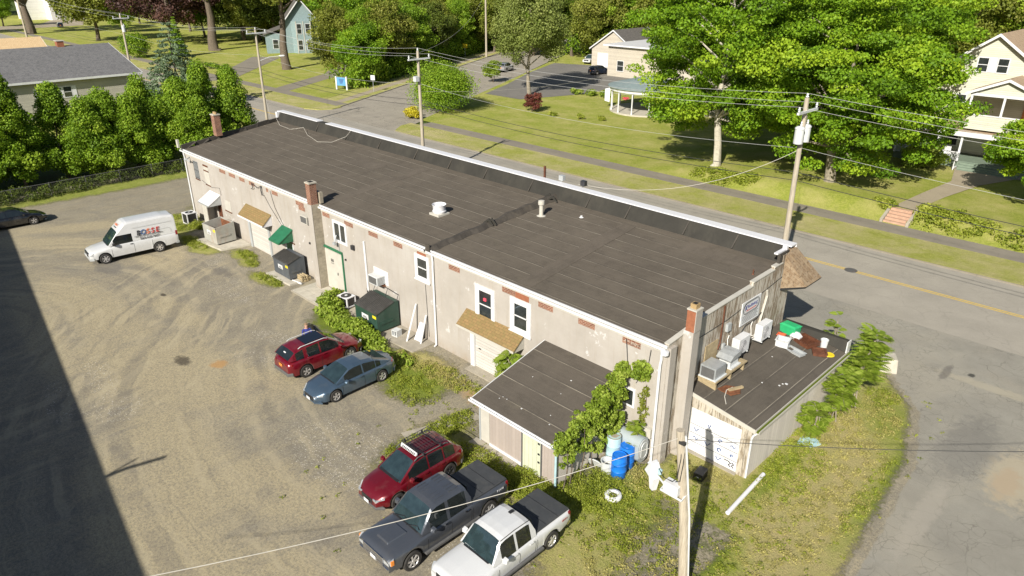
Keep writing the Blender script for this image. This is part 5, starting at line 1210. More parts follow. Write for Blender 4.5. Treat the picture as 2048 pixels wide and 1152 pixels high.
for zz_ in (.12,):
    m.tube([(bx0, -by - .03, bz + zz_), (bx1, -by - .03, bz + zz_), (bx1, by + .03, bz + zz_), (bx0, by + .03, bz + zz_), (bx0, -by - .03, bz + zz_)], .014, 5)
for i in range(6):
    xx = bx0 + i * (bx1 - bx0) / 5
    for s_ in (-1, 1): m.tube([(xx, s_ * by, bz), (xx, s_ * (by + .03), bz + .12)], .01, 4)
for xx in (-1.1, -.2): m.tube([(xx, -.66, 1.66), (xx, .66, 1.66)], .02, 5); m.box(xx - .03, xx + .03, -.66, -.6, 1.6, 1.75); m.box(xx - .03, xx + .03, .6, .66, 1.6, 1.75)
bk = m.build('roof_basket', 'darkmetal', xk, local=True)
m = MB(); m.hexa([(.04, -.52, 1.68), (.12, -.50, 1.66), (.12, .50, 1.66), (.04, .52, 1.68), (.03, -.52, 1.79), (.05, -.52, 1.79), (.05, .52, 1.79), (.03, .52, 1.79)]); fr = m.build('wind_fairing', 'palegrey', bk, local=True)
m = MB()
for i in range(9): yy = -.4 + i * .095; m.hexa([(.121, yy, 1.69), (.125, yy, 1.69), (.125, yy + .06, 1.69), (.121, yy + .06, 1.69), (.085, yy + .02, 1.75), (.09, yy + .02, 1.75), (.09, yy + .07, 1.75), (.085, yy + .07, 1.75)])
m.build('fairing_marking', 'text_black', fr, local=True)
# --- pickups
def pickup(label, loc, rz, L, W, paint, ax, r, roofz, hood, name='pickup_truck', cabx=(-.75, 1.45), bed=None, front=None, **kw):
    xr, xf = cabx; belt = hood + .07
    S = dict(L=L, W=W, r=r, ax=ax, paint=paint, spokes=kw.get('spokes', 6), arch=1.22, bow=.04,
        top=[(-L/2, belt - .02), (xr, belt + .0), (xf - .3, hood + .06), (xf + .15, hood + .04), (L/2 - .6, hood - .01), (L/2 - .14, hood - .06), (L/2, hood - .15)],
        sh=[(-L/2, belt - .06), (xr, belt - .05), (xf, hood - .06), (L/2 - .5, hood - .10), (L/2 - .12, hood - .14), (L/2, hood - .20)],
        wid=[(-L/2, .93), (-L/2 + .1, .97), (-L/2 + .5, 1.), (L/2 - .7, 1.), (L/2 - .2, .985), (L/2, kw.get('fw', .93))], zb=[(-L/2, .62), (-2, .46), (1.8, .42), (L/2, .46)],
        cab=dict(top=[(xr - .02, roofz - .45), (xr + .12, roofz - .08), (xr + .35, roofz - .01), (.25, roofz + .01), (.60, roofz + .0), (.82, roofz - .05), (xf, hood + .06)], belt=[(xr - .1, belt - .01), (xf, hood + .0)], ws=(.80, xf), rw=(xr - .02, xr + .02), win=(xr + .22, xf - .42), pillars=[kw.get('bp', (.02, .12))], tumble=.26, w=.93),
        front=front, back=dict(lamp=(.80, .945, belt - .36, belt - .07, .05), bumper=(.52, .68, 'chrome')),
        mirror=(xf - .42, belt + .08, 1.1), gaps=[(xf - .22, .5, hood - .1), (.07, .5, belt - .08), (xr + .06, .5, belt - .08), (xr - .03, .5, belt - .06)], handles=[(.28, belt - .16), (xr + .28, belt - .16)], hmat=kw.get('hmat', paint), mirmat=kw.get('mirmat', paint))
    t, ring, xs = vehicle(name, label, 'truck', loc, rz, S)
    W2 = W / 2; zc = belt - .0; m = MB()
    m.hexa([(-L/2 + .02, -W2 + .13, zc - .03), (xr - .06, -W2 + .12, zc - .03), (xr - .06, W2 - .12, zc - .03), (-L/2 + .02, W2 - .13, zc - .03), (-L/2 + .03, -W2 + .14, zc + .035), (xr - .07, -W2 + .13, zc + .035), (xr - .07, W2 - .13, zc + .035), (-L/2 + .03, W2 - .14, zc + .035)])
    cv = m.build('bed_cover', 'cover', t, local=True, bevel=.015)
    m = MB(); 
    for i in (1, 2): xx = -L/2 + (xr + L/2) * i / 3; m.box(xx, xx + .02, -W2 + .15, W2 - .15, zc + .0352, zc + .041)
    m.build('cover_seam', 'black', cv, local=True)
    m = MB(); m.box(xr - .035, xr - .022, -W2 * .62, W2 * .62, belt + .05, roofz - .14); m.build('rear_window', 'carglass', t, local=True)
    m = MB()
    for s_ in (-1, 1): m.box(ax[0] + r * 1.35, ax[1] - r * 1.35, s_ * W2 - .10, s_ * W2 + .06, .38, .46)
    build_split(m, 'running_board', kw.get('board', 'trim'), t, local=True)
    return t
F1 = dict(lamp=(.62, .97, .80, 1.02, .16), grille=(.60, .70, 1.00), bumper=(.46, .66, 'chrome'), bars=4, gmat='trim', amber=True, frame=True)
pt1 = pickup('charcoal crew-cab pickup with black bed cover parked beside the white pickup', (-16.22, -8.92, 0), R(-90), 5.9, 2.0, 'p_char', (-1.87, 1.93), .41, 1.98, 1.20, cabx=(-.98, 1.44), front=F1, bp=(.08, .22), hmat='chrome', mirmat='p_char', board='trim', fw=.94)
pt1.scale = (.935, .935, .97)
m = MB()
for s_ in (-1, 1):
    for k in range(3):
        yy = s_ * (.18 + k * .17)
        m.hexa([(-.62, yy - .018, 1.98), (-.16, yy - .018, 1.985), (-.16, yy + .018, 1.985), (-.62, yy + .018, 1.98), (-.60, yy - .01, 2.035), (-.18, yy - .01, 2.04), (-.18, yy + .01, 2.04), (-.60, yy + .01, 2.035)])
        m.hexa([(0.08, yy - .018, 1.985), (.52, yy - .018, 1.985), (.52, yy + .018, 1.985), (0.08, yy + .018, 1.985), (.10, yy - .01, 2.04), (.50, yy - .01, 2.035), (.50, yy + .01, 2.035), (.10, yy + .01, 2.04)])
build_split(m, 'roof_rib', 'p_char', pt1, local=True)
m = MB(); m.hexa([(1.7, -.42, 1.18), (2.6, -.36, 1.12), (2.6, .36, 1.12), (1.7, .42, 1.18), (1.74, -.38, 1.262), (2.52, -.31, 1.215), (2.52, .31, 1.215), (1.74, .38, 1.262)]); m.build('hood_bulge', 'p_char', pt1, local=True, bevel=.02)
m = MB(); m.tube([(1.55, -.7, 1.30), (1.35, -.2, 1.38), (1.42, .0, 1.34)], .014, 4); m.tube([(1.55, .1, 1.30), (1.35, .55, 1.38), (1.42, .72, 1.34)], .014, 4); m.build('wiper', 'black', pt1, local=True)
lettering('FX4', .14, 'whitemetal', pt1, (-2.45, 1.0, 1.05), (R(90), 0, R(180)), name='badge', sx=1.6)
F2 = dict(lamp=(.60, .95, .80, .93, .22), grille=(.55, .62, .92), bumper=(.42, .56, 'p_white'), gmat='black')
pt2 = pickup('white crew-cab pickup with black bed cover, nearest the camera', (-13.52, -8.2, 0), R(-90), 5.4, 1.89, 'p_white', (-1.63, 1.63), .38, 1.82, 1.10, cabx=(-.80, 1.30), front=F2, bp=(.10, .20), fw=.86)
m = MB()
for s_ in (-1, 1): m.tube([(-.66, s_ * .66, 1.80), (.1, s_ * .665, 1.835), (.78, s_ * .67, 1.79)], .012, 4)
m.build('roof_gutter', 'black', pt2, local=True)
m = MB(); m.box(-.55, -.35, -.1, .02, 1.86, 1.90); m.build('roof_aerial', 'black', pt2, local=True)
pt2.scale = (.95, .95, .97)
lettering('Z71', .11, 'text_red', pt2, (-2.3, .945, .95), (R(90), 0, R(180)), name='badge', sx=1.8)
m = MB(); m.hexa([(1.12, -.62, 1.262), (1.28, -.62, 1.20), (1.28, .0, 1.20), (1.12, .0, 1.262), (1.1, -.62, 1.275), (1.26, -.62, 1.212), (1.26, .0, 1.212), (1.1, .0, 1.275)]); m.build('dash_paper', 'palegrey', pt2, local=True)
# --- high-roof van
L = 6.11; W = 2.03
van = dict(L=L, W=W, r=.385, ax=(-1.62, 2.09), paint='p_white', spokes=6, arch=1.2, bow=.03,
    top=[(-L/2, 1.30), (1.2, 1.30), (1.6, 1.26), (2.5, 1.12), (2.85, 1.02), (L/2, .86)],
    sh=[(-L/2, 1.25), (1.0, 1.25), (1.6, 1.16), (2.6, 1.02), (2.9, .92), (L/2, .78)],
    wid=[(-L/2, .95), (-L/2 + .1, .98), (-2.5, 1.), (2.0, 1.), (2.6, .97), (2.9, .92), (L/2, .84)], zb=[(-L/2, .50), (-2.4, .38), (1.6, .36), (L/2, .42)],
    cab=dict(top=[(-3.04, 2.50), (-2.9, 2.60), (-2.2, 2.68), (.2, 2.68), (.42, 2.62), (1.02, 2.06), (1.72, 1.27)], belt=[(-3.1, 1.27), (1.2, 1.27), (1.75, 1.2)], ws=(1.0, 1.72), rw=(-9, -8.9), win=(.10, 1.40), pillars=[(-9, -8.8)], tumble=.13, w=.955, winz=1.86),
    front=dict(lamp=(.60, .94, .72, .92, .22), grille=(.56, .66, .90), bumper=(.38, .58, 'grey'), bars=3, **{'in': .03}), back=dict(lamp=(.93, .985, 1.1, 1.42, .06), bumper=(.40, .56, 'grey')),
    mirror=(1.38, 1.34, 1.3), gaps=[(1.58, .45, 1.15), (.06, .45, 1.24), (-1.2, .7, 1.24)], handles=[(.22, 1.12)], hmat='darkmetal', mirmat='black')
vn, _, _ = vehicle('van', 'white high-roof work van with coloured company lettering on its side', 'van', (-53.32, -6.82, 0), R(-90 - 4.5), van); vn.scale = (.96, .96, .97)
m = MB(); m.tube([(-.35, 1.0, 1.42), (-.35, .975, 1.75), (-.28, .965, 1.80), (-2.45, .965, 1.80), (-2.55, .97, 1.72), (-2.6, 1.0, 1.42)], .008, 4); m.tube([(.0, .90, 2.22), (-2.8, .90, 2.22)], .008, 4); m.build('panel_crease', 'grey', vn, local=True)
rot = (R(90 - 7.5), 0, R(180))
tx = -1.0; ty = .955
for i, (ch_, mt) in enumerate((('B', 'text_black'), ('O', 'text_blue'), ('S', 'text_orange'), ('S', 'text_red'), ('E', 'text_red'))):
    lettering(ch_, .50, mt, vn, (tx + .62 - i * .33, ty + .012, 1.62), rot, shear=.15, sx=.95, bold=.012)
lettering('HEATING & AIR CONDITIONING', .135, 'text_black', vn, (tx - .06, ty + .026, 1.50), rot, sx=.98)
lettering('860-620-9687', .24, 'text_black', vn, (tx - .12, ty + .05, 1.27), rot, sx=1.0)
lettering('BOSSE', .20, 'text_orange', vn, (.80, 0, 2.42), (R(42), 0, R(90)), bold=.004)
lettering('860-620-9687', .10, 'text_black', vn, (.90, 0, 2.28), (R(42), 0, R(90)))
# --- black coupe mostly out of frame, and the small distant cars
blk = dict(sedan); blk.update(paint='p_black', rimmat='rim', lightrear=False); blk['cab'] = dict(sedan['cab'])
vehicle('black_car', 'black low car in the shadow at the left edge of the yard', 'car', (-66.55, -11.6, 0), R(90), blk)
nv = dict(suv); nv.update(paint='p_navy'); vehicle('parked_suv', 'dark suv on the driveway before the two-door garage', 'car', (-89.8, 92, .12), R(80), nv)
sv = dict(suv); sv.update(paint='p_silver'); vehicle('parked_suv', 'silver car parked at the side street under the drooping tree', 'car', (-106.2, 82.5, .1), R(110), sv)
bl2 = dict(suv); bl2.update(paint='p_navy'); vehicle('parked_suv', 'dark blue car parked on the far left lawn drive', 'car', (-300, 53, .12), R(170), bl2)
pickup('white pickup truck parked nose out at the side of the garage', (-102.5, 105, .1), R(-75), 5.4, 1.85, 'p_white', (-1.6, 1.6), .38, 1.78, 1.08, front=F2)
# small silver-blue hatch far left
# ------------------------------------------------------------------ person at the open car door
def person(loc, rz, label):
    t = thing('person', label, 'person', loc, rz)
    J = dict(pel=(0, 0, .94, .135), chest=(0.03, 0, 1.25, .15), neckb=(.05, 0, 1.46, .085), neck=(.07, 0, 1.54, .055), hd=(.09, 0, 1.62, .085), crown=(.09, 0, 1.72, .088), top=(.08, 0, 1.78, .05))
    V = []; E_ = []; Rr = []; idx = {}
    def add(k, p, par=None): idx[k] = len(V); V.append(p[:3]); Rr.append(p[3]); 
    for k in ('pel', 'chest', 'neckb', 'neck', 'hd', 'crown', 'top'): add(k, J[k])
    ks = ['pel', 'chest', 'neckb', 'neck', 'hd', 'crown', 'top']; E_ += [(idx[a], idx[b]) for a, b in zip(ks, ks[1:])]
    for s_ in (1, -1):
        add(f'sh{s_}', (.04, .19 * s_, 1.42, .065)); add(f'el{s_}', (.12, .25 * s_, 1.15, .045)); add(f'wr{s_}', (.36, .20 * s_, 1.08, .03)); add(f'hand{s_}', (.43, .19 * s_, 1.08, .035))
        E_.append((idx['neckb'], idx[f'sh{s_}'])); E_.append((idx[f'sh{s_}'], idx[f'el{s_}'])); E_.append((idx[f'el{s_}'], idx[f'wr{s_}'])); E_.append((idx[f'wr{s_}'], idx[f'hand{s_}']))
        for f in range(5):
            add(f'f{s_}{f}', (.46 + .035 * (1 if 0 < f < 4 else .6), .19 * s_ + (f - 2) * .018, 1.075 - .01 * (f == 0), .009)); E_.append((idx[f'hand{s_}'], idx[f'f{s_}{f}']))
        add(f'hip{s_}', (0, .09 * s_, .88, .095)); add(f'kn{s_}', (.02, .10 * s_, .48, .06)); add(f'an{s_}', (0, .11 * s_, .09, .042)); add(f'toe{s_}', (.15, .12 * s_, .05, .04))
        E_.append((idx['pel'], idx[f'hip{s_}'])); E_.append((idx[f'hip{s_}'], idx[f'kn{s_}'])); E_.append((idx[f'kn{s_}'], idx[f'an{s_}'])); E_.append((idx[f'an{s_}'], idx[f'toe{s_}']))
    me = bpy.data.meshes.new('body'); me.from_pydata(V, E_, []); me.materials.append(M['skin']); me.materials.append(M['bluecloth'])
    o = bpy.data.objects.new('body', me); COL.objects.link(o)
    sk = o.modifiers.new('skin', 'SKIN'); sv_ = me.skin_vertices[0].data
    for i, r_ in enumerate(Rr): sv_[i].radius = (r_, r_)
    sv_[0].use_root = True
    ss_ = o.modifiers.new('sub', 'SUBSURF'); ss_.levels = 2; ss_.render_levels = 2
    dg = bpy.context.evaluated_depsgraph_get(); m2 = bpy.data.meshes.new_from_object(o.evaluated_get(dg)); bpy.data.objects.remove(o)
    m2.materials.clear(); m2.materials.append(M['skin']); m2.materials.append(M['bluecloth'])
    for p in m2.polygons:
        c_ = p.center; p.material_index = 1 if (c_.z < 1.49 and not (c_.x > .30)) else 0; p.use_smooth = True
    b = bpy.data.objects.new('body', m2); COL.objects.link(b); b.parent = t
    m = MB(); m.lathe([(.001, 0), (.07, .0), (.098, .05), (.09, .12), (.04, .155), (.001, .16)], (.065, 0, 1.665), 12); m.build('hair', 'hair', t, smooth=True, local=True)
    m = MB(); m.lathe([(.001, -.012), (.012, 0), (.001, .03)], (.178, 0, 1.655), 6); m.build('nose', 'skin', t, local=True)
    for s_ in (1, -1): m = MB(); m.lathe([(.001, -.02), (.018, 0), (.001, .02)], (.08, .095 * s_, 1.66), 6); m.build('ear', 'skin', t, local=True)
    return t
person((-31.35, -5.4, 0), R(-20), 'person in a blue top standing at the open door of the crimson crossover')

# ------------------------------------------------------------------ dumpsters, pads, ac units, yard clutter
def pad(name, pts, z=.12, mat='paleconc'): struct(name, MB().prism(pts, -.1, z), mat)
pad('concrete_pad', [(-52.7, -2.55), (-49.3, -2.15), (-48.9, -.05), (-52.5, -.05)], .13)
pad('concrete_pad', [(-43.0, -1.9), (-40.05, -1.75), (-40.0, -.05), (-42.9, -.05)], .12)
pad('concrete_slab', [(-39.3, -2.1), (-36.0, -2.1), (-36.0, -.04), (-39.3, -.04)], .09, 'concrete')
pad('concrete_slab', [(-34.3, -1.9), (-27.4, -1.5), (-27.35, -.04), (-34.3, -.04)], .06, 'concrete')
pad('door_threshold', [(-24.2, -.6), (-21.2, -.6), (-21.2, -.02), (-24.2, -.02)], .05, 'concrete')
pad('concrete_strip', [(-22.0, -6.3), (-21.5, -6.4), (-20.3, -3.0), (-20.8, -2.9)], .03, 'concrete')
sl = MB()
for i in range(4):
    for j_ in range(3): x0 = -39.2 + i * .8; y0 = -2.05 + j_ * .66; sl.box(x0, x0 + .77, y0, y0 + .63, .091, .10 + .004 * ((i * 7 + j_ * 3) % 3))
tag(sl.build('paving_tiles', 'paleconc'), kind='structure')
def dumpster(label, loc, rz, w, d, hf, hb, mat, lid, hasrail=False, open_=False, stickers=True, name='dumpster'):
    """local: front face at -y, x width"""
    t = thing(name, label, 'dumpster', loc, rz, None)
    prof = [(-d/2, .1), (d/2, .1), (d/2, hb), (d/2 - .35, hb), (-d/2, hf)] if not open_ else None
    m = MB()
    if open_:
        th = .05; H = hf
        m.box(-w/2, w/2, -d/2, -d/2 + th, .1, H); m.box(-w/2, w/2, d/2 - th, d/2, .1, hb)
        for x in (-w/2, w/2 - th): m.xprism([(-d/2 + th, .1), (d/2 - th, .1), (d/2 - th, hb), (-d/2 + th, H)], x, x + th)
        m.box(-w/2 + th, w/2 - th, -d/2 + th, d/2 - th, .1, .16)
    else: m.xprism(prof, -w/2, w/2)
    m.build('bin', mat, t, local=True)
    m = MB(); 
    for x in (-w/2 - .035, w/2 + .003): m.box(x, x + .032, -d * .36, d * .22, hf * .42, hf * .42 + .14)
    m.box(-w/2 - .02, w/2 + .02, -d/2 - .03, -d/2 - .002, hf - .09, hf - .02); m.build('fork_pocket', mat, t, local=True)
    m = MB()
    for x in (-w/2 + .1, w/2 - .25): 
        for y in (-d/2 + .1, d/2 - .25): m.box(x, x + .15, y, y + .15, 0, .099)
    m.build('skid', 'darkmetal', t, local=True)
    if not open_:
        for half in (0, 1):
            m = MB(); xa, xb = (-w/2 - .04, -.012) if not half else (.012, w/2 + .04)
            y0, z0, y1, z1 = -d/2 - .05, hf + .01, d/2 - .33, hb + .015
            m.hexa([(xa, y0, z0), (xb, y0, z0), (xb, y1, z1), (xa, y1, z1), (xa, y0, z0 + .035), (xb, y0, z0 + .035), (xb, y1, z1 + .035), (xa, y1, z1 + .035)])
            nr = 8
            for k in range(nr):
                x = xa + .06 + (xb - xa - .16) * k / (nr - 1)
                m.hexa([(x, y0 + .03, z0 + .036), (x + .045, y0 + .03, z0 + .036), (x + .045, y1, z1 + .036), (x, y1, z1 + .036), (x, y0 + .03, z0 + .065), (x + .045, y0 + .03, z0 + .065), (x + .045, y1, z1 + .065), (x, y1, z1 + .065)])
            m.build('lid', lid, t, local=True)
    if hasrail:
        m = MB(); m.tube([(-w/2, d/2 - .2, hb), (-w/2 + .02, d/2 + .02, hb + .42), (0.1, d/2 + .02, hb + .42), (.12, d/2 - .2, hb)], .022, 5); m.tube([(.1, d/2 + .02, hb + .42), (w/2, d/2 + .02, hb + .34), (w/2, d/2 - .1, hb)], .022, 5); m.build('lid_bar', 'darkmetal', t, local=True)
    if stickers:
        m = MB(); m.box(-w * .2, w * .1, -d/2 - .008, -d/2 - .002, hf * .50, hf * .74); m.build('label', 'white', t, local=True)
        m = MB(); m.box(w * .30, w * .46, -d/2 - .008, -d/2 - .002, hf * .74, hf * .88); m.build('warning_sticker', 'yellow', t, local=True)
        m = MB(); m.box(-w * .14, w * .02, -d/2 - .012, -d/2 - .009, hf * .60, hf * .63); m.box(-w * .16, w * .05, -d/2 - .012, -d/2 - .009, hf * .54, hf * .57); m.build('label_print', 'text_black', t, local=True)
    return t
M['dgrey'] = pm('dumpster_grey_paint', (.07, .08, .095), .15, 2, .45, dirt=(.14, .14, .14)); M['dgreen'] = pm('dumpster_green_paint', (.02, .055, .04), .2, 1.5, .4, dirt=(.07, .10, .08))
M['dlid'] = pm('weathered_black_lid', (.05, .048, .045), .2, 3, .5, dirt=(.12, .11, .10)); M['dopen'] = pm('chipped_white_rusty_steel', (.34, .34, .31), .15, 1.5, .7, bump=.2, dirt=(.28, .13, .05))
dumpster('dark grey dumpster with ribbed black lid and white label', (-41.55, -.85, .12), R(0), 2.0, 1.2, 1.15, 1.45, 'dgrey', 'dlid')
dumpster('green dumpster with ribbed black lid and a lid bar, half hidden by weeds', (-31.45, -.88, .06), R(0), 2.15, 1.5, 1.2, 1.62, 'dgreen', 'dlid', hasrail=True)
op = dumpster('open rusty off-white dumpster without a lid', (-51.2, -1.3, .13), R(4), 1.9, 1.5, 1.35, 1.5, 'dopen', 'dlid', open_=True)
m = MB(); m.box(-.93, .93, -.68, -.69 + .03, .5, 1.2)
m = MB(); m.box(-.89, .89, -.695, -.69, .3, 1.25); m.build('inner_rust', 'rust', op, local=True)
m = MB(); m.box(-.9, .9, .690, .695, .3, 1.4); m.build('inner_rust', 'rust', op, local=True)
m = MB(); m.hexa([(-.5, -.5, .2), (.6, -.5, .2), (.7, .5, .2), (-.6, .5, .2), (-.2, -.2, .75), (.5, -.2, .6), (.4, .3, .7), (-.3, .3, .6)]); m.build('rubbish', 'trim', op, local=True)
# condensers at ground level
def condenser(label, loc, rz, w=.75, d=.75, h=.75, group='condenser units on the ground', tall=False):
    t = thing('condenser_unit', label, 'air conditioner', loc, rz, None)
    m = MB(); 
    for x in (-w/2, w/2 - .07):
        for y in (-d/2, d/2 - .07): m.box(x, x + .07, y, y + .07, .05, h)
    m.box(-w/2, w/2, -d/2, d/2, h + .001, h + .05); m.box(-w/2, w/2, -d/2, d/2, .0, .08); m.build('casing', 'whitemetal', t, local=True)
    m = MB(); m.box(-w/2 + .03, w/2 - .03, -d/2 + .03, d/2 - .03, .08, h); m.build('coil', 'black', t, local=True)
    m = MB(); m.lathe([(w * .36, h + .052), (w * .36, h + .06)], (0, 0, 0), 20); m.build('fan_grille', 'black', t, local=True)
    m = MB(); m.lathe([(w * .1, h + .061), (w * .1, h + .075)], (0, 0, 0), 10); m.build('fan_hub', 'white', t, local=True)
    return t
condenser('white and black condenser unit by the corner downspout', (-57.25, -1.1, 0), R(5), .85, .85, .85)
condenser('grey condenser unit half buried in weeds beside the green dumpster', (-34.9, -.75, .06), R(8), .9, .7, .6)
def window_ac(label, x, z, w, h, d, mat='palegrey'):
    t = thing('window_air_conditioner', label, 'air conditioner', (x, 0, z))
    m = MB(); m.box(-w/2, w/2, -d, -.002, -h/2, h/2); m.build('casing', mat, t, local=True, bevel=.015)
    m = MB(); m.box(-w/2 + .05, w/2 - .05, -d - .006, -d - .001, -h/2 + .05, h/2 - .05); m.build('grille', 'trim', t, local=True)
    m = MB()
    for k in range(6): m.box(w/2 + .001, w/2 + .006, -d + .06, -.1, -h/2 + .06 + k * (h - .1) / 6, -h/2 + .085 + k * (h - .1) / 6)
    m.build('vent', 'trim', t, local=True)
    m = MB(); m.hexa([(-w/2 + .05, -d * .6, -h/2 - .01), (w/2 - .05, -d * .6, -h/2 - .01), (w/2 - .05, -.01, -h/2 - .3), (-w/2 + .05, -.01, -h/2 - .3), (-w/2 + .05, -d * .6, -h/2 - .002), (w/2 - .05, -d * .6, -h/2 - .002), (w/2 - .05, -.002, -h/2 - .002), (-w/2 + .05, -.002, -h/2 - .002)]); m.build('bracket', 'rust', t, local=True)
window_ac('grey wall air conditioner beside the white vent pipe', -32.05, 2.55, .85, .52, .62)
window_ac('beige wall air conditioner high up beside the middle chimney', -39.35, 4.42, .8, .5, .6, 'cream')
m = MB(); m.box(-32.75, -31.35, -.03, -.001, 2.2, 3.05); m.build('patch_panel', 'white', bld)
# mini splits and boxes by the end wall, over the annex roof
def split_unit(label, loc, w=.95, d=.36, h=.85):
    t = thing('mini_split_condenser', label, 'air conditioner', loc)
    m = MB(); m.box(0, d, -w/2, w/2, .06, h); m.build('casing', 'white', t, local=True, bevel=.02)
    m = MB(); m.lathe([(.29, d + .002), (.29, d + .012)], (0, -.08, h * .52), 20, axis='x'); 
    m.build('fan_opening', 'trim', t, local=True); m = MB()
    for k in range(5): rr_ = .05 + k * .055; m.lathe([(rr_, d + .013), (rr_ + .012, d + .018), (rr_ + .024, d + .013)], (0, -.08, h * .52), 18, axis='x', caps=False)
    m.build('fan_guard', 'whitemetal', t, local=True)
    m = MB(); m.box(.03, d - .03, -w/2 - .006, -w/2 - .001, .12, h - .1); m.build('side_grille', 'palegrey', t, local=True)
    m = MB(); m.tube([(0, -w/2, .3), (-.02, -w/2 - .25, .35), (-.12, -w/2 - .2, .8), (-.15, -w/2 - .05, .95)], .02, 5); m.tube([(0.05, -w/2, .25), (.0, -w/2 - .35, .25), (-.1, -w/2 - .3, .1)], .02, 5); m.build('lineset', 'copperpipe', t, local=True)
    m = MB(); m.box(-.12, d + .02, -w/2 + .08, -w/2 + .13, .0, .05); m.box(-.12, d + .02, w/2 - .13, w/2 - .08, .0, .05); build_split(m, 'bracket', 'palegrey', t, local=True)
    return t
split_unit('white mini-split condenser beneath the banner, nearer the camera', (XR + .18, 5.35, 3.28))
split_unit('white mini-split condenser nearest the green bin on the annex roof', (XR + .22, 7.35, 3.25))
sh = thing('timber_platform', 'timber platform beside the end wall carrying two grey metal boxes', 'platform', (XR + .1, 3.8, 3.2))
m = MB(); m.box(XR + .02, XR + .95, 2.35, 5.0, 3.20, 3.27); m.build('deck', 'timber', sh); m = MB()
for y in (2.5, 3.7, 4.8): m.box(XR + .05, XR + .9, y, y + .09, az(XR + .9) - .02, 3.198)
build_split(m, 'joist', 'timber', sh)
t = thing('metal_box_unit', 'square grey metal box with a mesh side at the near end of the platform', 'box', (XR + .5, 2.85, 3.272))
m = MB(); m.box(-.36, .36, -.42, .42, .001, .56); m.build('casing', 'galv', t, local=True, bevel=.01); m = MB(); m.box(-.30, .30, -.428, -.421, .06, .50); m.build('mesh_panel', 'trim', t, local=True); m = MB(); m.box(-.40, .42, -.46, .46, -.001, .05); m.build('tray', 'palegrey', t, local=True)
t = thing('vent_hood_unit', 'grey metal vent with curved hood at the far end of the platform', 'vent', (XR + .5, 4.15, 3.272))
m = MB(); m.box(-.26, .26, -.34, .34, .06, .42); m.build('casing', 'palegrey', t, local=True); m = MB(); m.xprism([(-.50, .40), (-.52, .46), (-.30, .60), (.0, .66), (.34, .66), (.34, .43), (-.36, .43)], -.34, .36); m.build('hood', 'galv', t, local=True); m = MB(); m.box(-.3, .38, -.4, .4, .0, .055); m.build('base', 'palegrey', t, local=True)
# things on the annex roof
def onroof(x): return az(x) + .004
def clutter(name, label, cat, fn, loc, rz=0, mat='white', bevel=0): t = fn(MB()).build(name, mat, None, bevel=bevel, local=True); t.location = loc; t.rotation_euler = (0, 0, rz); return tag(t, label, cat)
def bxm(w, d, h, taper=0.): return lambda m: m.hexa([(-w/2, -d/2, 0), (w/2, -d/2, 0), (w/2, d/2, 0), (-w/2, d/2, 0), (-w/2 - taper, -d/2 - taper, h), (w/2 + taper, -d/2 - taper, h), (w/2 + taper, d/2 + taper, h), (-w/2 - taper, d/2 + taper, h)])
def tub(w, d, h, th=.02, tp=.04):
    def f(m):
        m.box(-w/2, w/2, -d/2, d/2, 0, th)
        for a in ((-w/2, -w/2 + th, -d/2, d/2), (w/2 - th, w/2, -d/2, d/2), (-w/2 + th, w/2 - th, -d/2, -d/2 + th), (-w/2 + th, w/2 - th, d/2 - th, d/2)): m.box(a[0], a[1], a[2], a[3], th, h)
        m.box(-w/2 - tp, w/2 + tp, -d/2 - tp, -d/2, h - .03, h); m.box(-w/2 - tp, w/2 + tp, d/2, d/2 + tp, h - .03, h); m.box(-w/2 - tp, -w/2, -d/2, d/2, h - .03, h); m.box(w/2, w/2 + tp, -d/2, d/2, h - .03, h); return m
    return f
def lidded(w, d, h):
    def f(m): bxm(w, d, h, .03)(m); m.hexa([(-w/2 - .06, -d/2 - .06, h + .002), (w/2 + .06, -d/2 - .06, h + .002), (w/2 + .06, d/2 + .06, h + .002), (-w/2 - .06, d/2 + .06, h + .002), (-w/2 + .05, -d/2 + .05, h + .07), (w/2 - .05, -d/2 + .05, h + .07), (w/2 - .05, d/2 - .05, h + .07), (-w/2 + .05, d/2 - .05, h + .07)]); return m
    return f
clutter('storage_bin', 'green plastic bin with lid on the annex roof', 'bin', lidded(.75, .5, .42), (-12.05, 9.55, onroof(-12.05)), R(-8), 'greenlid', .01)
clutter('plastic_tub', 'small orange-red tub beside the grey tub on the annex roof', 'tub', tub(.3, .25, .2), (-12.1, 8.75, onroof(-12.1)), R(10), 'orange')
clutter('plastic_tub', 'translucent grey tub lying open on the annex roof', 'tub', tub(.55, .5, .35), (-11.75, 8.2, onroof(-11.75)), R(12), 'palegrey')
clutter('metal_tray', 'flat grey mesh tray on the annex roof', 'tray', tub(.85, .38, .12), (-11.1, 8.15, onroof(-11.1)), R(-15), 'grey')
clutter('wicker_lounger', 'large brown wicker panel lying on the annex roof', 'furniture', lambda m: (tub(.95, .8, .22, .05, .03)(m), [m.box(-.45, .45, -.35 + i * .09, -.33 + i * .09, .12, .15) for i in range(8)], m)[-1], (-11.15, 9.35, onroof(-11.15)), R(-18), 'brown')
clutter('wicker_table', 'small brown wicker frame beside the white bucket', 'furniture', lambda m: (tub(.6, .6, .16, .05, .03)(m), [m.box(-.28, .28, -.25 + i * .09, -.23 + i * .09, .10, .13) for i in range(6)], m)[-1], (-10.35, 9.05, onroof(-10.35)), R(30), 'brown')
clutter('white_bag', 'crumpled white bag on the annex roof', 'bag', lambda m: m.lathe([(.001, 0), (.26, .02), (.30, .14), (.18, .28), (.05, .33), (.001, .34)], (0, 0, 0), 7), (-11.65, 9.35, onroof(-11.65)), R(20), 'white')
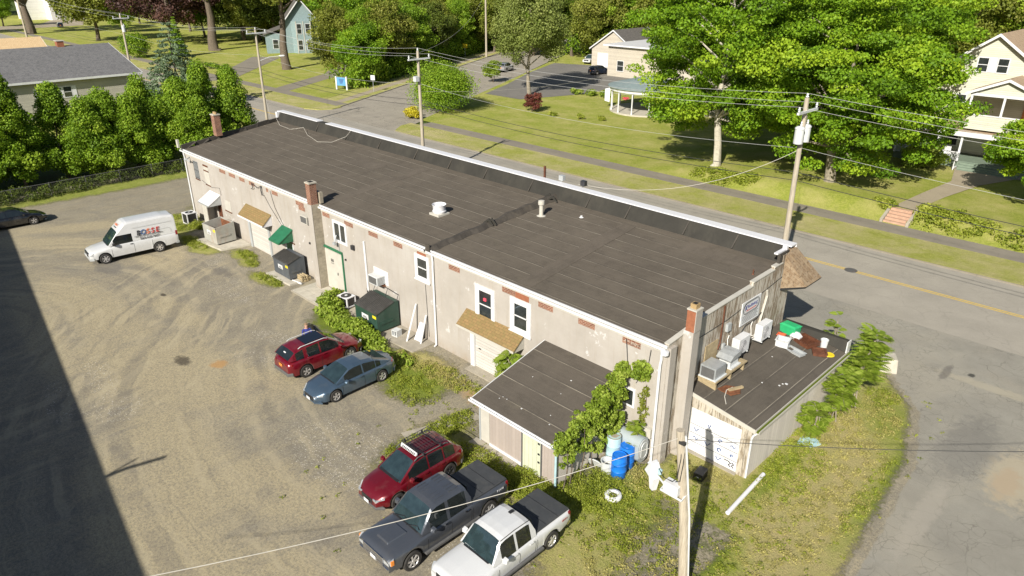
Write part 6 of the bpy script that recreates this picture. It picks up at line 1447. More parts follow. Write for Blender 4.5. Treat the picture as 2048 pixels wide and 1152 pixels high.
clutter('bucket', 'white bucket standing on the annex roof by the parapet', 'bucket', lambda m: m.lathe([(.14, 0), (.17, .36), (.18, .38), (.18, .42), (.15, .42), (.145, .36)], (0, 0, 0), 18), (-10.45, 9.75, onroof(-10.45)), 0, 'white')
clutter('yellow_disc', 'round yellow disc lying on the annex roof', 'disc', lambda m: m.lathe([(.001, 0), (.22, 0), (.24, .02), (.22, .04), (.001, .03)], (0, 0, 0), 20), (-10.0, 9.35, onroof(-10.0)), 0, 'yellow')
clutter('rust_panel', 'rust coloured board lying below the timber platform', 'board', lambda m: m.prism([(-.3, -.45), (.35, -.25), (.4, .2), (.05, .5), (-.35, .1)], 0, .03), (-11.5, 3.0, onroof(-11.5) + .03), R(-20), 'rust')
clutter('timber_scrap', 'short pale timber scrap on the rusty board', 'timber', lambda m: m.box(-.35, .35, -.06, .06, 0, .08), (-11.35, 3.2, onroof(-11.35) + .08), R(65), 'timber')
m = MB(); m.tube([(-.1, .5, .1), (-.15, .1, .12), (0, -.3, .05), (.3, -.7, .02)], .018, 5); o = m.build('hose', 'palewire', None, local=True); o.location = (-11.4, 2.7, onroof(-11.4)); tag(o, 'pale bent hose end lying on the annex roof', 'hose')
for i, (x, y) in enumerate(((-11.0, 5.2), (-10.6, 5.9), (-11.6, 6.9))): pass
r_ = random.Random(4); m = MB()
for i in range(11):
    x = r_.uniform(-18.8, -15); y = r_.uniform(-4.1, -.4); s_ = r_.uniform(.01, .03); m.box(x - s_, x + s_, y - s_, y + s_, lz(y), lz(y) + .015)
for i in range(5):
    x = r_.uniform(-12.3, -10); y = r_.uniform(2.2, 8); s_ = r_.uniform(.02, .06); m.box(x - s_, x + s_, y - s_, y + s_ * .6, az(x) - .01, az(x) + .02)
tag(m.build('roof_litter', 'white'), 'small pale bits of litter scattered on the shed roofs', 'litter', kind='stuff')
# clutter around the sheds
def barrel(label, loc, r, h, mat, tilt=None, top=None):
    t = thing('barrel', label, 'barrel', loc); m = MB()
    m.lathe([(r * .92, 0), (r, .03), (r, h * .32), (r * 1.04, h * .34), (r, h * .36), (r, h * .66), (r * 1.04, h * .68), (r, h * .70), (r * .97, h - .03), (r * .93, h)], (0, 0, 0), 26); m.build('drum', mat, t, smooth=True, local=True)
    m = MB(); m.lathe([(r * .94, h + .001), (r * .95, h + .03), (r * .86, h + .03), (r * .84, h + .004)], (0, 0, 0), 26, caps=False); m.lathe([(.05, h), (.05, h + .03)], (r * .4, .1, 0), 8); m.lathe([(r * .5, h + .002), (r * .48, h + .012)], (0, 0, 0), 20); m.build('lid_rim', top or mat, t, local=True)
    if tilt: t.rotation_euler = tilt
    return t
barrel('bright blue plastic barrel, the nearer of the two', (-13.45, -1.75, 0), .31, .98, 'bluebarrel'); barrel('bright blue plastic barrel, the farther of the two beside the tank', (-13.6, -1.02, 0), .31, .98, 'bluebarrel')
barrel('pale faded blue barrel with a dirty top next to the shed', (-14.2, -1.15, 0), .31, 1.25, 'oldblue', top='concrete')
t = thing('oil_tank', 'horizontal grey oil tank on legs against the rear wall', 'tank', (-14.0, -.55, 0)); m = MB()
oc = [(.34 * math.cos(R(a)), .78 + .24 * (1 if math.sin(R(a)) > 0 else -1) + .34 * math.sin(R(a))) for a in range(0, 360, 15)]
m.xprism(oc, -.95, .85); m.build('drum', 'tank', t, smooth=True, local=True); m = MB(); oc2 = [(y * .88, .78 + (z - .78) * .9) for y, z in oc]; m.xprism(oc2, .851, .89); m.build('end_cap', 'grey', t, local=True)
oc3 = [(y * .6, .78 + (z - .78) * .65) for y, z in oc]; m = MB(); m.tube([(.895, y, z) for y, z in oc3 + oc3[:1]], .02, 5); m.build('end_ridge', 'palegrey', t, local=True)
for x in (-.7, .6):
    for y in (-.2, .2): m = MB(); m.tube([(x, y, 0), (x, y, .35)], .025, 6); m.build('leg', 'darkmetal', t, local=True)
clutter('white_disc', 'round white disc leaning by the faded barrel', 'disc', lambda m: m.lathe([(.30, -.02), (.32, 0), (.30, .03), (.001, .03)], (0, 0, .3), 22, axis='y'), (-14.45, -1.95, .02), R(-25), 'palegrey').rotation_euler = (R(30), 0, R(15))
clutter('grey_tub', 'grey round tub beside the white lid', 'tub', lambda m: m.lathe([(.24, 0), (.27, .5), (.29, .52), (.25, .52), (.22, .05)], (0, 0, 0), 18), (-13.95, -1.85, 0), 0, 'palegrey')
clutter('tyre_ring', 'white painted tyre lying flat in the weeds', 'tyre', lambda m: m.lathe([(.16, .03), (.17, .0), (.30, 0), (.35, .09), (.33, .17), (.22, .2), (.16, .14)], (0, 0, 0), 26, caps=False), (-12.75, -3.0, .02), 0, 'white')
clutter('concrete_plug', 'concrete rubble inside the white tyre', 'rubble', lambda m: m.lathe([(.001, 0), (.155, .0), (.15, .07), (.001, .09)], (0, 0, 0), 9), (-12.75, -3.0, .0), 0, 'paleconc')
t = clutter('ground_box', 'black box with a small white mark on the grass by the annex door', 'box', bxm(.42, .62, .30, -.02), (-11.05, .55, 0), R(8), 'black', .02); t2 = MB().box(-.06, .06, -.32, -.312, .14, .18).build('mark', 'white', t, local=True)
clutter('white_pipe', 'long white plastic pipe lying on the dry grass', 'pipe', lambda m: m.lathe([(.07, -1.55), (.085, -1.54), (.085, 1.54), (.07, 1.55), (.069, -1.5)], (0, 0, .085), 14, axis='y'), (-9.2, .85, .01), R(2.5), 'whitemetal')
clutter('concrete_block', 'large pale concrete barrier block at the end of the annex', 'block', lambda m: m.hexa([(-.55, -.75, 0), (.55, -.75, 0), (.55, .75, 0), (-.55, .75, 0), (-.42, -.7, .75), (.42, -.7, .75), (.42, .7, .75), (-.42, .7, .75)]), (-9.2, 14.7, 0), R(-62), 'paleconc', .05)
clutter('plastic_sheet', 'crumpled blue-grey plastic sheet under the sapling', 'sheet', lambda m: (m.prism([(-.5, -.25), (.1, -.4), (.5, 0), (.3, .35), (-.3, .3)], 0, .05), m.prism([(-.3, -.1), (.15, -.2), (.3, .1), (-.1, .2)], .05, .16), m)[-1], (-8.95, 5.9, 0), R(25), 'oldblue')
for i, (x, y, k) in enumerate(((-29.55, -.95, 'cinder'),)):
    def cin(m):
        m.box(-.2, .2, -.2, .2, 0, .04); m.box(-.2, .2, -.2, .2, .34, .38)
        for a in (-.2, -.03, .15): m.box(a, a + .05, -.2, .2, .04, .34)
        m.box(-.15, .15, .15, .2, .04, .34); return m
    clutter('milk_crate', 'grey crate standing on the slab by the green dumpster', 'crate', cin, (x, y, .06), R(10), 'palegrey')
for (a, b, rr_, lab) in (((-28.6, -1.0, .06), (-28.75, -.06, 2.0), .045, 'long white board leaning on the wall, left of the short panel'), ((-27.85, -.62, .06), (-27.9, -.06, 1.6), .05, 'narrow white board leaning on the wall near the downspout')):
    m = MB(); A_, B_ = Vector(a), Vector(b); m.hexa([(A_.x - rr_, A_.y, A_.z), (A_.x + rr_, A_.y, A_.z), (A_.x + rr_, A_.y + .05, A_.z), (A_.x - rr_, A_.y + .05, A_.z), (B_.x - rr_, B_.y - .05, B_.z), (B_.x + rr_, B_.y - .05, B_.z), (B_.x + rr_, B_.y, B_.z), (B_.x - rr_, B_.y, B_.z)]); tag(m.build('leaning_board', 'white'), lab, 'board')
m = MB(); m.hexa([(-28.5, -.55, .06), (-28.05, -.5, .06), (-28.05, -.46, .06), (-28.5, -.51, .06), (-28.45, -.12, 1.0), (-28.05, -.1, 1.0), (-28.05, -.05, 1.0), (-28.45, -.07, 1.0)]); tag(m.build('leaning_board', 'whitemetal'), 'wide white panel leaning on the wall between two boards', 'panel')
t = thing('log_stack', 'stack of firewood beside the dark grey dumpster', 'firewood', (-40.1, -.55, .0)); r_ = random.Random(1)
for i in range(11): 
    m = MB(); z = .08 + (i // 4) * .15; y = -.3 + (i % 4) * .17; m.lathe([(.07, -.35), (.075, .35)], (-.2 + r_.uniform(-.06, .06), y, z), 8, axis='x'); m.build('log', 'timber', t, local=True)
m = MB(); m.tube([(-40.6, -1.25, .1), (-39.7, -1.1, .08)], .06, 8); tag(m.build('fluorescent_tube_box', 'white'), 'short white tube lying by the firewood', 'tube')
# manhole
t = MB().lathe([(.42, 0), (.42, .012), (.001, .014)], (0, 0, 0), 24).build('manhole_cover', 'trim', None, local=True); t.location = (-15.45, 26.8, .012); tag(t, 'round iron manhole cover on the yellow centre line', 'manhole cover')
m = MB()
for a in range(8): m.box(.08 * math.cos(a * .785) - .02 + .2 * math.cos(a * .785), .2 * math.cos(a * .785) + .1 * math.cos(a * .785) + .02, .28 * math.sin(a * .785) - .02, .28 * math.sin(a * .785) + .02, .0145, .02)
m.build('rib', 'rust', t, local=True)

# ------------------------------------------------------------------ utility poles and wires
def utility_pole(label, x, y, h, r=.17, arm=None, dx=0., dy=0., trans=0, lamp=None, name='utility_pole', group='utility poles along the street'):
    t = thing(name, label, 'utility pole', (x, y, 0), 0, group)
    m = MB(); m.tube([(0, 0, -.2), (dx * .5, dy * .5, h * .5), (dx, dy, h)], [r, r * .85, r * .7], 12); m.build('shaft', 'pole', t, smooth=True, local=True)
    if arm:
        z = h - arm; m = MB(); m.box(dx - .07 + .16, dx + .07 + .16, dy - 1.25, dy + 1.25, z - .06, z + .07); m.build('crossarm', 'palegrey', t, local=True)
        for yy in (-1.15, 1.15): m = MB(); m.lathe([(.03, z + .07), (.07, z + .12), (.05, z + .18), (.09, z + .22), (.05, z + .28), (.07, z + .33), (.03, z + .38)], (dx + .16, dy + yy, 0), 10); m.build('insulator', 'palegrey', t, local=True)
        m = MB(); m.lathe([(.04, h), (.10, h + .06), (.05, h + .14), (.08, h + .2), (.03, h + .26)], (dx, dy, 0), 10); m.build('insulator', 'palegrey', t, local=True)
    for k in range(trans):
        yy = (-1 if k == 0 else 1) * .42 if trans == 2 else 0; zt_ = h - 2.6; xx = .32 if trans == 2 else .4
        m = MB(); m.lathe([(.24, zt_), (.27, zt_ + .03), (.27, zt_ + .85), (.29, zt_ + .87), (.29, zt_ + .93), (.2, zt_ + 1.02), (.05, zt_ + 1.05)], (dx + xx * (1 if trans == 1 else .2), dy + yy, 0), 20); tr = m.build('transformer', 'palegrey', t, smooth=True, local=True)
        m = MB(); m.lathe([(.04, zt_ + 1.0), (.07, zt_ + 1.1), (.04, zt_ + 1.18), (.06, zt_ + 1.24), (.02, zt_ + 1.3)], (dx + xx * (1 if trans == 1 else .2), dy + yy + .1, 0), 8); m.build('bushing', 'white', tr, local=True)
    if lamp:
        ly, lx, lz_ = lamp; m = MB(); m.tube([(dx, dy, lz_ - .5), (dx + lx * .4, dy + ly * .5, lz_ - .1), (dx + lx, dy + ly, lz_)], .03, 6); a = m.build('lamp_arm', 'palegrey', t, local=True)
        m = MB(); v = Vector((lx, ly, 0)).normalized(); p = Vector((dx + lx, dy + ly, lz_)); m.tube([p - v * .1, p + v * .15, p + v * .5, p + v * .62], [.05, .12, .11, .04], 8); m.build('lamp_head', 'white', a, local=True)
    return t
PY = 20.5
utility_pole('tall grey pole with two white transformers behind the street corner of the building', -17.6, PY, 12.0, .19, .75, dx=-.15, trans=2)
utility_pole('utility pole with crossarm and square box rising behind the middle of the coping', -54.1, PY, 12.0, .18, .7, dx=-.1)
utility_pole('utility pole with street lamp behind the far corner of the building', -85.8, PY, 12.2, .17, .4, dx=.2, lamp=(2.2, 1.0, 9.1))
utility_pole('far utility pole with one transformer beyond the grey roofed house', -132.6, PY, 12.0, .2, .5, dx=.3, trans=1)
utility_pole('farthest utility pole at the upper left', -214, 24, 14.5, .26, .5)
utility_pole('tall slim pole with street lamp at the top of the side street', -127.0, 96.5, 16, .24, None, lamp=(-1.2, 2.6, 15.4))
pb = bpy.data.objects.get('utility_pole.001')
m = MB(); m.box(-.18, .22, -.62, -.2, 9.35, 9.8); m.build('equipment_box', 'palegrey', pb, local=True)
m = MB(); m.tube([(.2, 0, 5.0), (.2, -.05, 3.2)], .03, 6); m.build('conduit', 'darkmetal', pb, local=True)
def wires(label, name, pts_list, r=.012, mat='wire', sag=.5, cat='wire', group=None, n=14):
    for i, (lab, a, b, sg) in enumerate(pts_list):
        a, b = Vector(a), Vector(b); m = MB()
        path = [a.lerp(b, k / n) - Vector((0, 0, 4 * sg * (k / n) * (1 - k / n))) for k in range(n + 1)]
        m.tube(path, r, 5, caps=False); tag(m.build(name, mat), lab, cat, group)
PX = [18.5, -17.6, -54.1, -85.8, -132.6, -214]; DXs = [0, -.15, -.1, .2, .3, 0]; HS = [12, 12.0, 12.0, 12.2, 12.0, 14.5]; AR = [.75, .75, .7, .4, .5, .5]
spn = ['right of the transformer pole', 'left of the transformer pole', 'left of the middle pole', 'left of the corner pole', 'at the far upper left']
for s_ in range(5):
    y1 = 24 if s_ == 4 else PY
    a, b = (PX[s_] + DXs[s_] + .16, HS[s_] - AR[s_] + .38), (PX[s_ + 1] + DXs[s_ + 1] + .16, HS[s_ + 1] - AR[s_ + 1] + .38)
    L_ = []
    for nm, dy in (('street side', 1.15), ('building side', -1.15)): L_.append((f'pale wire on the {nm} crossarm tips, {spn[s_]}', (a[0], PY + dy, a[1]), (b[0], y1 + dy, b[1]), .75))
    L_.append((f'topmost pale wire over the pole tops, {spn[s_]}', (a[0] - .16, PY, HS[s_] + .26), (b[0] - .16, y1, HS[s_ + 1] + .26), .75))
    L_.append((f'single wire below the crossarms, {spn[s_]}', (a[0], PY, HS[s_] - 2.9), (b[0], y1, HS[s_ + 1] - 2.9), .8))
    wires('', 'power_line', L_, .0095, 'wire', group='overhead power wires')
    L_ = [(f'upper dark cable of the low bundle, {spn[s_]}', (a[0] - .1, PY + .1, 7.6), (b[0] - .1, y1 + .1, 7.6), .6), (f'lower dark thick cable of the low bundle, {spn[s_]}', (a[0] - .1, PY + .1, 7.1), (b[0] - .1, y1 + .1, 7.1), .55)]
    wires('', 'telephone_cable', L_, .02, 'cable', group='low telephone cables along the street')
wires('', 'service_cable', [('pale service cable from the front coping across to the transformer pole', (-26.2, 10.35, 7.2), (-17.7, PY, 9.0), 1.2), ('service wire crossing the street from the transformer pole towards the maples', (-17.7, PY, 8.9), (-34, 60, 7.5), .8),
    ('service wire from the middle pole to the side street pole', (-54.2, PY, 11.8), (-127, 96.5, 14), 2.0), ('service wire from the middle pole over the front lawn to the round porch', (-54.2, PY, 8.4), (-62, 66, 6), 1.0),
    ('service wire from the far corner pole towards the blue house', (-85.8, PY, 8.0), (-160, 70, 8), 1.5), ('dark cable from the corner pole back to the building parapet', (-85.8, PY, 7.0), (-61.3, 9.0, 6.4), .4)], .012, 'palewire')
# short pole with lamp and box in the foreground
pd = thing('yard_pole', 'thick bare wooden pole with a floodlight and grey box in the foreground grass', 'utility pole', (-8.33, -4.9, 0))
m = MB(); m.tube([(0, 0, -.2), (-.28, -.08, 3), (-.68, -.2, 6.15)], [.17, .155, .135], 14); m.build('shaft', 'pole', pd, smooth=True, local=True)
m = MB(); m.tube([(.14, 0.02, 0), (-.10, -.05, 3.0), (-.50, -.16, 6.0)], .035, 6); m.build('conduit', 'palegrey', pd, local=True)
m = MB(); m.box(-.95, -.42, -.42, -.10, 3.85, 4.20); m.build('ballast_box', 'white', pd, local=True, bevel=.02)
m = MB(); m.tube([(-1.05, -.36, 3.78), (-.28, -.36, 3.78), (-.28, -.10, 3.9)], .04, 6); m.tube([(-1.05, -.36, 3.78), (-1.05, -.1, 3.85)], .03, 6); m.tube([(-.95, -.2, 3.85), (-1.45, -.02, 3.95), (-1.5, 0, 3.7)], .035, 6); m.build('bracket', 'palegrey', pd, local=True)
m = MB(); m.hexa([(-1.95, .0, 3.85), (-1.55, -.25, 3.85), (-1.35, .15, 3.95), (-1.75, .40, 3.95), (-1.78, .05, 4.25), (-1.62, -.05, 4.25), (-1.5, .15, 4.3), (-1.66, .25, 4.3)]); m.build('floodlight_hood', 'white', pd, local=True, bevel=.03)
m = MB(); m.hexa([(-1.62, -.10, 3.35), (-1.48, -.16, 3.35), (-1.40, -.02, 3.35), (-1.54, .04, 3.35), (-1.68, -.12, 3.85), (-1.42, -.2, 3.85), (-1.32, .0, 3.88), (-1.58, .08, 3.88)]); m.build('floodlight_stem', 'whitemetal', pd, local=True)
m = MB(); m.lathe([(.07, 4.0), (.08, 4.16), (.02, 4.2)], (-1.36, .02, 0), 10); m.build('photocell', 'oldblue', pd, local=True)
m = MB(); m.tube([(-.56, -.24, 5.85), (-.5, -.3, 5.2), (-.55, -.32, 4.5), (-.7, -.3, 4.25), (-1.1, -.2, 4.15), (-1.4, 0, 4.2)], .014, 5); m.tube([(-.50, -.12, 5.8), (-.42, -.28, 5.0), (-.45, -.3, 4.4), (-.6, -.3, 4.3)], .014, 5); m.box(-.62, -.42, -.34, -.24, 5.75, 5.85); m.build('loose_cable', 'cable', pd, local=True)
wires('', 'service_cable', [('pale cable sweeping from the foreground pole down to the lower left', (-9.0, -5.2, 5.9), (-16.5, -28.0, 9.2), .9), ('black cable from the foreground pole to the right edge', (-8.95, -5.1, 5.85), (12, 12, 9.0), .9)], .011, 'palewire', n=20)
bpy.data.objects['service_cable.007'].data.materials[0] = M['cable']

# ------------------------------------------------------------------ neighbour building just outside the frame (its shadow falls on the yard)
NBX, NBY = .5, .1
nb = thing('neighbour_building', 'flat-roofed neighbour building outside the frame whose shadow falls on the yard', 'building', (-45, -34, 0))
m = MB(); P_ = [(-76.0, -23.3), (-76.0, -45), (-6, -52), (-6, -31.7)]; m.prism([(-76 + NBX, -45), (-6, -52), (-6, -31.7 + NBY), (-76 + NBX, -23.3 + NBY)], -.2, 9.0); m.build('wall', 'brick', nb)
m = MB(); m.prism([(-75.3, -44.8), (-6.2, -51.8), (-6.2, -31.85), (-75.3, -23.45)], 9.001, 9.06); m.build('roof', 'roof', nb)
m = MB(); m.tube([(-23.2, -29.75, 9), (-22.9, -29.5, 9.5), (-22.2, -28.9, 10.1)], .085, 8); m.tube([(-23.2, -29.75, 9), (-23.06, -29.5, 9.9)], .05, 6); m.build('roof_mast', 'darkmetal', nb)

# ------------------------------------------------------------------ fence and hedge at the far end of the yard
fc = thing('chain_link_fence', 'low chain-link fence in front of the tall green hedge', 'fence', (-73.4, -3, 0))
def fxy(y): return -73.3 - .04 * (y + 11)
m = MB(); m.tube([(fxy(-22), -22, 1.25), (fxy(8), 8, 1.25)], .025, 6); m.build('top_rail', 'trim', fc)
for y in range(-22, 9, 3): m = MB(); m.tube([(fxy(y), y, 0), (fxy(y), y, 1.32)], .03, 6); m.build('post', 'trim', fc)
m = MB()
for i in range(200):
    y = -22 + i * .16
    for s_ in (-1, 1): m.tube([(fxy(y), y, .05), (fxy(y), y + s_ * .7, 1.22)], .004, 3, caps=False)
m.build('mesh', 'trim', fc)
hedge = [(-77.6, -17.0, 9.8), (-78.3, -12.6, 10.2), (-77.2, -8.2, 9.9), (-77.9, -4.2, 8.7), (-77.4, -.2, 7.6), (-78.2, 3.6, 8.5), (-77.5, 7.0, 8.2), (-78.4, 9.9, 9.2), (-77.9, 12.8, 8.7), (-76.6, -10.4, 8.6), (-76.9, -14.8, 9.0), (-76.6, -2.2, 7.2), (-76.8, 1.8, 7.0), (-76.9, 8.4, 7.4)]
desc = ['leftmost tall green hedge tree at the frame edge', 'tall hedge tree behind the black car', 'hedge tree right of the black car before the grey roof', 'hedge tree in front of the left shuttered window', 'shorter hedge tree under the house window', 'hedge tree in front of the right shuttered window', 'hedge tree below the grey house corner', 'hedge tree beneath the spruce', 'hedge tree left of the far chimney', 'hedge tree right of the far chimney', 'narrow hedge tree squeezed in above the black car', 'narrow hedge tree between the tall leftmost pair', 'narrow hedge tree below the left house window', 'narrow hedge tree below the right house window', 'narrow hedge tree next to the far chimney']
for i, ((x, y, h), d_) in enumerate(zip(hedge, desc)):
    rg = np.random.default_rng(100 + i); n = 70; C = []
    for k in range(n):
        z = .15 + .83 * rg.random() ** .85; rad = 3.0 * (1 - max(0, z - .22) / .80) ** .92 * (.55 + .45 * rg.random()); a = rg.uniform(0, 6.283)
        C.append((rad * math.cos(a), rad * math.sin(a), z * h))
    C += [(0, 0, h * .97), (.1, 0, h * 1.03)]
    tree('hedge_tree', d_, 'tree', (x, y, 0), h, 2.6, 2.6, 4, 4, 'leaf_hedge', 'darkbark', 200 + i, rc=.8, per=360, size=.18, trunk_r=.18, flat=.85, group='row of hedge trees behind the fence', limbs=8, centres=np.array(C), fork=1.5)
for i, (x, y) in enumerate(((-82.5, -15), (-83, -7), (-82.6, 1), (-83.5, 8))):
    tree('hedge_tree', ['back row hedge tree at the frame edge', 'back row hedge tree left of the house windows', 'back row hedge tree between the house windows', 'back row hedge tree beside the house corner', 'back row hedge tree near the road'][i], 'tree', (x, y, 0), 6.6, 2.9, 2.9, 3.0, 3.6, 'leaf_hedge', 'darkbark', 300 + i, nclump=45, rc=1.1, per=170, size=.28, trunk_r=.2, flat=.8, group='back row of hedge trees', limbs=5)
rg = np.random.default_rng(5); C = [(-74.1 + rg.uniform(-.9, 1.3) - .04 * (y + 11), y, rg.uniform(.1, .9)) for y in np.arange(-21, 10, .27)]
V, F, T = clump_cloud(np.array(C), .62, 130, rg, .14, .9); V[:, 2] = np.maximum(V[:, 2], .03)
tag(npmesh('undergrowth', V, F, 'leaf_dark', None, T), 'leafy undergrowth in the chain-link fence, coloured dark for shade under the hedge', 'undergrowth', kind='stuff')  # dark leaf colour stands in for shade at the hedge foot

# ------------------------------------------------------------------ houses
def gable_house(name, label, x0, x1, y0, y1, ze, zr, wall, roof, axis='y', z0=0., over=.4, trim='white'):
    t = thing(name, label, 'house', ((x0 + x1) / 2, (y0 + y1) / 2, z0)); o = z0
    m = MB()
    if axis == 'y':
        xm = (x0 + x1) / 2
        m.yprism([(x0, o - .3), (x1, o - .3), (x1, o + ze), (xm, o + zr), (x0, o + ze)], y0, y1); m.build('wall', wall, t)
        k = (zr - ze) / (xm - x0); m = MB(); a, b = y0 - over, y1 + over
        for sx_ in (-1, 1):
            xe = (x0 - over) if sx_ < 0 else (x1 + over); zE = o + ze - k * over
            q = [(xe, a, zE + .03), (xm, a, o + zr + .03), (xm, b, o + zr + .03), (xe, b, zE + .03)]; q2 = [(p[0], p[1], p[2] + .16) for p in q]
            if sx_ > 0: q, q2 = q[::-1], q2[::-1]
            m.hexa(q + q2)
        m.build('roof', roof, t); m = MB()
        for sx_ in (-1, 1):
            xe = (x0 - over) if sx_ < 0 else (x1 + over); zE = o + ze - k * over
            m.box(xe - .03 if sx_ < 0 else xe + .002, xe - .002 if sx_ < 0 else xe + .03, a, b, zE - .08, zE + .2)
            for yy in (a - .05, b + .002):
                q = [(xe, yy, zE - .06), (xm, yy, o + zr - .06), (xm, yy + .048, o + zr - .06), (xe, yy + .048, zE - .06)]; q2 = [(p[0], p[1], p[2] + .27) for p in q]; m.hexa(q + q2 if sx_ < 0 else q[::-1] + q2[::-1])
        m.build('barge_board', trim, t)
    return t
def hwindow(par, face, u, v0, z0, w, h, off, shutters=None, mat='white', pane='glass', mid=True):
    """face 'x+' at x=off, u along y ; face 'y-' at y=off, u along x"""
    def bx(m, u0, u1, d0, d1, z0_, z1_):
        if face == 'x+': m.box(off + d0, off + d1, u0, u1, z0_, z1_)
        else: m.box(u0, u1, off - d1, off - d0, z0_, z1_)
    m = MB(); f_ = .09; bx(m, u - w/2 - f_, u + w/2 + f_, .005, .05, z0 + h, z0 + h + f_); bx(m, u - w/2 - f_, u + w/2 + f_, .005, .06, z0 - f_, z0); bx(m, u - w/2 - f_, u - w/2, .005, .05, z0, z0 + h); bx(m, u + w/2, u + w/2 + f_, .005, .05, z0, z0 + h)
    if mid: bx(m, u - w/2, u + w/2, .012, .035, z0 + h/2 - .03, z0 + h/2 + .03)
    o = m.build('window', mat, par); m = MB(); bx(m, u - w/2, u + w/2, .002, .010, z0, z0 + h); m.build('pane', pane, o)
    if shutters:
        for s_ in (-1, 1): m = MB(); a = u + s_ * (w/2 + f_ + .02); bx(m, min(a, a + s_ * .5), max(a, a + s_ * .5), .01, .05, z0 - .08, z0 + h + .08); m.build('shutter', shutters, o)
# grey-roofed house behind the hedge
gh = gable_house('grey_roof_house', 'pale clapboard house with dark grey shingle roof behind the hedge', -137.5, -114, -13, 15.2, 5.2, 8.25, 'clapgrey', 'greyshingle', over=.7)
for yc in (3.0, 6.0, -5.5): hwindow(gh, 'x+', yc, 0, 2.75, .95, 1.35, -114, shutters='whitemetal')
m = MB(); m.box(-126.3, -125.2, 8.8, 9.7, 7.9, 9.1); ch = m.build('chimney', 'plainbrick', gh); m = MB(); m.box(-126.4, -125.1, 8.7, 9.8, 9.1, 9.2); m.build('chimney_cap', 'paleconc', ch)
m = MB(); m.box(-113.9, -113.2, 14.0, 15.0, 1.6, 1.7); m.tube([(-113.9, 14, 1.6), (-113.3, 14, 2.6)], .05, 5); m.box(-113.9, -112.6, 13.6, 15.4, 2.3, 2.35); m.build('porch', 'cream', gh)
th = gable_house('tan_roof_house', 'small house with tan shingle roof beyond the grey roofed house', -178, -166, 3, 17, 3.4, 6.4, 'clapwhite', 'tanshingle')
m = MB(); m.hexa([(-190, 5, 3.5), (-178, 5, 3.5), (-178, 14, 3.5), (-190, 14, 3.5), (-188, 9, 6.2), (-174, 9, 6.2), (-174, 10, 6.2), (-188, 10, 6.2)]); m.build('side_roof', 'tanshingle', th)
# yellow house on the right
hz_ = .95; yh = gable_house('yellow_house', 'pale yellow clapboard house with double gable windows and a two-storey porch', -22.2, -13.4, 62, 74, 8.9, 12.1, 'clapy', 'brownshingle', z0=hz_, over=.5)
for xc in (-18.75, -17.05): hwindow(yh, 'y-', xc, 0, hz_ + 8.75, .85, 1.25, 62)
m = MB(); m.box(-18.2, -17.6, 61.94, 61.99, hz_ + 8.7, hz_ + 10.1); m.build('mullion_panel', 'white', yh)
hwindow(yh, 'y-', -19.9, 0, hz_ + 4.9, .85, 1.5, 62); hwindow(yh, 'y-', -19.8, 0, hz_ + 1.4, 1., 1.3, 62); hwindow(yh, 'y-', -21.2, 0, hz_ + 1.3, .8, 1.3, 62); hwindow(yh, 'x+', 66, 0, hz_ + 4.9, .9, 1.5, -13.4)
m = MB(); m.hexa([(-24.0, 57.6, hz_ + 3.45), (-10, 57.6, hz_ + 3.45), (-10, 62, hz_ + 4.15), (-24.0, 62, hz_ + 4.15), (-24.0, 57.6, hz_ + 3.6), (-10, 57.6, hz_ + 3.6), (-10, 62, hz_ + 4.3), (-24.0, 62, hz_ + 4.3)]); m.build('porch_roof', 'brownshingle', yh)
m = MB(); m.box(-24.1, -9.9, 57.45, 57.6, hz_ + 3.2, hz_ + 3.63); m.build('porch_beam', 'white', yh)
m = MB(); m.box(-23.8, -10, 58, 61.99, hz_ - .1, hz_ + .75); m.build('porch_floor', 'porchfloor', yh); m = MB()
for k in range(4): m.box(-17.6, -12.6, 57.99 - .3 * (k + 1), 57.99 - .3 * k, hz_ - .1, hz_ + .70 - .18 * k)
m.build('porch_steps', 'porchfloor', yh)
for x in (-23.7, -21.9, -19.9, -17.9, -12.4, -10.4): m = MB(); m.box(x - .09, x + .09, 57.7, 57.88, hz_ + .75, hz_ + 3.2); m.build('porch_post', 'white', yh)
m = MB(); m.box(-23.6, -18, 57.75, 57.83, hz_ + 1.55, hz_ + 1.62); m.box(-23.6, -18, 57.75, 57.83, hz_ + .85, hz_ + .9)
for i in range(44): x = -23.55 + i * .127; m.box(x, x + .045, 57.77, 57.81, hz_ + .9, hz_ + 1.55)
m.build('porch_railing', 'white', yh)
m = MB(); m.box(-17.9, -17.75, 56.7, 57.7, hz_ + .2, hz_ + .3); m.tube([(-17.8, 56.6, hz_ - .1), (-17.8, 56.6, hz_ + 1.1)], .05, 6); m.tube([(-17.8, 56.6, hz_ + 1.05), (-17.8, 57.7, hz_ + 1.7)], .04, 6); m.build('stair_rail', 'white', yh)
for x0, x1 in ((-16.5, -15.55), (-14.3, -13.3)): 
    m = MB(); m.box(x0, x1, 61.9, 61.98, hz_ + .76, hz_ + 3.0); dd = m.build('front_door', 'orangedoor', yh); m = MB(); m.box(x0 - .12, x0 - .01, 61.88, 61.985, hz_ + .76, hz_ + 3.1); m.box(x1 + .01, x1 + .12, 61.88, 61.985, hz_ + .76, hz_ + 3.1); m.build('door_frame', 'white', dd)
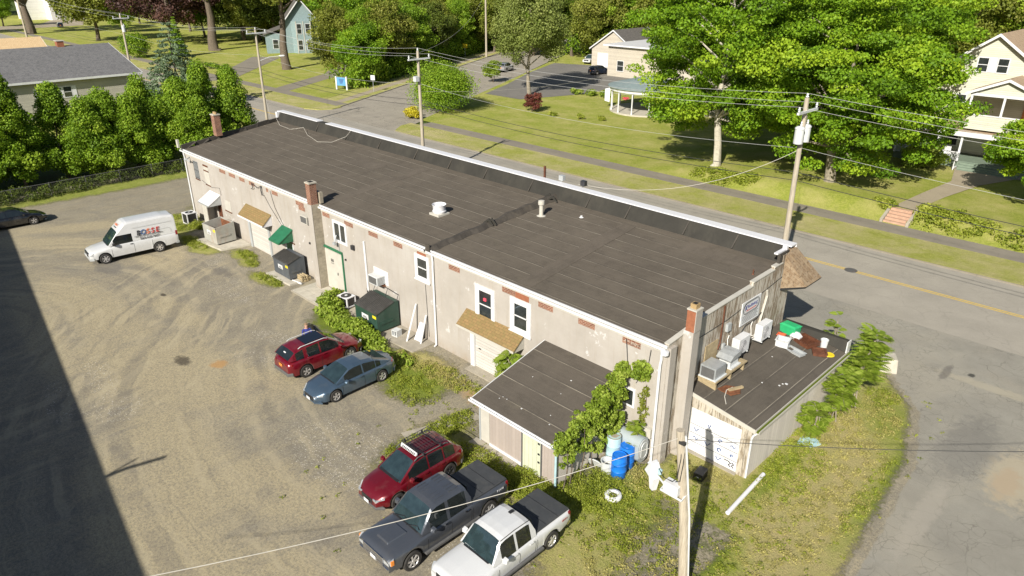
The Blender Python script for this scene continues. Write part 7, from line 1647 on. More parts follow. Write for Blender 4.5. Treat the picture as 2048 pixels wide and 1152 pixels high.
# balcony over the entrance
m = MB(); m.box(-18.1, -12.6, 58.0, 58.12, hz_ + 3.9, hz_ + 5.2); m.box(-18.1, -17.98, 58.12, 62, hz_ + 4.3, hz_ + 5.2); bc = m.build('balcony', 'clapy', yh)
m = MB(); m.box(-18.15, -12.5, 57.96, 58.16, hz_ + 5.2, hz_ + 5.3); m.box(-18.15, -17.95, 58.16, 62, hz_ + 5.2, hz_ + 5.3)
for x in (-18.05, -15.35, -12.7): m.box(x - .09, x + .09, 57.98, 58.14, hz_ + 5.3, hz_ + 7.0)
m.box(-18.2, -12.4, 57.95, 58.2, hz_ + 7.0, hz_ + 7.25); m.build('balcony_frame', 'white', bc)
m = MB(); m.yprism([(-18.15, hz_ + 7.26), (-12.45, hz_ + 7.26), (-15.3, hz_ + 8.5)], 58.05, 58.15); m.build('balcony_gable', 'clapy', bc)
m = MB(); 
for sx_ in (-1, 1):
    xe = -18.6 if sx_ < 0 else -12.0; q = [(xe, 57.7, hz_ + 7.1), (-15.3, 57.7, hz_ + 8.55), (-15.3, 62, hz_ + 8.55), (xe, 62, hz_ + 7.1)]; q2 = [(a, b, c + .14) for a, b, c in q]; m.hexa(q + q2 if sx_ < 0 else q[::-1] + q2[::-1])
m.build('balcony_roof', 'brownshingle', bc); m = MB()
for sx_ in (-1, 1):
    xe = -18.6 if sx_ < 0 else -12.0; q = [(xe, 57.64, hz_ + 7.02), (-15.3, 57.64, hz_ + 8.47), (-15.3, 57.69, hz_ + 8.47), (xe, 57.69, hz_ + 7.02)]; q2 = [(a, b, c + .24) for a, b, c in q]; m.hexa(q + q2 if sx_ < 0 else q[::-1] + q2[::-1])
m.build('balcony_barge', 'white', bc)
m = MB(); m.box(-14.4, -13.6, 61.9, 61.98, hz_ + 4.4, hz_ + 6.5); m.build('balcony_door', 'orangedoor', yh)
for i, x in enumerate((-21.5, -19.2)):
    t = thing('porch_chair', ['white slatted porch chair on the left of the porch', 'white slatted porch chair near the porch corner'][i], 'chair', (x, 58.8, hz_ + .75)); m = MB(); m.box(-.3, .3, -.3, .25, .32, .38); m.build('seat', 'white', t, local=True)
    m = MB(); [m.box(-.3 + k * .12, -.2 + k * .12, .2, .26, .38, 1.05) for k in range(5)]; m.build('backrest', 'white', t, local=True)
    for a in (-.27, .23):
        for b in (-.27, .2): m = MB(); m.box(a, a + .05, b, b + .05, 0, .32); m.build('leg', 'white', t, local=True)
# garage house, beige with two doors, low porch wing and round porch
gg = gable_house('garage_house', 'beige clapboard garage with two white doors and dark roof', -99.2, -88.0, 101, 112, 3.8, 7.4, 'clapbeige', 'darkshingle')
for x0 in (-97.6, -93.6): m = MB(); m.box(x0, x0 + 3.3, 100.93, 100.99, .05, 2.9); m.build('garage_door', 'white', gg)
gw = thing('porch_wing', 'beige flat-roofed wing with white trim joined to the garage', 'house', (-80, 98, 0))
m = MB(); m.box(-87.5, -70, 91.5, 105, -.1, 5.6); m.build('wall', 'clapbeige', gw); m = MB(); m.box(-88.3, -69.5, 90.8, 105.5, 5.6, 5.85); m.build('roof', 'whitemetal', gw); hwindow(gw, 'y-', -84.5, 0, 1.2, 1.4, 1.8, 91.5)
rp_ = thing('round_porch', 'white-posted round porch with grey metal roof on the front lawn', 'porch', (-58.5, 66, 0))
PC = (-60.3, 66.5); PR = 5.6
m = MB(); m.lathe([(PR, -.1), (PR, .28)], (*PC, 0), 28); m.build('floor', 'paleconc', rp_)
m = MB(); m.lathe([(PR + .35, 3.55), (PR + .35, 3.65), (PR * .5, 4.4), (.2, 4.9)], (*PC, 0), 28); m.build('roof', 'porchroof', rp_); m = MB(); m.lathe([(PR + .05, 3.1), (PR + .1, 3.5), (PR - .1, 3.5), (PR - .05, 3.1)], (*PC, 0), 28, caps=False); m.build('frieze', 'white', rp_)
for k in range(10):
    a = R(150 + k * 26); x, y = PC[0] + (PR - .2) * math.cos(a), PC[1] + (PR - .2) * math.sin(a); m = MB(); m.tube([(x, y, .28), (x, y, .5), (x, y, 3.1)], [.14, .09, .09], 8); m.build('post', 'white', rp_)
m = MB(); m.box(-58, -48, 68, 80, -.1, 6.5); m.build('house_wall', 'clapbeige', rp_)
m = MB(); m.box(.02, .04, -.5, .5, 0, 0.9); 
t = thing('porch_flag', 'white and red banner hanging from a pole by the round porch', 'flag', (-66.6, 64.3, 2.6)); m = MB(); m.tube([(0, 0, .1), (1.2, 0.4, .5)], .02, 5); m.build('flag_pole', 'white', t, local=True); m = MB(); m.quad((0, 0, -1.6), (.75, .2, -1.75), (.8, .25, .3), (0, 0, .1)); m.build('cloth', 'white', t, local=True)
t = thing('hanging_basket', 'pink flower basket hanging in the round porch', 'flower basket', (-60.4, 61.0, 2.35)); rg = np.random.default_rng(8); V, F, T = clump_cloud(np.array([(0, 0, 0), (.2, .1, .1), (-.2, 0, .05)]), .3, 80, rg, .12); npmesh('flowers', V, F, 'flower', t, T)
m = MB(); m.tube([(0, 0, .1), (0, 0, .75)], .01, 4); m.build('chain', 'darkmetal', t, local=True)
# teal victorian house
bh = thing('teal_house', 'teal clapboard house with tall bay and steep gable among the trees', 'house', (-168, 73, 0))
BX = -165; bh.rotation_euler = (0, 0, R(-26))
m = MB(); m.xprism([(68.6, -.2), (76.6, -.2), (76.6, 7.3), (72.6, 12.2), (68.6, 7.3)], BX - 9, BX); m.build('wall', 'bluehouse', bh)
m = MB(); m.prism([(BX, 70.2), (BX + 1.6, 71.2), (BX + 1.6, 74.6), (BX, 75.8)], -.2, 7.4); bay = m.build('bay', 'bluehouse', bh)
m = MB(); m.box(BX - 8, BX - .5, 64, 68.59, -.2, 4.6); m.build('side_wing', 'bluehouse', bh); m = MB(); m.hexa([(BX - 9, 63.5, 4.3), (BX, 63.5, 4.3), (BX, 68.55, 6), (BX - 9, 68.55, 6), (BX - 9, 63.5, 4.5), (BX, 63.5, 4.5), (BX, 68.55, 6.2), (BX - 9, 68.55, 6.2)]); m.build('side_roof', 'darkshingle', bh)
for s_ in (-1, 1):
    ye = 67.8 if s_ < 0 else 77.4; q = [(BX - 9.5, ye, 6.4), (BX + .9, ye, 6.4), (BX + .9, 72.6, 12.3), (BX - 9.5, 72.6, 12.3)]; q2 = [(a, b, c + .2) for a, b, c in q]; m = MB(); m.hexa(q + q2 if s_ < 0 else q[::-1] + q2[::-1]); m.build('roof', 'darkshingle', bh)
    q = [(BX + .905, ye, 6.3), (BX + 1.0, ye, 6.3), (BX + 1.0, 72.6, 12.2), (BX + .905, 72.6, 12.2)]; q2 = [(a, b, c + .35) for a, b, c in q]; m = MB(); m.hexa(q + q2 if s_ < 0 else q[::-1] + q2[::-1]); m.build('barge_board', 'white', bh)
for yc in (71.9, 73.9):
    for z in (.9, 4.6): hwindow(bay, 'x+', yc, 0, z, 1.0, 2.2, BX + 1.6, mat='white')
m = MB(); 
for yc in (71.2, 72.9, 74.6): m.box(BX + 1.6, BX + 1.7, yc - .08, yc + .08, 0, 7.4)
m.build('corner_trim', 'cream', bay); hwindow(bh, 'x+', 66.2, 0, 1.2, 1.2, 2.0, BX - .5)
# white steepled house far left
wh = thing('white_tower_house', 'far white clapboard house with a square tower at the upper left', 'house', (-345, 66, 0))
m = MB(); m.box(-352, -345, 62, 70, -.2, 16); m.build('tower', 'clapwhite', wh); m = MB(); m.box(-366, -352, 55, 72, -.2, 9); m.build('wall', 'clapwhite', wh); m = MB(); m.box(-352, -340, 70.2, 84, -.2, 10); m.build('rear_wing', 'clapgrey', wh)
m = MB(); m.hexa([(-368, 53, 9), (-351.8, 53, 9), (-351.8, 73, 9), (-368, 73, 9), (-361, 53, 12), (-359, 53, 12), (-359, 73, 12), (-361, 73, 12)]); m.build('roof', 'darkshingle', wh)
for yc in (64, 67.5): hwindow(wh, 'x+', yc, 0, 2, 1.0, 3.2, -345, mid=False); hwindow(wh, 'x+', yc, 0, 9.5, 1.0, 2.6, -345, mid=False)

# ------------------------------------------------------------------ signs, steps
t = thing('lawn_sign', 'blue sign board between two white posts on the corner lawn', 'sign', (-108.2, 45.6, .08), R(25))
for s_ in (-1, 1): m = MB(); m.box(s_ * 1.0 - .12, s_ * 1.0 + .12, -.12, .12, 0, 2.2); m.build('post', 'white', t, local=True)
m = MB(); m.box(-.88, .88, -.06, .06, .7, 2.05); bd = m.build('board', 'bluesign', t, local=True); m = MB()
for k in range(5): m.box(-.5 + .05 * k, .5 - .07 * k, -.07, -.061, 1.7 - k * .16, 1.78 - k * .16)
m.build('lettering', 'navy', bd, local=True)
t = thing('road_sign', 'back of a round-cornered road sign at the street corner', 'sign', (-102.4, 48.0, .1), R(30)); m = MB(); m.tube([(0, 0, 0), (0, 0, 2.6)], .035, 6); m.build('post', 'grey', t, local=True); m = MB(); m.box(-.38, .38, -.03, -.01, 1.9, 2.7); m.build('plate', 'palegrey', t, local=True)
t = thing('road_sign', 'small yellow warning sign before the trees on the side street', 'sign', (-130.5, 93, .1), R(25)); m = MB(); m.tube([(0, 0, 0), (0, 0, 2.4)], .05, 6); m.build('post', 'grey', t, local=True); m = MB(); m.box(-.6, .6, -.05, -.01, 2.0, 2.9); m.build('plate', 'yellow', t, local=True)
t = thing('garden_steps', 'reddish stone steps rising from the sidewalk to the garden path', 'steps', (-16.8, 39.6, .1))
for k in range(5): m = MB(); m.box(-.85, .85, -.9 + k * .34, .9, k * .18, (k + 1) * .18); m.build('step', 'stone', t, local=True)
for s_ in (-1, 1): m = MB(); m.hexa([(s_ * .98 - .11, -1, 0), (s_ * .98 + .11, -1, 0), (s_ * .98 + .11, 1, 0), (s_ * .98 - .11, 1, 0), (s_ * .98 - .11, -1, .25), (s_ * .98 + .11, -1, .25), (s_ * .98 + .11, 1, 1.1), (s_ * .98 - .11, 1, 1.1)]); m.build('cheek_wall', 'concrete', t, local=True)

# ------------------------------------------------------------------ trees
rg_ = np.random.default_rng(411); C1 = shell_points(330, 9.8, 9.2, 10.8, 12.4, rg_, .35, -.97)
C1 = np.array([c for c in C1 if not ((c[0] * .486 - c[1] * .874) > -.5 and abs(c[0] * .874 + c[1] * .486) < 1.7 and c[2] < 5.5)])
tree('maple_tree', 'tall pale-trunked maple on the right lawn, left of the two big ones', 'tree', (-35.6, 42.9, .5), 24, 9, 9, 9.5, 13.5, 'leaf_maple', 'palebark', 1, nclump=135, per=330, rc=1.45, size=.235, trunk_r=.42, flat=.42, group='big maples', limbs=34, fork=5, inner=.35, zmin=-.95, centres=C1)
tree('maple_tree', 'wide low maple whose crown hangs over the sidewalk by the garden steps', 'tree', (-24.6, 44.2, .8), 17, 10.4, 7.8, 7.8, 9.2, 'leaf_maple', 'bark', 2, nclump=300, per=330, rc=1.4, size=.235, trunk_r=.5, flat=.40, group='big maples', limbs=30, fork=3.4, inner=.35, zmin=-.95)
for i, (x, y, h, r_, d_) in enumerate(((-27, 60, 24, 8, 'maple directly behind the two big maples'), (-41, 60, 23, 8.5, 'maple rising behind the round porch'), (-31, 51.5, 20, 8.2, 'maple filling the gap between the two big maples'), (-26.5, 54, 13, 4.4, 'smaller maple in the shade right behind the big maples'), (-50, 74, 22, 8, 'maple behind the porch wing roof'), (-33, 76, 25, 9, 'maple filling the top right behind the big maples'), (-9.5, 49, 9, 4.0, 'small maple at the right edge by the porch steps'), (-66, 88, 19, 7.5, 'maple behind the flat-roofed wing'))):
    tree('maple_tree', d_, 'tree', (x, y, .5), h, r_, r_, h * .36, h * .58, 'leaf_maple', 'bark', 20 + i, nclump=130, per=320, rc=1.6 if h > 10 else .9, size=.28 if h > 10 else .2, trunk_r=.35, flat=.45, group='maples behind', limbs=14, fork=h * .3, inner=.4)
tree('drooping_tree', 'soft green tree with drooping branches beside the side street driveway', 'tree', (-82.3, 64.5, 0), 19, 6.0, 6.0, 7.5, 10.5, 'leaf_willow', 'bark', 40, nclump=120, per=330, rc=1.4, size=.26, trunk_r=.35, flat=1.1, limbs=18, fork=3.5, up=.1)
shrub('corner_yew', 'large dark green yew bush at the street corner', 'shrub', (-81.6, 45.6, 0), 5.4, 4.8, 6.6, 'leaf_hedge', 50, n=80, per=420, size=.20)
shrub('yellow_bush', 'small bright yellow bush at the sidewalk corner', 'shrub', (-79.6, 38.8, .1), 1.6, 1.2, 1.5, 'leaf_yellow', 51, n=16, per=120, size=.2)
shrub('grass_bush', 'light green upright bush at the side street driveway', 'shrub', (-97.0, 70.2, 0), 1.9, 1.9, 4.0, 'leaf_vine', 52, n=20, per=160, size=.25)
shrub('red_bush', 'dark red japanese maple on the front lawn', 'shrub', (-71.6, 53.9, .05), 1.5, 1.5, 3.0, 'leaf_red', 53, n=22, per=120, size=.2, flat=.45)
shrub('porch_bush', 'yellow-green bush in front of the yellow house porch', 'shrub', (-20.3, 55.6, .95), 2.6, 1.6, 2.6, 'leaf_vine', 54, n=30, per=200, size=.22)
for i, (x, y, k) in enumerate(((-18.4, 40.6, 'left of the garden steps'), (-15.0, 40.8, 'right of the garden steps'), (-13.0, 40.9, 'further right of the garden steps'))): shrub('step_shrub', 'low green shrub ' + k, 'shrub', (x, y, .5), 1.2, .9, 1.2, 'leaf_weed', 55 + i, n=14, per=110, size=.18, group='shrubs by the garden steps')
for i in range(3): shrub('lawn_shrub', ['left small round shrub in the row on the far lawn', 'middle small round shrub in the row on the far lawn', 'right small round shrub in the row on the far lawn'][i], 'shrub', (-151.5 + i * 2.5, 41.6 + i * .6, .05), 1.1, 1.1, 1.3, 'leaf_hedge', 60 + i, n=10, per=80, size=.22, group='row of three lawn shrubs')
for i, (x, y) in enumerate(((-67.2, 50.5), (-62.8, 51.4), (-60.3, 52.5))): shrub('lawn_plant', ['small plant in the lawn, farthest left of three', 'small plant in the lawn, middle of three', 'small plant in the lawn, nearest the maples'][i], 'shrub', (x, y + 3, .05), .7, .7, .7, 'leaf_weed', 66 + i, n=7, per=60, size=.18, group='three small lawn plants')
for i, (x, y) in enumerate(((-77, 70), (-74.5, 70.8), (-72, 71.3))): shrub('bed_plant', ['leafy plant at the left of the driveway bed', 'leafy plant in the middle of the driveway bed', 'leafy plant at the right of the driveway bed'][i], 'shrub', (x, y, .05), 1.3, 1.0, 1.1, 'leaf_vine', 70 + i, n=9, per=80, size=.22, group='plants along the driveway bed')
# hedge bank of ivy along the sidewalk on the right
rg = np.random.default_rng(77); C = []
for k in range(300):
    x = rg.uniform(-36, 8); y = rg.uniform(38.9, 41.0)
    if -29.5 < x < -15.6: continue
    C.append((x, y, .10 + rise(x, y) + .12))
V, F, T = clump_cloud(np.array(C), .55, 70, rg, .17, .5); tag(npmesh('ivy_bank', V, F, 'leaf_weed', None, T), 'green ivy covering the bank behind the right sidewalk', 'ivy', kind='stuff')
# conifers and left side
def spruce(label, loc, h, r_, seed, leaf='leaf_spruce', name='spruce_tree', size=.26):
    rg = np.random.default_rng(seed); C = []; rc = []
    nl = 17
    for k in range(nl):
        z = h * (.08 + .88 * k / (nl - 1)); rr_ = r_ * (1 - k / nl) ** .85; nb_ = max(3, int(11 * (1 - k / nl)) + 2)
        for j_ in range(nb_):
            a = 6.283 * j_ / nb_ + rg.uniform(-.25, .25)
            for q in (.45, .8, 1.05): C.append((rr_ * q * math.cos(a), rr_ * q * math.sin(a), z - rr_ * .12 * q + rg.uniform(-.1, .1))); rc.append(.28 + .5 * (1 - k / nl) * (1.15 - .4 * q))
    t = thing(name, label, 'tree', loc); V, F, T = clump_cloud(np.array(C), np.array(rc), 60, rg, size, .45, up=.5); npmesh('crown', V, F, leaf, t, T)
    m = MB(); m.tube([(0, 0, -.1), (0, 0, h * .96)], [.25, .03], 8); m.build('trunk', 'darkbark', t, local=True); return t
spruce('blue-green spruce standing before the road beyond the hedge', (-108.5, 18.8, 0), 12.4, 5.2, 5)
spruce('small narrow conifer on the far left lawn', (-178, 46, 0), 9, 1.6, 6, 'leaf_hedge', 'conifer')
shrub('round_bush', 'dark round clipped bush by the far road', 'shrub', (-183, 38.5, 0), 3.4, 3.4, 5.6, 'leaf_hedge', 80, n=70, per=110, size=.28, flat=1.)
shrub('spiky_bush', 'pale green loose bush beside the round bush', 'shrub', (-165, 38.8, 0), 2.6, 2.0, 2.4, 'leaf_willow', 81, n=14, per=90, size=.3)
def far_tree(nm, lab, x, y, h, r_, leaf, seed, tr=.5, n=60, per=150, size=.6, flat=.7, rc=2.2, fork=None, zmin=-.8, group=None, bark='darkbark', inner=.45, cz=None): return tree(nm, lab, 'tree', (x, y, 0), h, r_, r_, h * .36, cz or h * .62, leaf, bark, seed, nclump=n, per=per, rc=rc, size=size, trunk_r=tr, flat=flat, limbs=12, fork=fork, zmin=zmin, group=group, inner=inner)
far_tree('oak_tree', 'big dark-trunked tree in front of the teal house', -139.5, 52.5, 24, 10.5, 'leaf_olive', 90, tr=.95, n=80, fork=8.5, cz=18, size=.5, per=200, zmin=-.5)
far_tree('oak_tree', 'big dark-trunked tree left of the teal house', -186, 58, 26, 13, 'leaf_olive', 91, tr=1.3, n=80, fork=9, cz=18.5, zmin=-.6)
far_tree('shade_tree', 'dark green tree just left of the teal house', -188, 76, 21, 9, 'leaf_dark', 95, tr=.6, n=90, per=170, cz=11)
far_tree('shade_tree', 'second dark green tree between the purple tree and the teal house', -207, 76, 22, 10, 'leaf_dark', 96, tr=.6, n=90, per=170, cz=11)
far_tree('copper_beech', 'wide dark purple tree at the top left', -212, 58, 24, 14, 'leaf_purple', 92, tr=1.0, n=100, per=170, fork=4, cz=12)
far_tree('round_tree', 'broad round olive green tree left of the purple one', -236, 46, 18, 9.5, 'leaf_olive', 93, tr=.6, n=90, per=150, cz=10.5)
far_tree('lawn_tree', 'dark leaning tree on the far left lawn', -276, 38.5, 24, 14, 'leaf_dark', 94, tr=1.4, n=75, per=120, size=.8, fork=8, cz=17, zmin=-.4)
# woods: a handful of originals, then copies placed one by one
wkinds = [('leaf_maple', 'bright green'), ('leaf_olive', 'olive green'), ('leaf_hedge', 'mid green'), ('leaf_olive', 'loose olive green'), ('leaf_maple', 'tall bright green'), ('leaf_dark', 'dark green')]
protos = []
spots = []
for k, L_ in enumerate((15, 20, 25, 30, 35, 41, 48, 55, 63, 72, 82, 94, 108)):
    off = 10.5 + (k % 2) * 3; spots.append((SX0 - off + DX * L_, 39 + DY * L_, .74 + .22 * ((k * 7) % 5) / 4))
    if k % 2 == 0: spots.append((SX0 - off - 9 + DX * L_, 41 + DY * L_, .95 + .1 * (k % 3)))
for k in range(12): spots.append((-152 + k * 5.0 + 3 * (k % 2), 104 + (k * 5) % 14 + .15 * k, 1.1 + .12 * (k % 3)))
for k in range(16): spots.append((-112 + k * 8.5, 118 + (k * 7) % 12, 1.15 + .12 * (k % 4)))
for k in range(14): spots.append((-170 + k * 17, 150 + (k * 11) % 22, 1.45 + .12 * (k % 4)))
for k in range(10): spots.append((-174 - k * 13, 84 + (k * 9) % 16 + k * 1.5, 1.2 + .12 * (k % 4)))
for k in range(11): spots.append((-190 - k * 22, 118 + (k * 13) % 26 + k * 2, 1.6 + .15 * (k % 4)))
for k in range(12): spots.append((-380 - (k % 4) * 14, 20 + k * 12, 1.7 + .12 * (k % 3)))
for k in range(5): spots.append((-5 + k * 7, 84 + (k * 5) % 9, 1.15))
spots += [(-98, 80 + 44, 1.2), (-104, 118, 1.1), (-79, 112, 1.1), (-106, 110, .9), (-290, 20, 1.1), (-330, 10, 1.3), (-225, 72, 1.2), (-250, 78, 1.3), (-262, 62, 1.0), (-300, 80, 1.2), (-240, 92, 1.4), (-205, 80, 1.3), (-320, 40, .9), (-195, 74, 1.1), (-152, 84, 1.0), (-158, 92, 1.2)]
def where(x, y):
    if y > 145: return 'in the farthest rows of the woods'
    if x > -15 and y < 100: return 'behind the yellow house at the top right'
    if x < -370: return 'beyond the white tower house at the upper left'
    if x < -170: return 'behind the lawns at the upper left'
    if y > 100 and x > -80: return 'behind the garage and porch wing'
    if y > 100: return 'at the top end of the side street'
    return 'lining the left of the side street'
for k, (x, y, sc_) in enumerate(spots):
    kk = (k * 5 + 2) % 6
    if k < 6:
        lf, nm = wkinds[k]; r_ = 5.8
        t = tree('woodland_tree', f'{nm} woodland tree {where(x, y)}', 'tree', (x, y, 0), 15, r_, r_, 6.2, 8.3, lf, 'darkbark', 500 + k, nclump=70, per=300, rc=1.7, size=.32, trunk_r=.3, flat=.65, limbs=8, group=f'{nm} woodland trees', zmin=-1, inner=.4)
        t.scale = (sc_, sc_, sc_); protos.append(t)
    else:
        copy_thing(protos[kk], (x, y, 0), rnd.uniform(0, 6.28), f'{wkinds[kk][1]} woodland tree {where(x, y)}', scale=(sc_, sc_, sc_ * rnd.uniform(.92, 1.12)))
# undergrowth that closes the foot of the woods
rg = np.random.default_rng(31); C = []
for k in range(520):
    L_ = rg.uniform(11, 118); o_ = 7.2 + rg.exponential(1.6); C.append((SX0 - o_ + DX * L_, 38 + DY * L_, rg.uniform(.4, 3.4)))
for k in range(260): C.append((rg.uniform(-125, 10), rg.uniform(108, 126), rg.uniform(.5, 4.5)))
V, F, T = clump_cloud(np.array(C), 1.5, 95, rg, .42, .9); V[:, 2] = np.maximum(V[:, 2], .05)
tag(npmesh('wood_undergrowth', V, F, 'leaf_hedge', None, T), 'leafy undergrowth closing the foot of the woods beside the side street', 'undergrowth', kind='stuff')

# ------------------------------------------------------------------ weeds, vine and saplings in the yard
def weeds(name, label, blobs, leaf, seed, size=.09, per=26, kind='stuff'):
    rg = np.random.default_rng(seed); C = []; rc = []
    for (x, y, rx, ry, n, h) in blobs:
        for _ in range(n):
            a = rg.uniform(0, 6.283); q = math.sqrt(rg.random()) ; C.append((x + rx * q * math.cos(a), y + ry * q * math.sin(a), h * rg.uniform(.15, 1) * (1.1 - .6 * q))); rc.append(rg.uniform(.6, 1.3) * .16 + h * .12)
    V, F, T = clump_cloud(np.array(C), np.array(rc), per, rg, size, .8, up=.6); V[:, 2] = np.maximum(V[:, 2], .008); return tag(npmesh(name, V, F, leaf, None, T), label, 'weeds', kind=kind)
weeds('tall_weeds', 'bright green tall weeds around the green dumpster and condenser', [(-35.4, -1.5, .9, .6, 60, 1.0), (-34.4, -2.1, 1.3, .7, 90, .6), (-33.0, -2.3, 1.3, .6, 90, .5), (-31.2, -2.3, 1.6, .55, 150, .8), (-29.9, -2.6, 1.4, .6, 90, .5), (-28.6, -2.8, 1.3, .5, 60, .35), (-27.2, -2.5, 1.0, .5, 30, .25), (-36.4, -.5, .4, .3, 20, .7)], 'leaf_vine', 1, .15)
weeds('low_weeds', 'patches of low weeds along the wall, sheds and parked trucks', [(-29.5, -4.2, 3.5, .9, 110, .14), (-25.8, -2.8, 1.8, 1.1, 70, .12), (-24.6, -3.9, 1.9, 1., 80, .07), (-23.6, -1.7, 2.2, .6, 50, .12), (-20.9, -4.6, .6, 1.5, 60, .12), (-20, -6.8, 1.6, 1.7, 190, .2), (-17.4, -5.2, 2.3, .7, 190, .28), (-15.2, -4.9, 1.6, .8, 160, .3), (-13.6, -3.2, 1.8, 1.2, 200, .2), (-12.2, -4.4, 1.8, 1.4, 90, .12), (-11.2, -.8, 1.8, 1.7, 90, .10), (-9.9, -3, 2.2, 2.6, 70, .07), (-14.3, -6.0, 1.3, 1.0, 60, .14),
      (-56.6, -1.9, 1.1, 1.0, 60, .15), (-55.6, -1.2, .6, .5, 60, .6), (-52.4, -2.9, 2., .5, 80, .15), (-47.2, -1.2, 1.4, .5, 60, .14), (-45.4, -1.6, .8, .4, 30, .12), (-42, -2.2, 1.6, .4, 60, .14), (-59.2, -1.4, 1.1, 2., 80, .18), (-9.2, 6, .5, 4.5, 150, .2), (-5.8, 4.5, .3, 3.2, 40, .07), (-8.0, 11.8, .7, 1.0, 50, .12), (-8.5, 3.4, 1., 2.2, 80, .14), (-8, -1.5, 2.5, 3, 60, .06), (-21.0, -4.4, .5, 1.4, 60, .3)], 'leaf_weed', 2, .058, 44)
weeds('dry_weeds', 'dry straw-coloured weeds on the verge of the yard', [(-7.4, 3, 2., 5.5, 420, .07), (-7.9, 9.5, 1.3, 3.0, 200, .07), (-24.4, -1.8, 1.9, .7, 130, .12), (-18.4, -4.9, 1.0, .4, 40, .1), (-9, -4.5, 3.6, 2.6, 240, .07), (-27.0, -2.2, 1.4, .6, 60, .12), (-13.0, -1.3, 1.2, .7, 70, .1), (-11, .9, 1.4, .5, 60, .08)], 'leaf_dry', 3, .05, 36)
# scattered tufts in gravel
rg = np.random.default_rng(9); C = []
for _ in range(900):
    x = rg.uniform(-24, -5); y = rg.uniform(-13, 13)
    if x > -12.8 and 0 < y < 10.5 and x < -9.4: continue
    if x < -12.8 and y > -.2: continue
    if y < -6 and x < -14 and rg.random() < .8: continue
    C.append((x, y, .03))
V, F, T = clump_cloud(np.array(C), .12, 12, rg, .07, .5, up=.8); V[:, 2] = np.maximum(V[:, 2], .006); tag(npmesh('grass_tufts', V, F, 'leaf_weed', None, T), 'small scattered grass tufts in the gravel near the sheds', 'grass', kind='stuff')
# climbing vine over the shed edge
rg = np.random.default_rng(12); C = []; rc = []
vp = [(-14.7, -.05, 3.9), (-14.55, -.25, 3.6), (-14.75, -.5, 3.45), (-14.6, -1.0, 3.25), (-14.5, -1.5, 3.1), (-14.55, -2.0, 3.0), (-14.5, -2.5, 2.85), (-14.55, -3.0, 2.75), (-14.5, -3.5, 2.6), (-14.45, -4.1, 2.4), (-13.9, -.1, 3.9), (-13.8, -.1, 4.2)]
for x, y, z in vp:
    for _ in range(12): C.append((x + rg.normal(0, .15), min(-.06, y + rg.normal(0, .2)), z + rg.normal(0, .13))); rc.append(rg.uniform(.12, .24))
for _ in range(95): 
    y = rg.uniform(-3.0, -.4); z = rg.uniform(.9, 3.0) if rg.random() < .5 else rg.uniform(1.8, 3.0); C.append((-14.5 + rg.uniform(-.03, .16), y, z)); rc.append(rg.uniform(.12, .24))
for _ in range(26): C.append((-14.5 + rg.uniform(-.1, .1), rg.uniform(-4.3, -3.2), rg.uniform(1.2, 2.5))); rc.append(.16)
t = thing('climbing_vine', 'green climbing vine spilling over the right edge of the lean-to shed roof', 'vine', (-14.6, -1.8, 0)); V, F, T = clump_cloud(np.array(C), np.array(rc), 95, rg, .105, .8, up=.2); V -= np.array([-14.6, -1.8, 0]); npmesh('foliage', V, F, 'leaf_vine', t, T)
m = MB()
for (a, b, c) in (((-14.45, -3.6, 0), (-14.42, -3.5, 1.3), (-14.4, -3.3, 2.5)), ((-14.45, -3.0, 0), (-14.42, -2.8, 1.2), (-14.4, -2.9, 2.6)), ((-14.45, -2.2, 0), (-14.42, -2.4, 1.4), (-14.4, -2.0, 2.7)), ((-14.45, -4.0, 0), (-14.42, -3.8, .9), (-14.4, -3.9, 2.0))): m.tube([a, b, c], [.03, .025, .012], 5)
m.build('stem', 'darkbark', t)
rg = np.random.default_rng(14); t = thing('wall_creeper', 'thin half-dead creeper on the wall above the tank', 'vine', (-13.6, -.05, 2.4)); C = np.array([(rg.normal(0, .08) + .1 * math.sin(z * 2), -.04, z - 2.4) for z in np.arange(1.3, 3.4, .09)]); V, F, T = clump_cloud(C, .13, 20, rg, .1, .8); npmesh('foliage', V, F, 'leaf_olive', t, T)
m = MB(); m.tube([(0, 0, -1.1), (.08, 0, 0), (.02, 0, 1.1)], .01, 4); m.build('stem', 'brown', t, local=True)
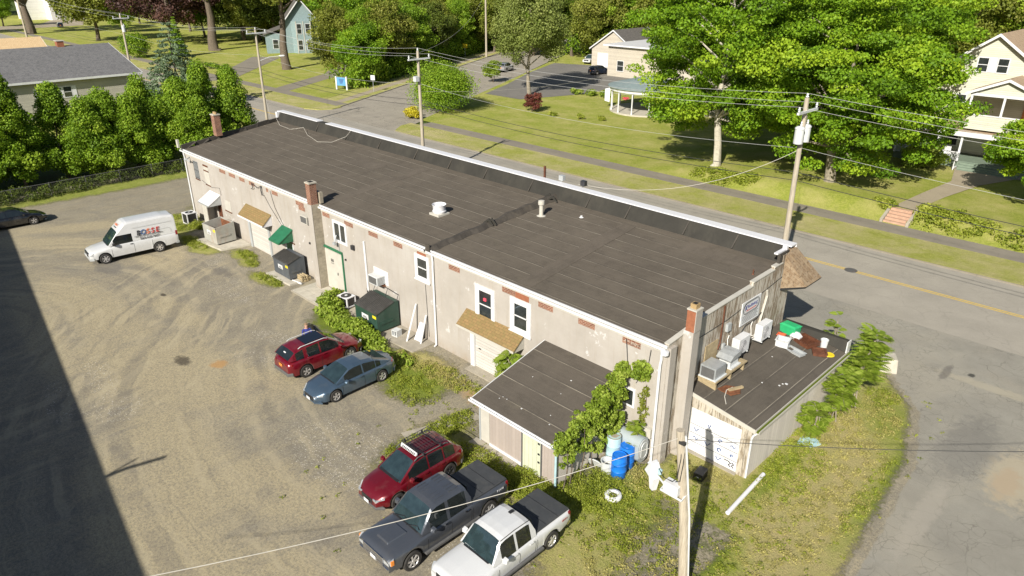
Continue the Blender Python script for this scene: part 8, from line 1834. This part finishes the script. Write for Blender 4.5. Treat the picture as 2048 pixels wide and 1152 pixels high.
def compound(label, loc, h, r_, seed, n=26, per=11, size=.34, lean=(0, 0), name='sapling'):
    """sumac-like sapling: arching stems with feathered leaflets"""
    rg = np.random.default_rng(seed); t = thing(name, label, 'tree', loc); m = MB(); P, N, S_ = [], [], []
    for k in range(n):
        a = rg.uniform(0, 6.283); hh = h * rg.uniform(.35, 1.); base = Vector((lean[0] * hh / h, lean[1] * hh / h, hh)); 
        ln = r_ * rg.uniform(.6, 1.1) * (1.1 - .4 * hh / h); tip = base + Vector((math.cos(a) * ln, math.sin(a) * ln, ln * rg.uniform(-.15, .3)))
        mid = base.lerp(tip, .5) + Vector((0, 0, .18 * ln)); pts = [base, mid, tip]
        for j_ in range(per):
            f = .15 + .85 * j_ / (per - 1); p = (base * (1 - f) ** 2 + mid * 2 * f * (1 - f) + tip * f * f); d = (tip - base).normalized(); sd = d.cross(Vector((0, 0, 1))).normalized()
            for s_ in (-1, 1):
                L1 = size * (.5 + .8 * math.sin(math.pi * f)); q = p + sd * s_ * L1 * .5 - Vector((0, 0, .06)); P.append((p, p + sd * s_ * L1 + d * L1 * .25 - Vector((0, 0, .1 * L1)), d * L1 * .15))
        if k < 9: m.tube([base * .9, mid, tip], [.012, .009, .004], 4)
    V = []; F = []
    for i, (a, b, w_) in enumerate(P): V += [tuple(a), tuple(a.lerp(b, .45) + w_), tuple(b), tuple(a.lerp(b, .45) - w_)]; F.append((4 * i, 4 * i + 1, 4 * i + 2, 4 * i + 3))
    npmesh('foliage', np.array(V), np.array(F), 'leaf_vine', t, np.clip(rg.normal(.5, .2, len(F)), 0, 1))
    for k in range(4): m.tube([(rg.normal(0, .15), rg.normal(0, .15), -.05), (lean[0] * .4 + rg.normal(0, .1), lean[1] * .4, h * .5), (lean[0] * .95, lean[1] * .95, h * .95)], [.035, .028, .012], 5)
    m.build('stem', 'bark', t, local=True); return t
compound('tall leafy sumac sapling by the far corner of the annex', (-8.75, 10.0, 0), 3.6, 1.15, 61, n=88, per=13, size=.27, lean=(.2, .7))
compound('sumac sapling at the middle of the annex wall', (-8.95, 8.2, 0), 2.5, 1.0, 62, n=56, per=13, size=.26, lean=(.2, .2))
compound('low sumac sapling over the blue plastic sheet', (-9.05, 6.4, 0), 1.6, .95, 63, n=36, per=13, size=.25, lean=(.1, -.2))
compound('small sapling behind the annex parapet', (-10.6, 11.4, 0), 3.7, .7, 64, n=22, per=9, size=.3)
compound('broad-leaved young plant at the garage door and shed corner', (-20.2, -1.0, 0), 2.5, .75, 65, n=34, per=5, size=.5, lean=(-.2, -.2))
compound('yellow-green seedling between the barrels and the tank', (-13.55, -.6, 0), 1.9, .45, 66, n=18, per=6, size=.28)
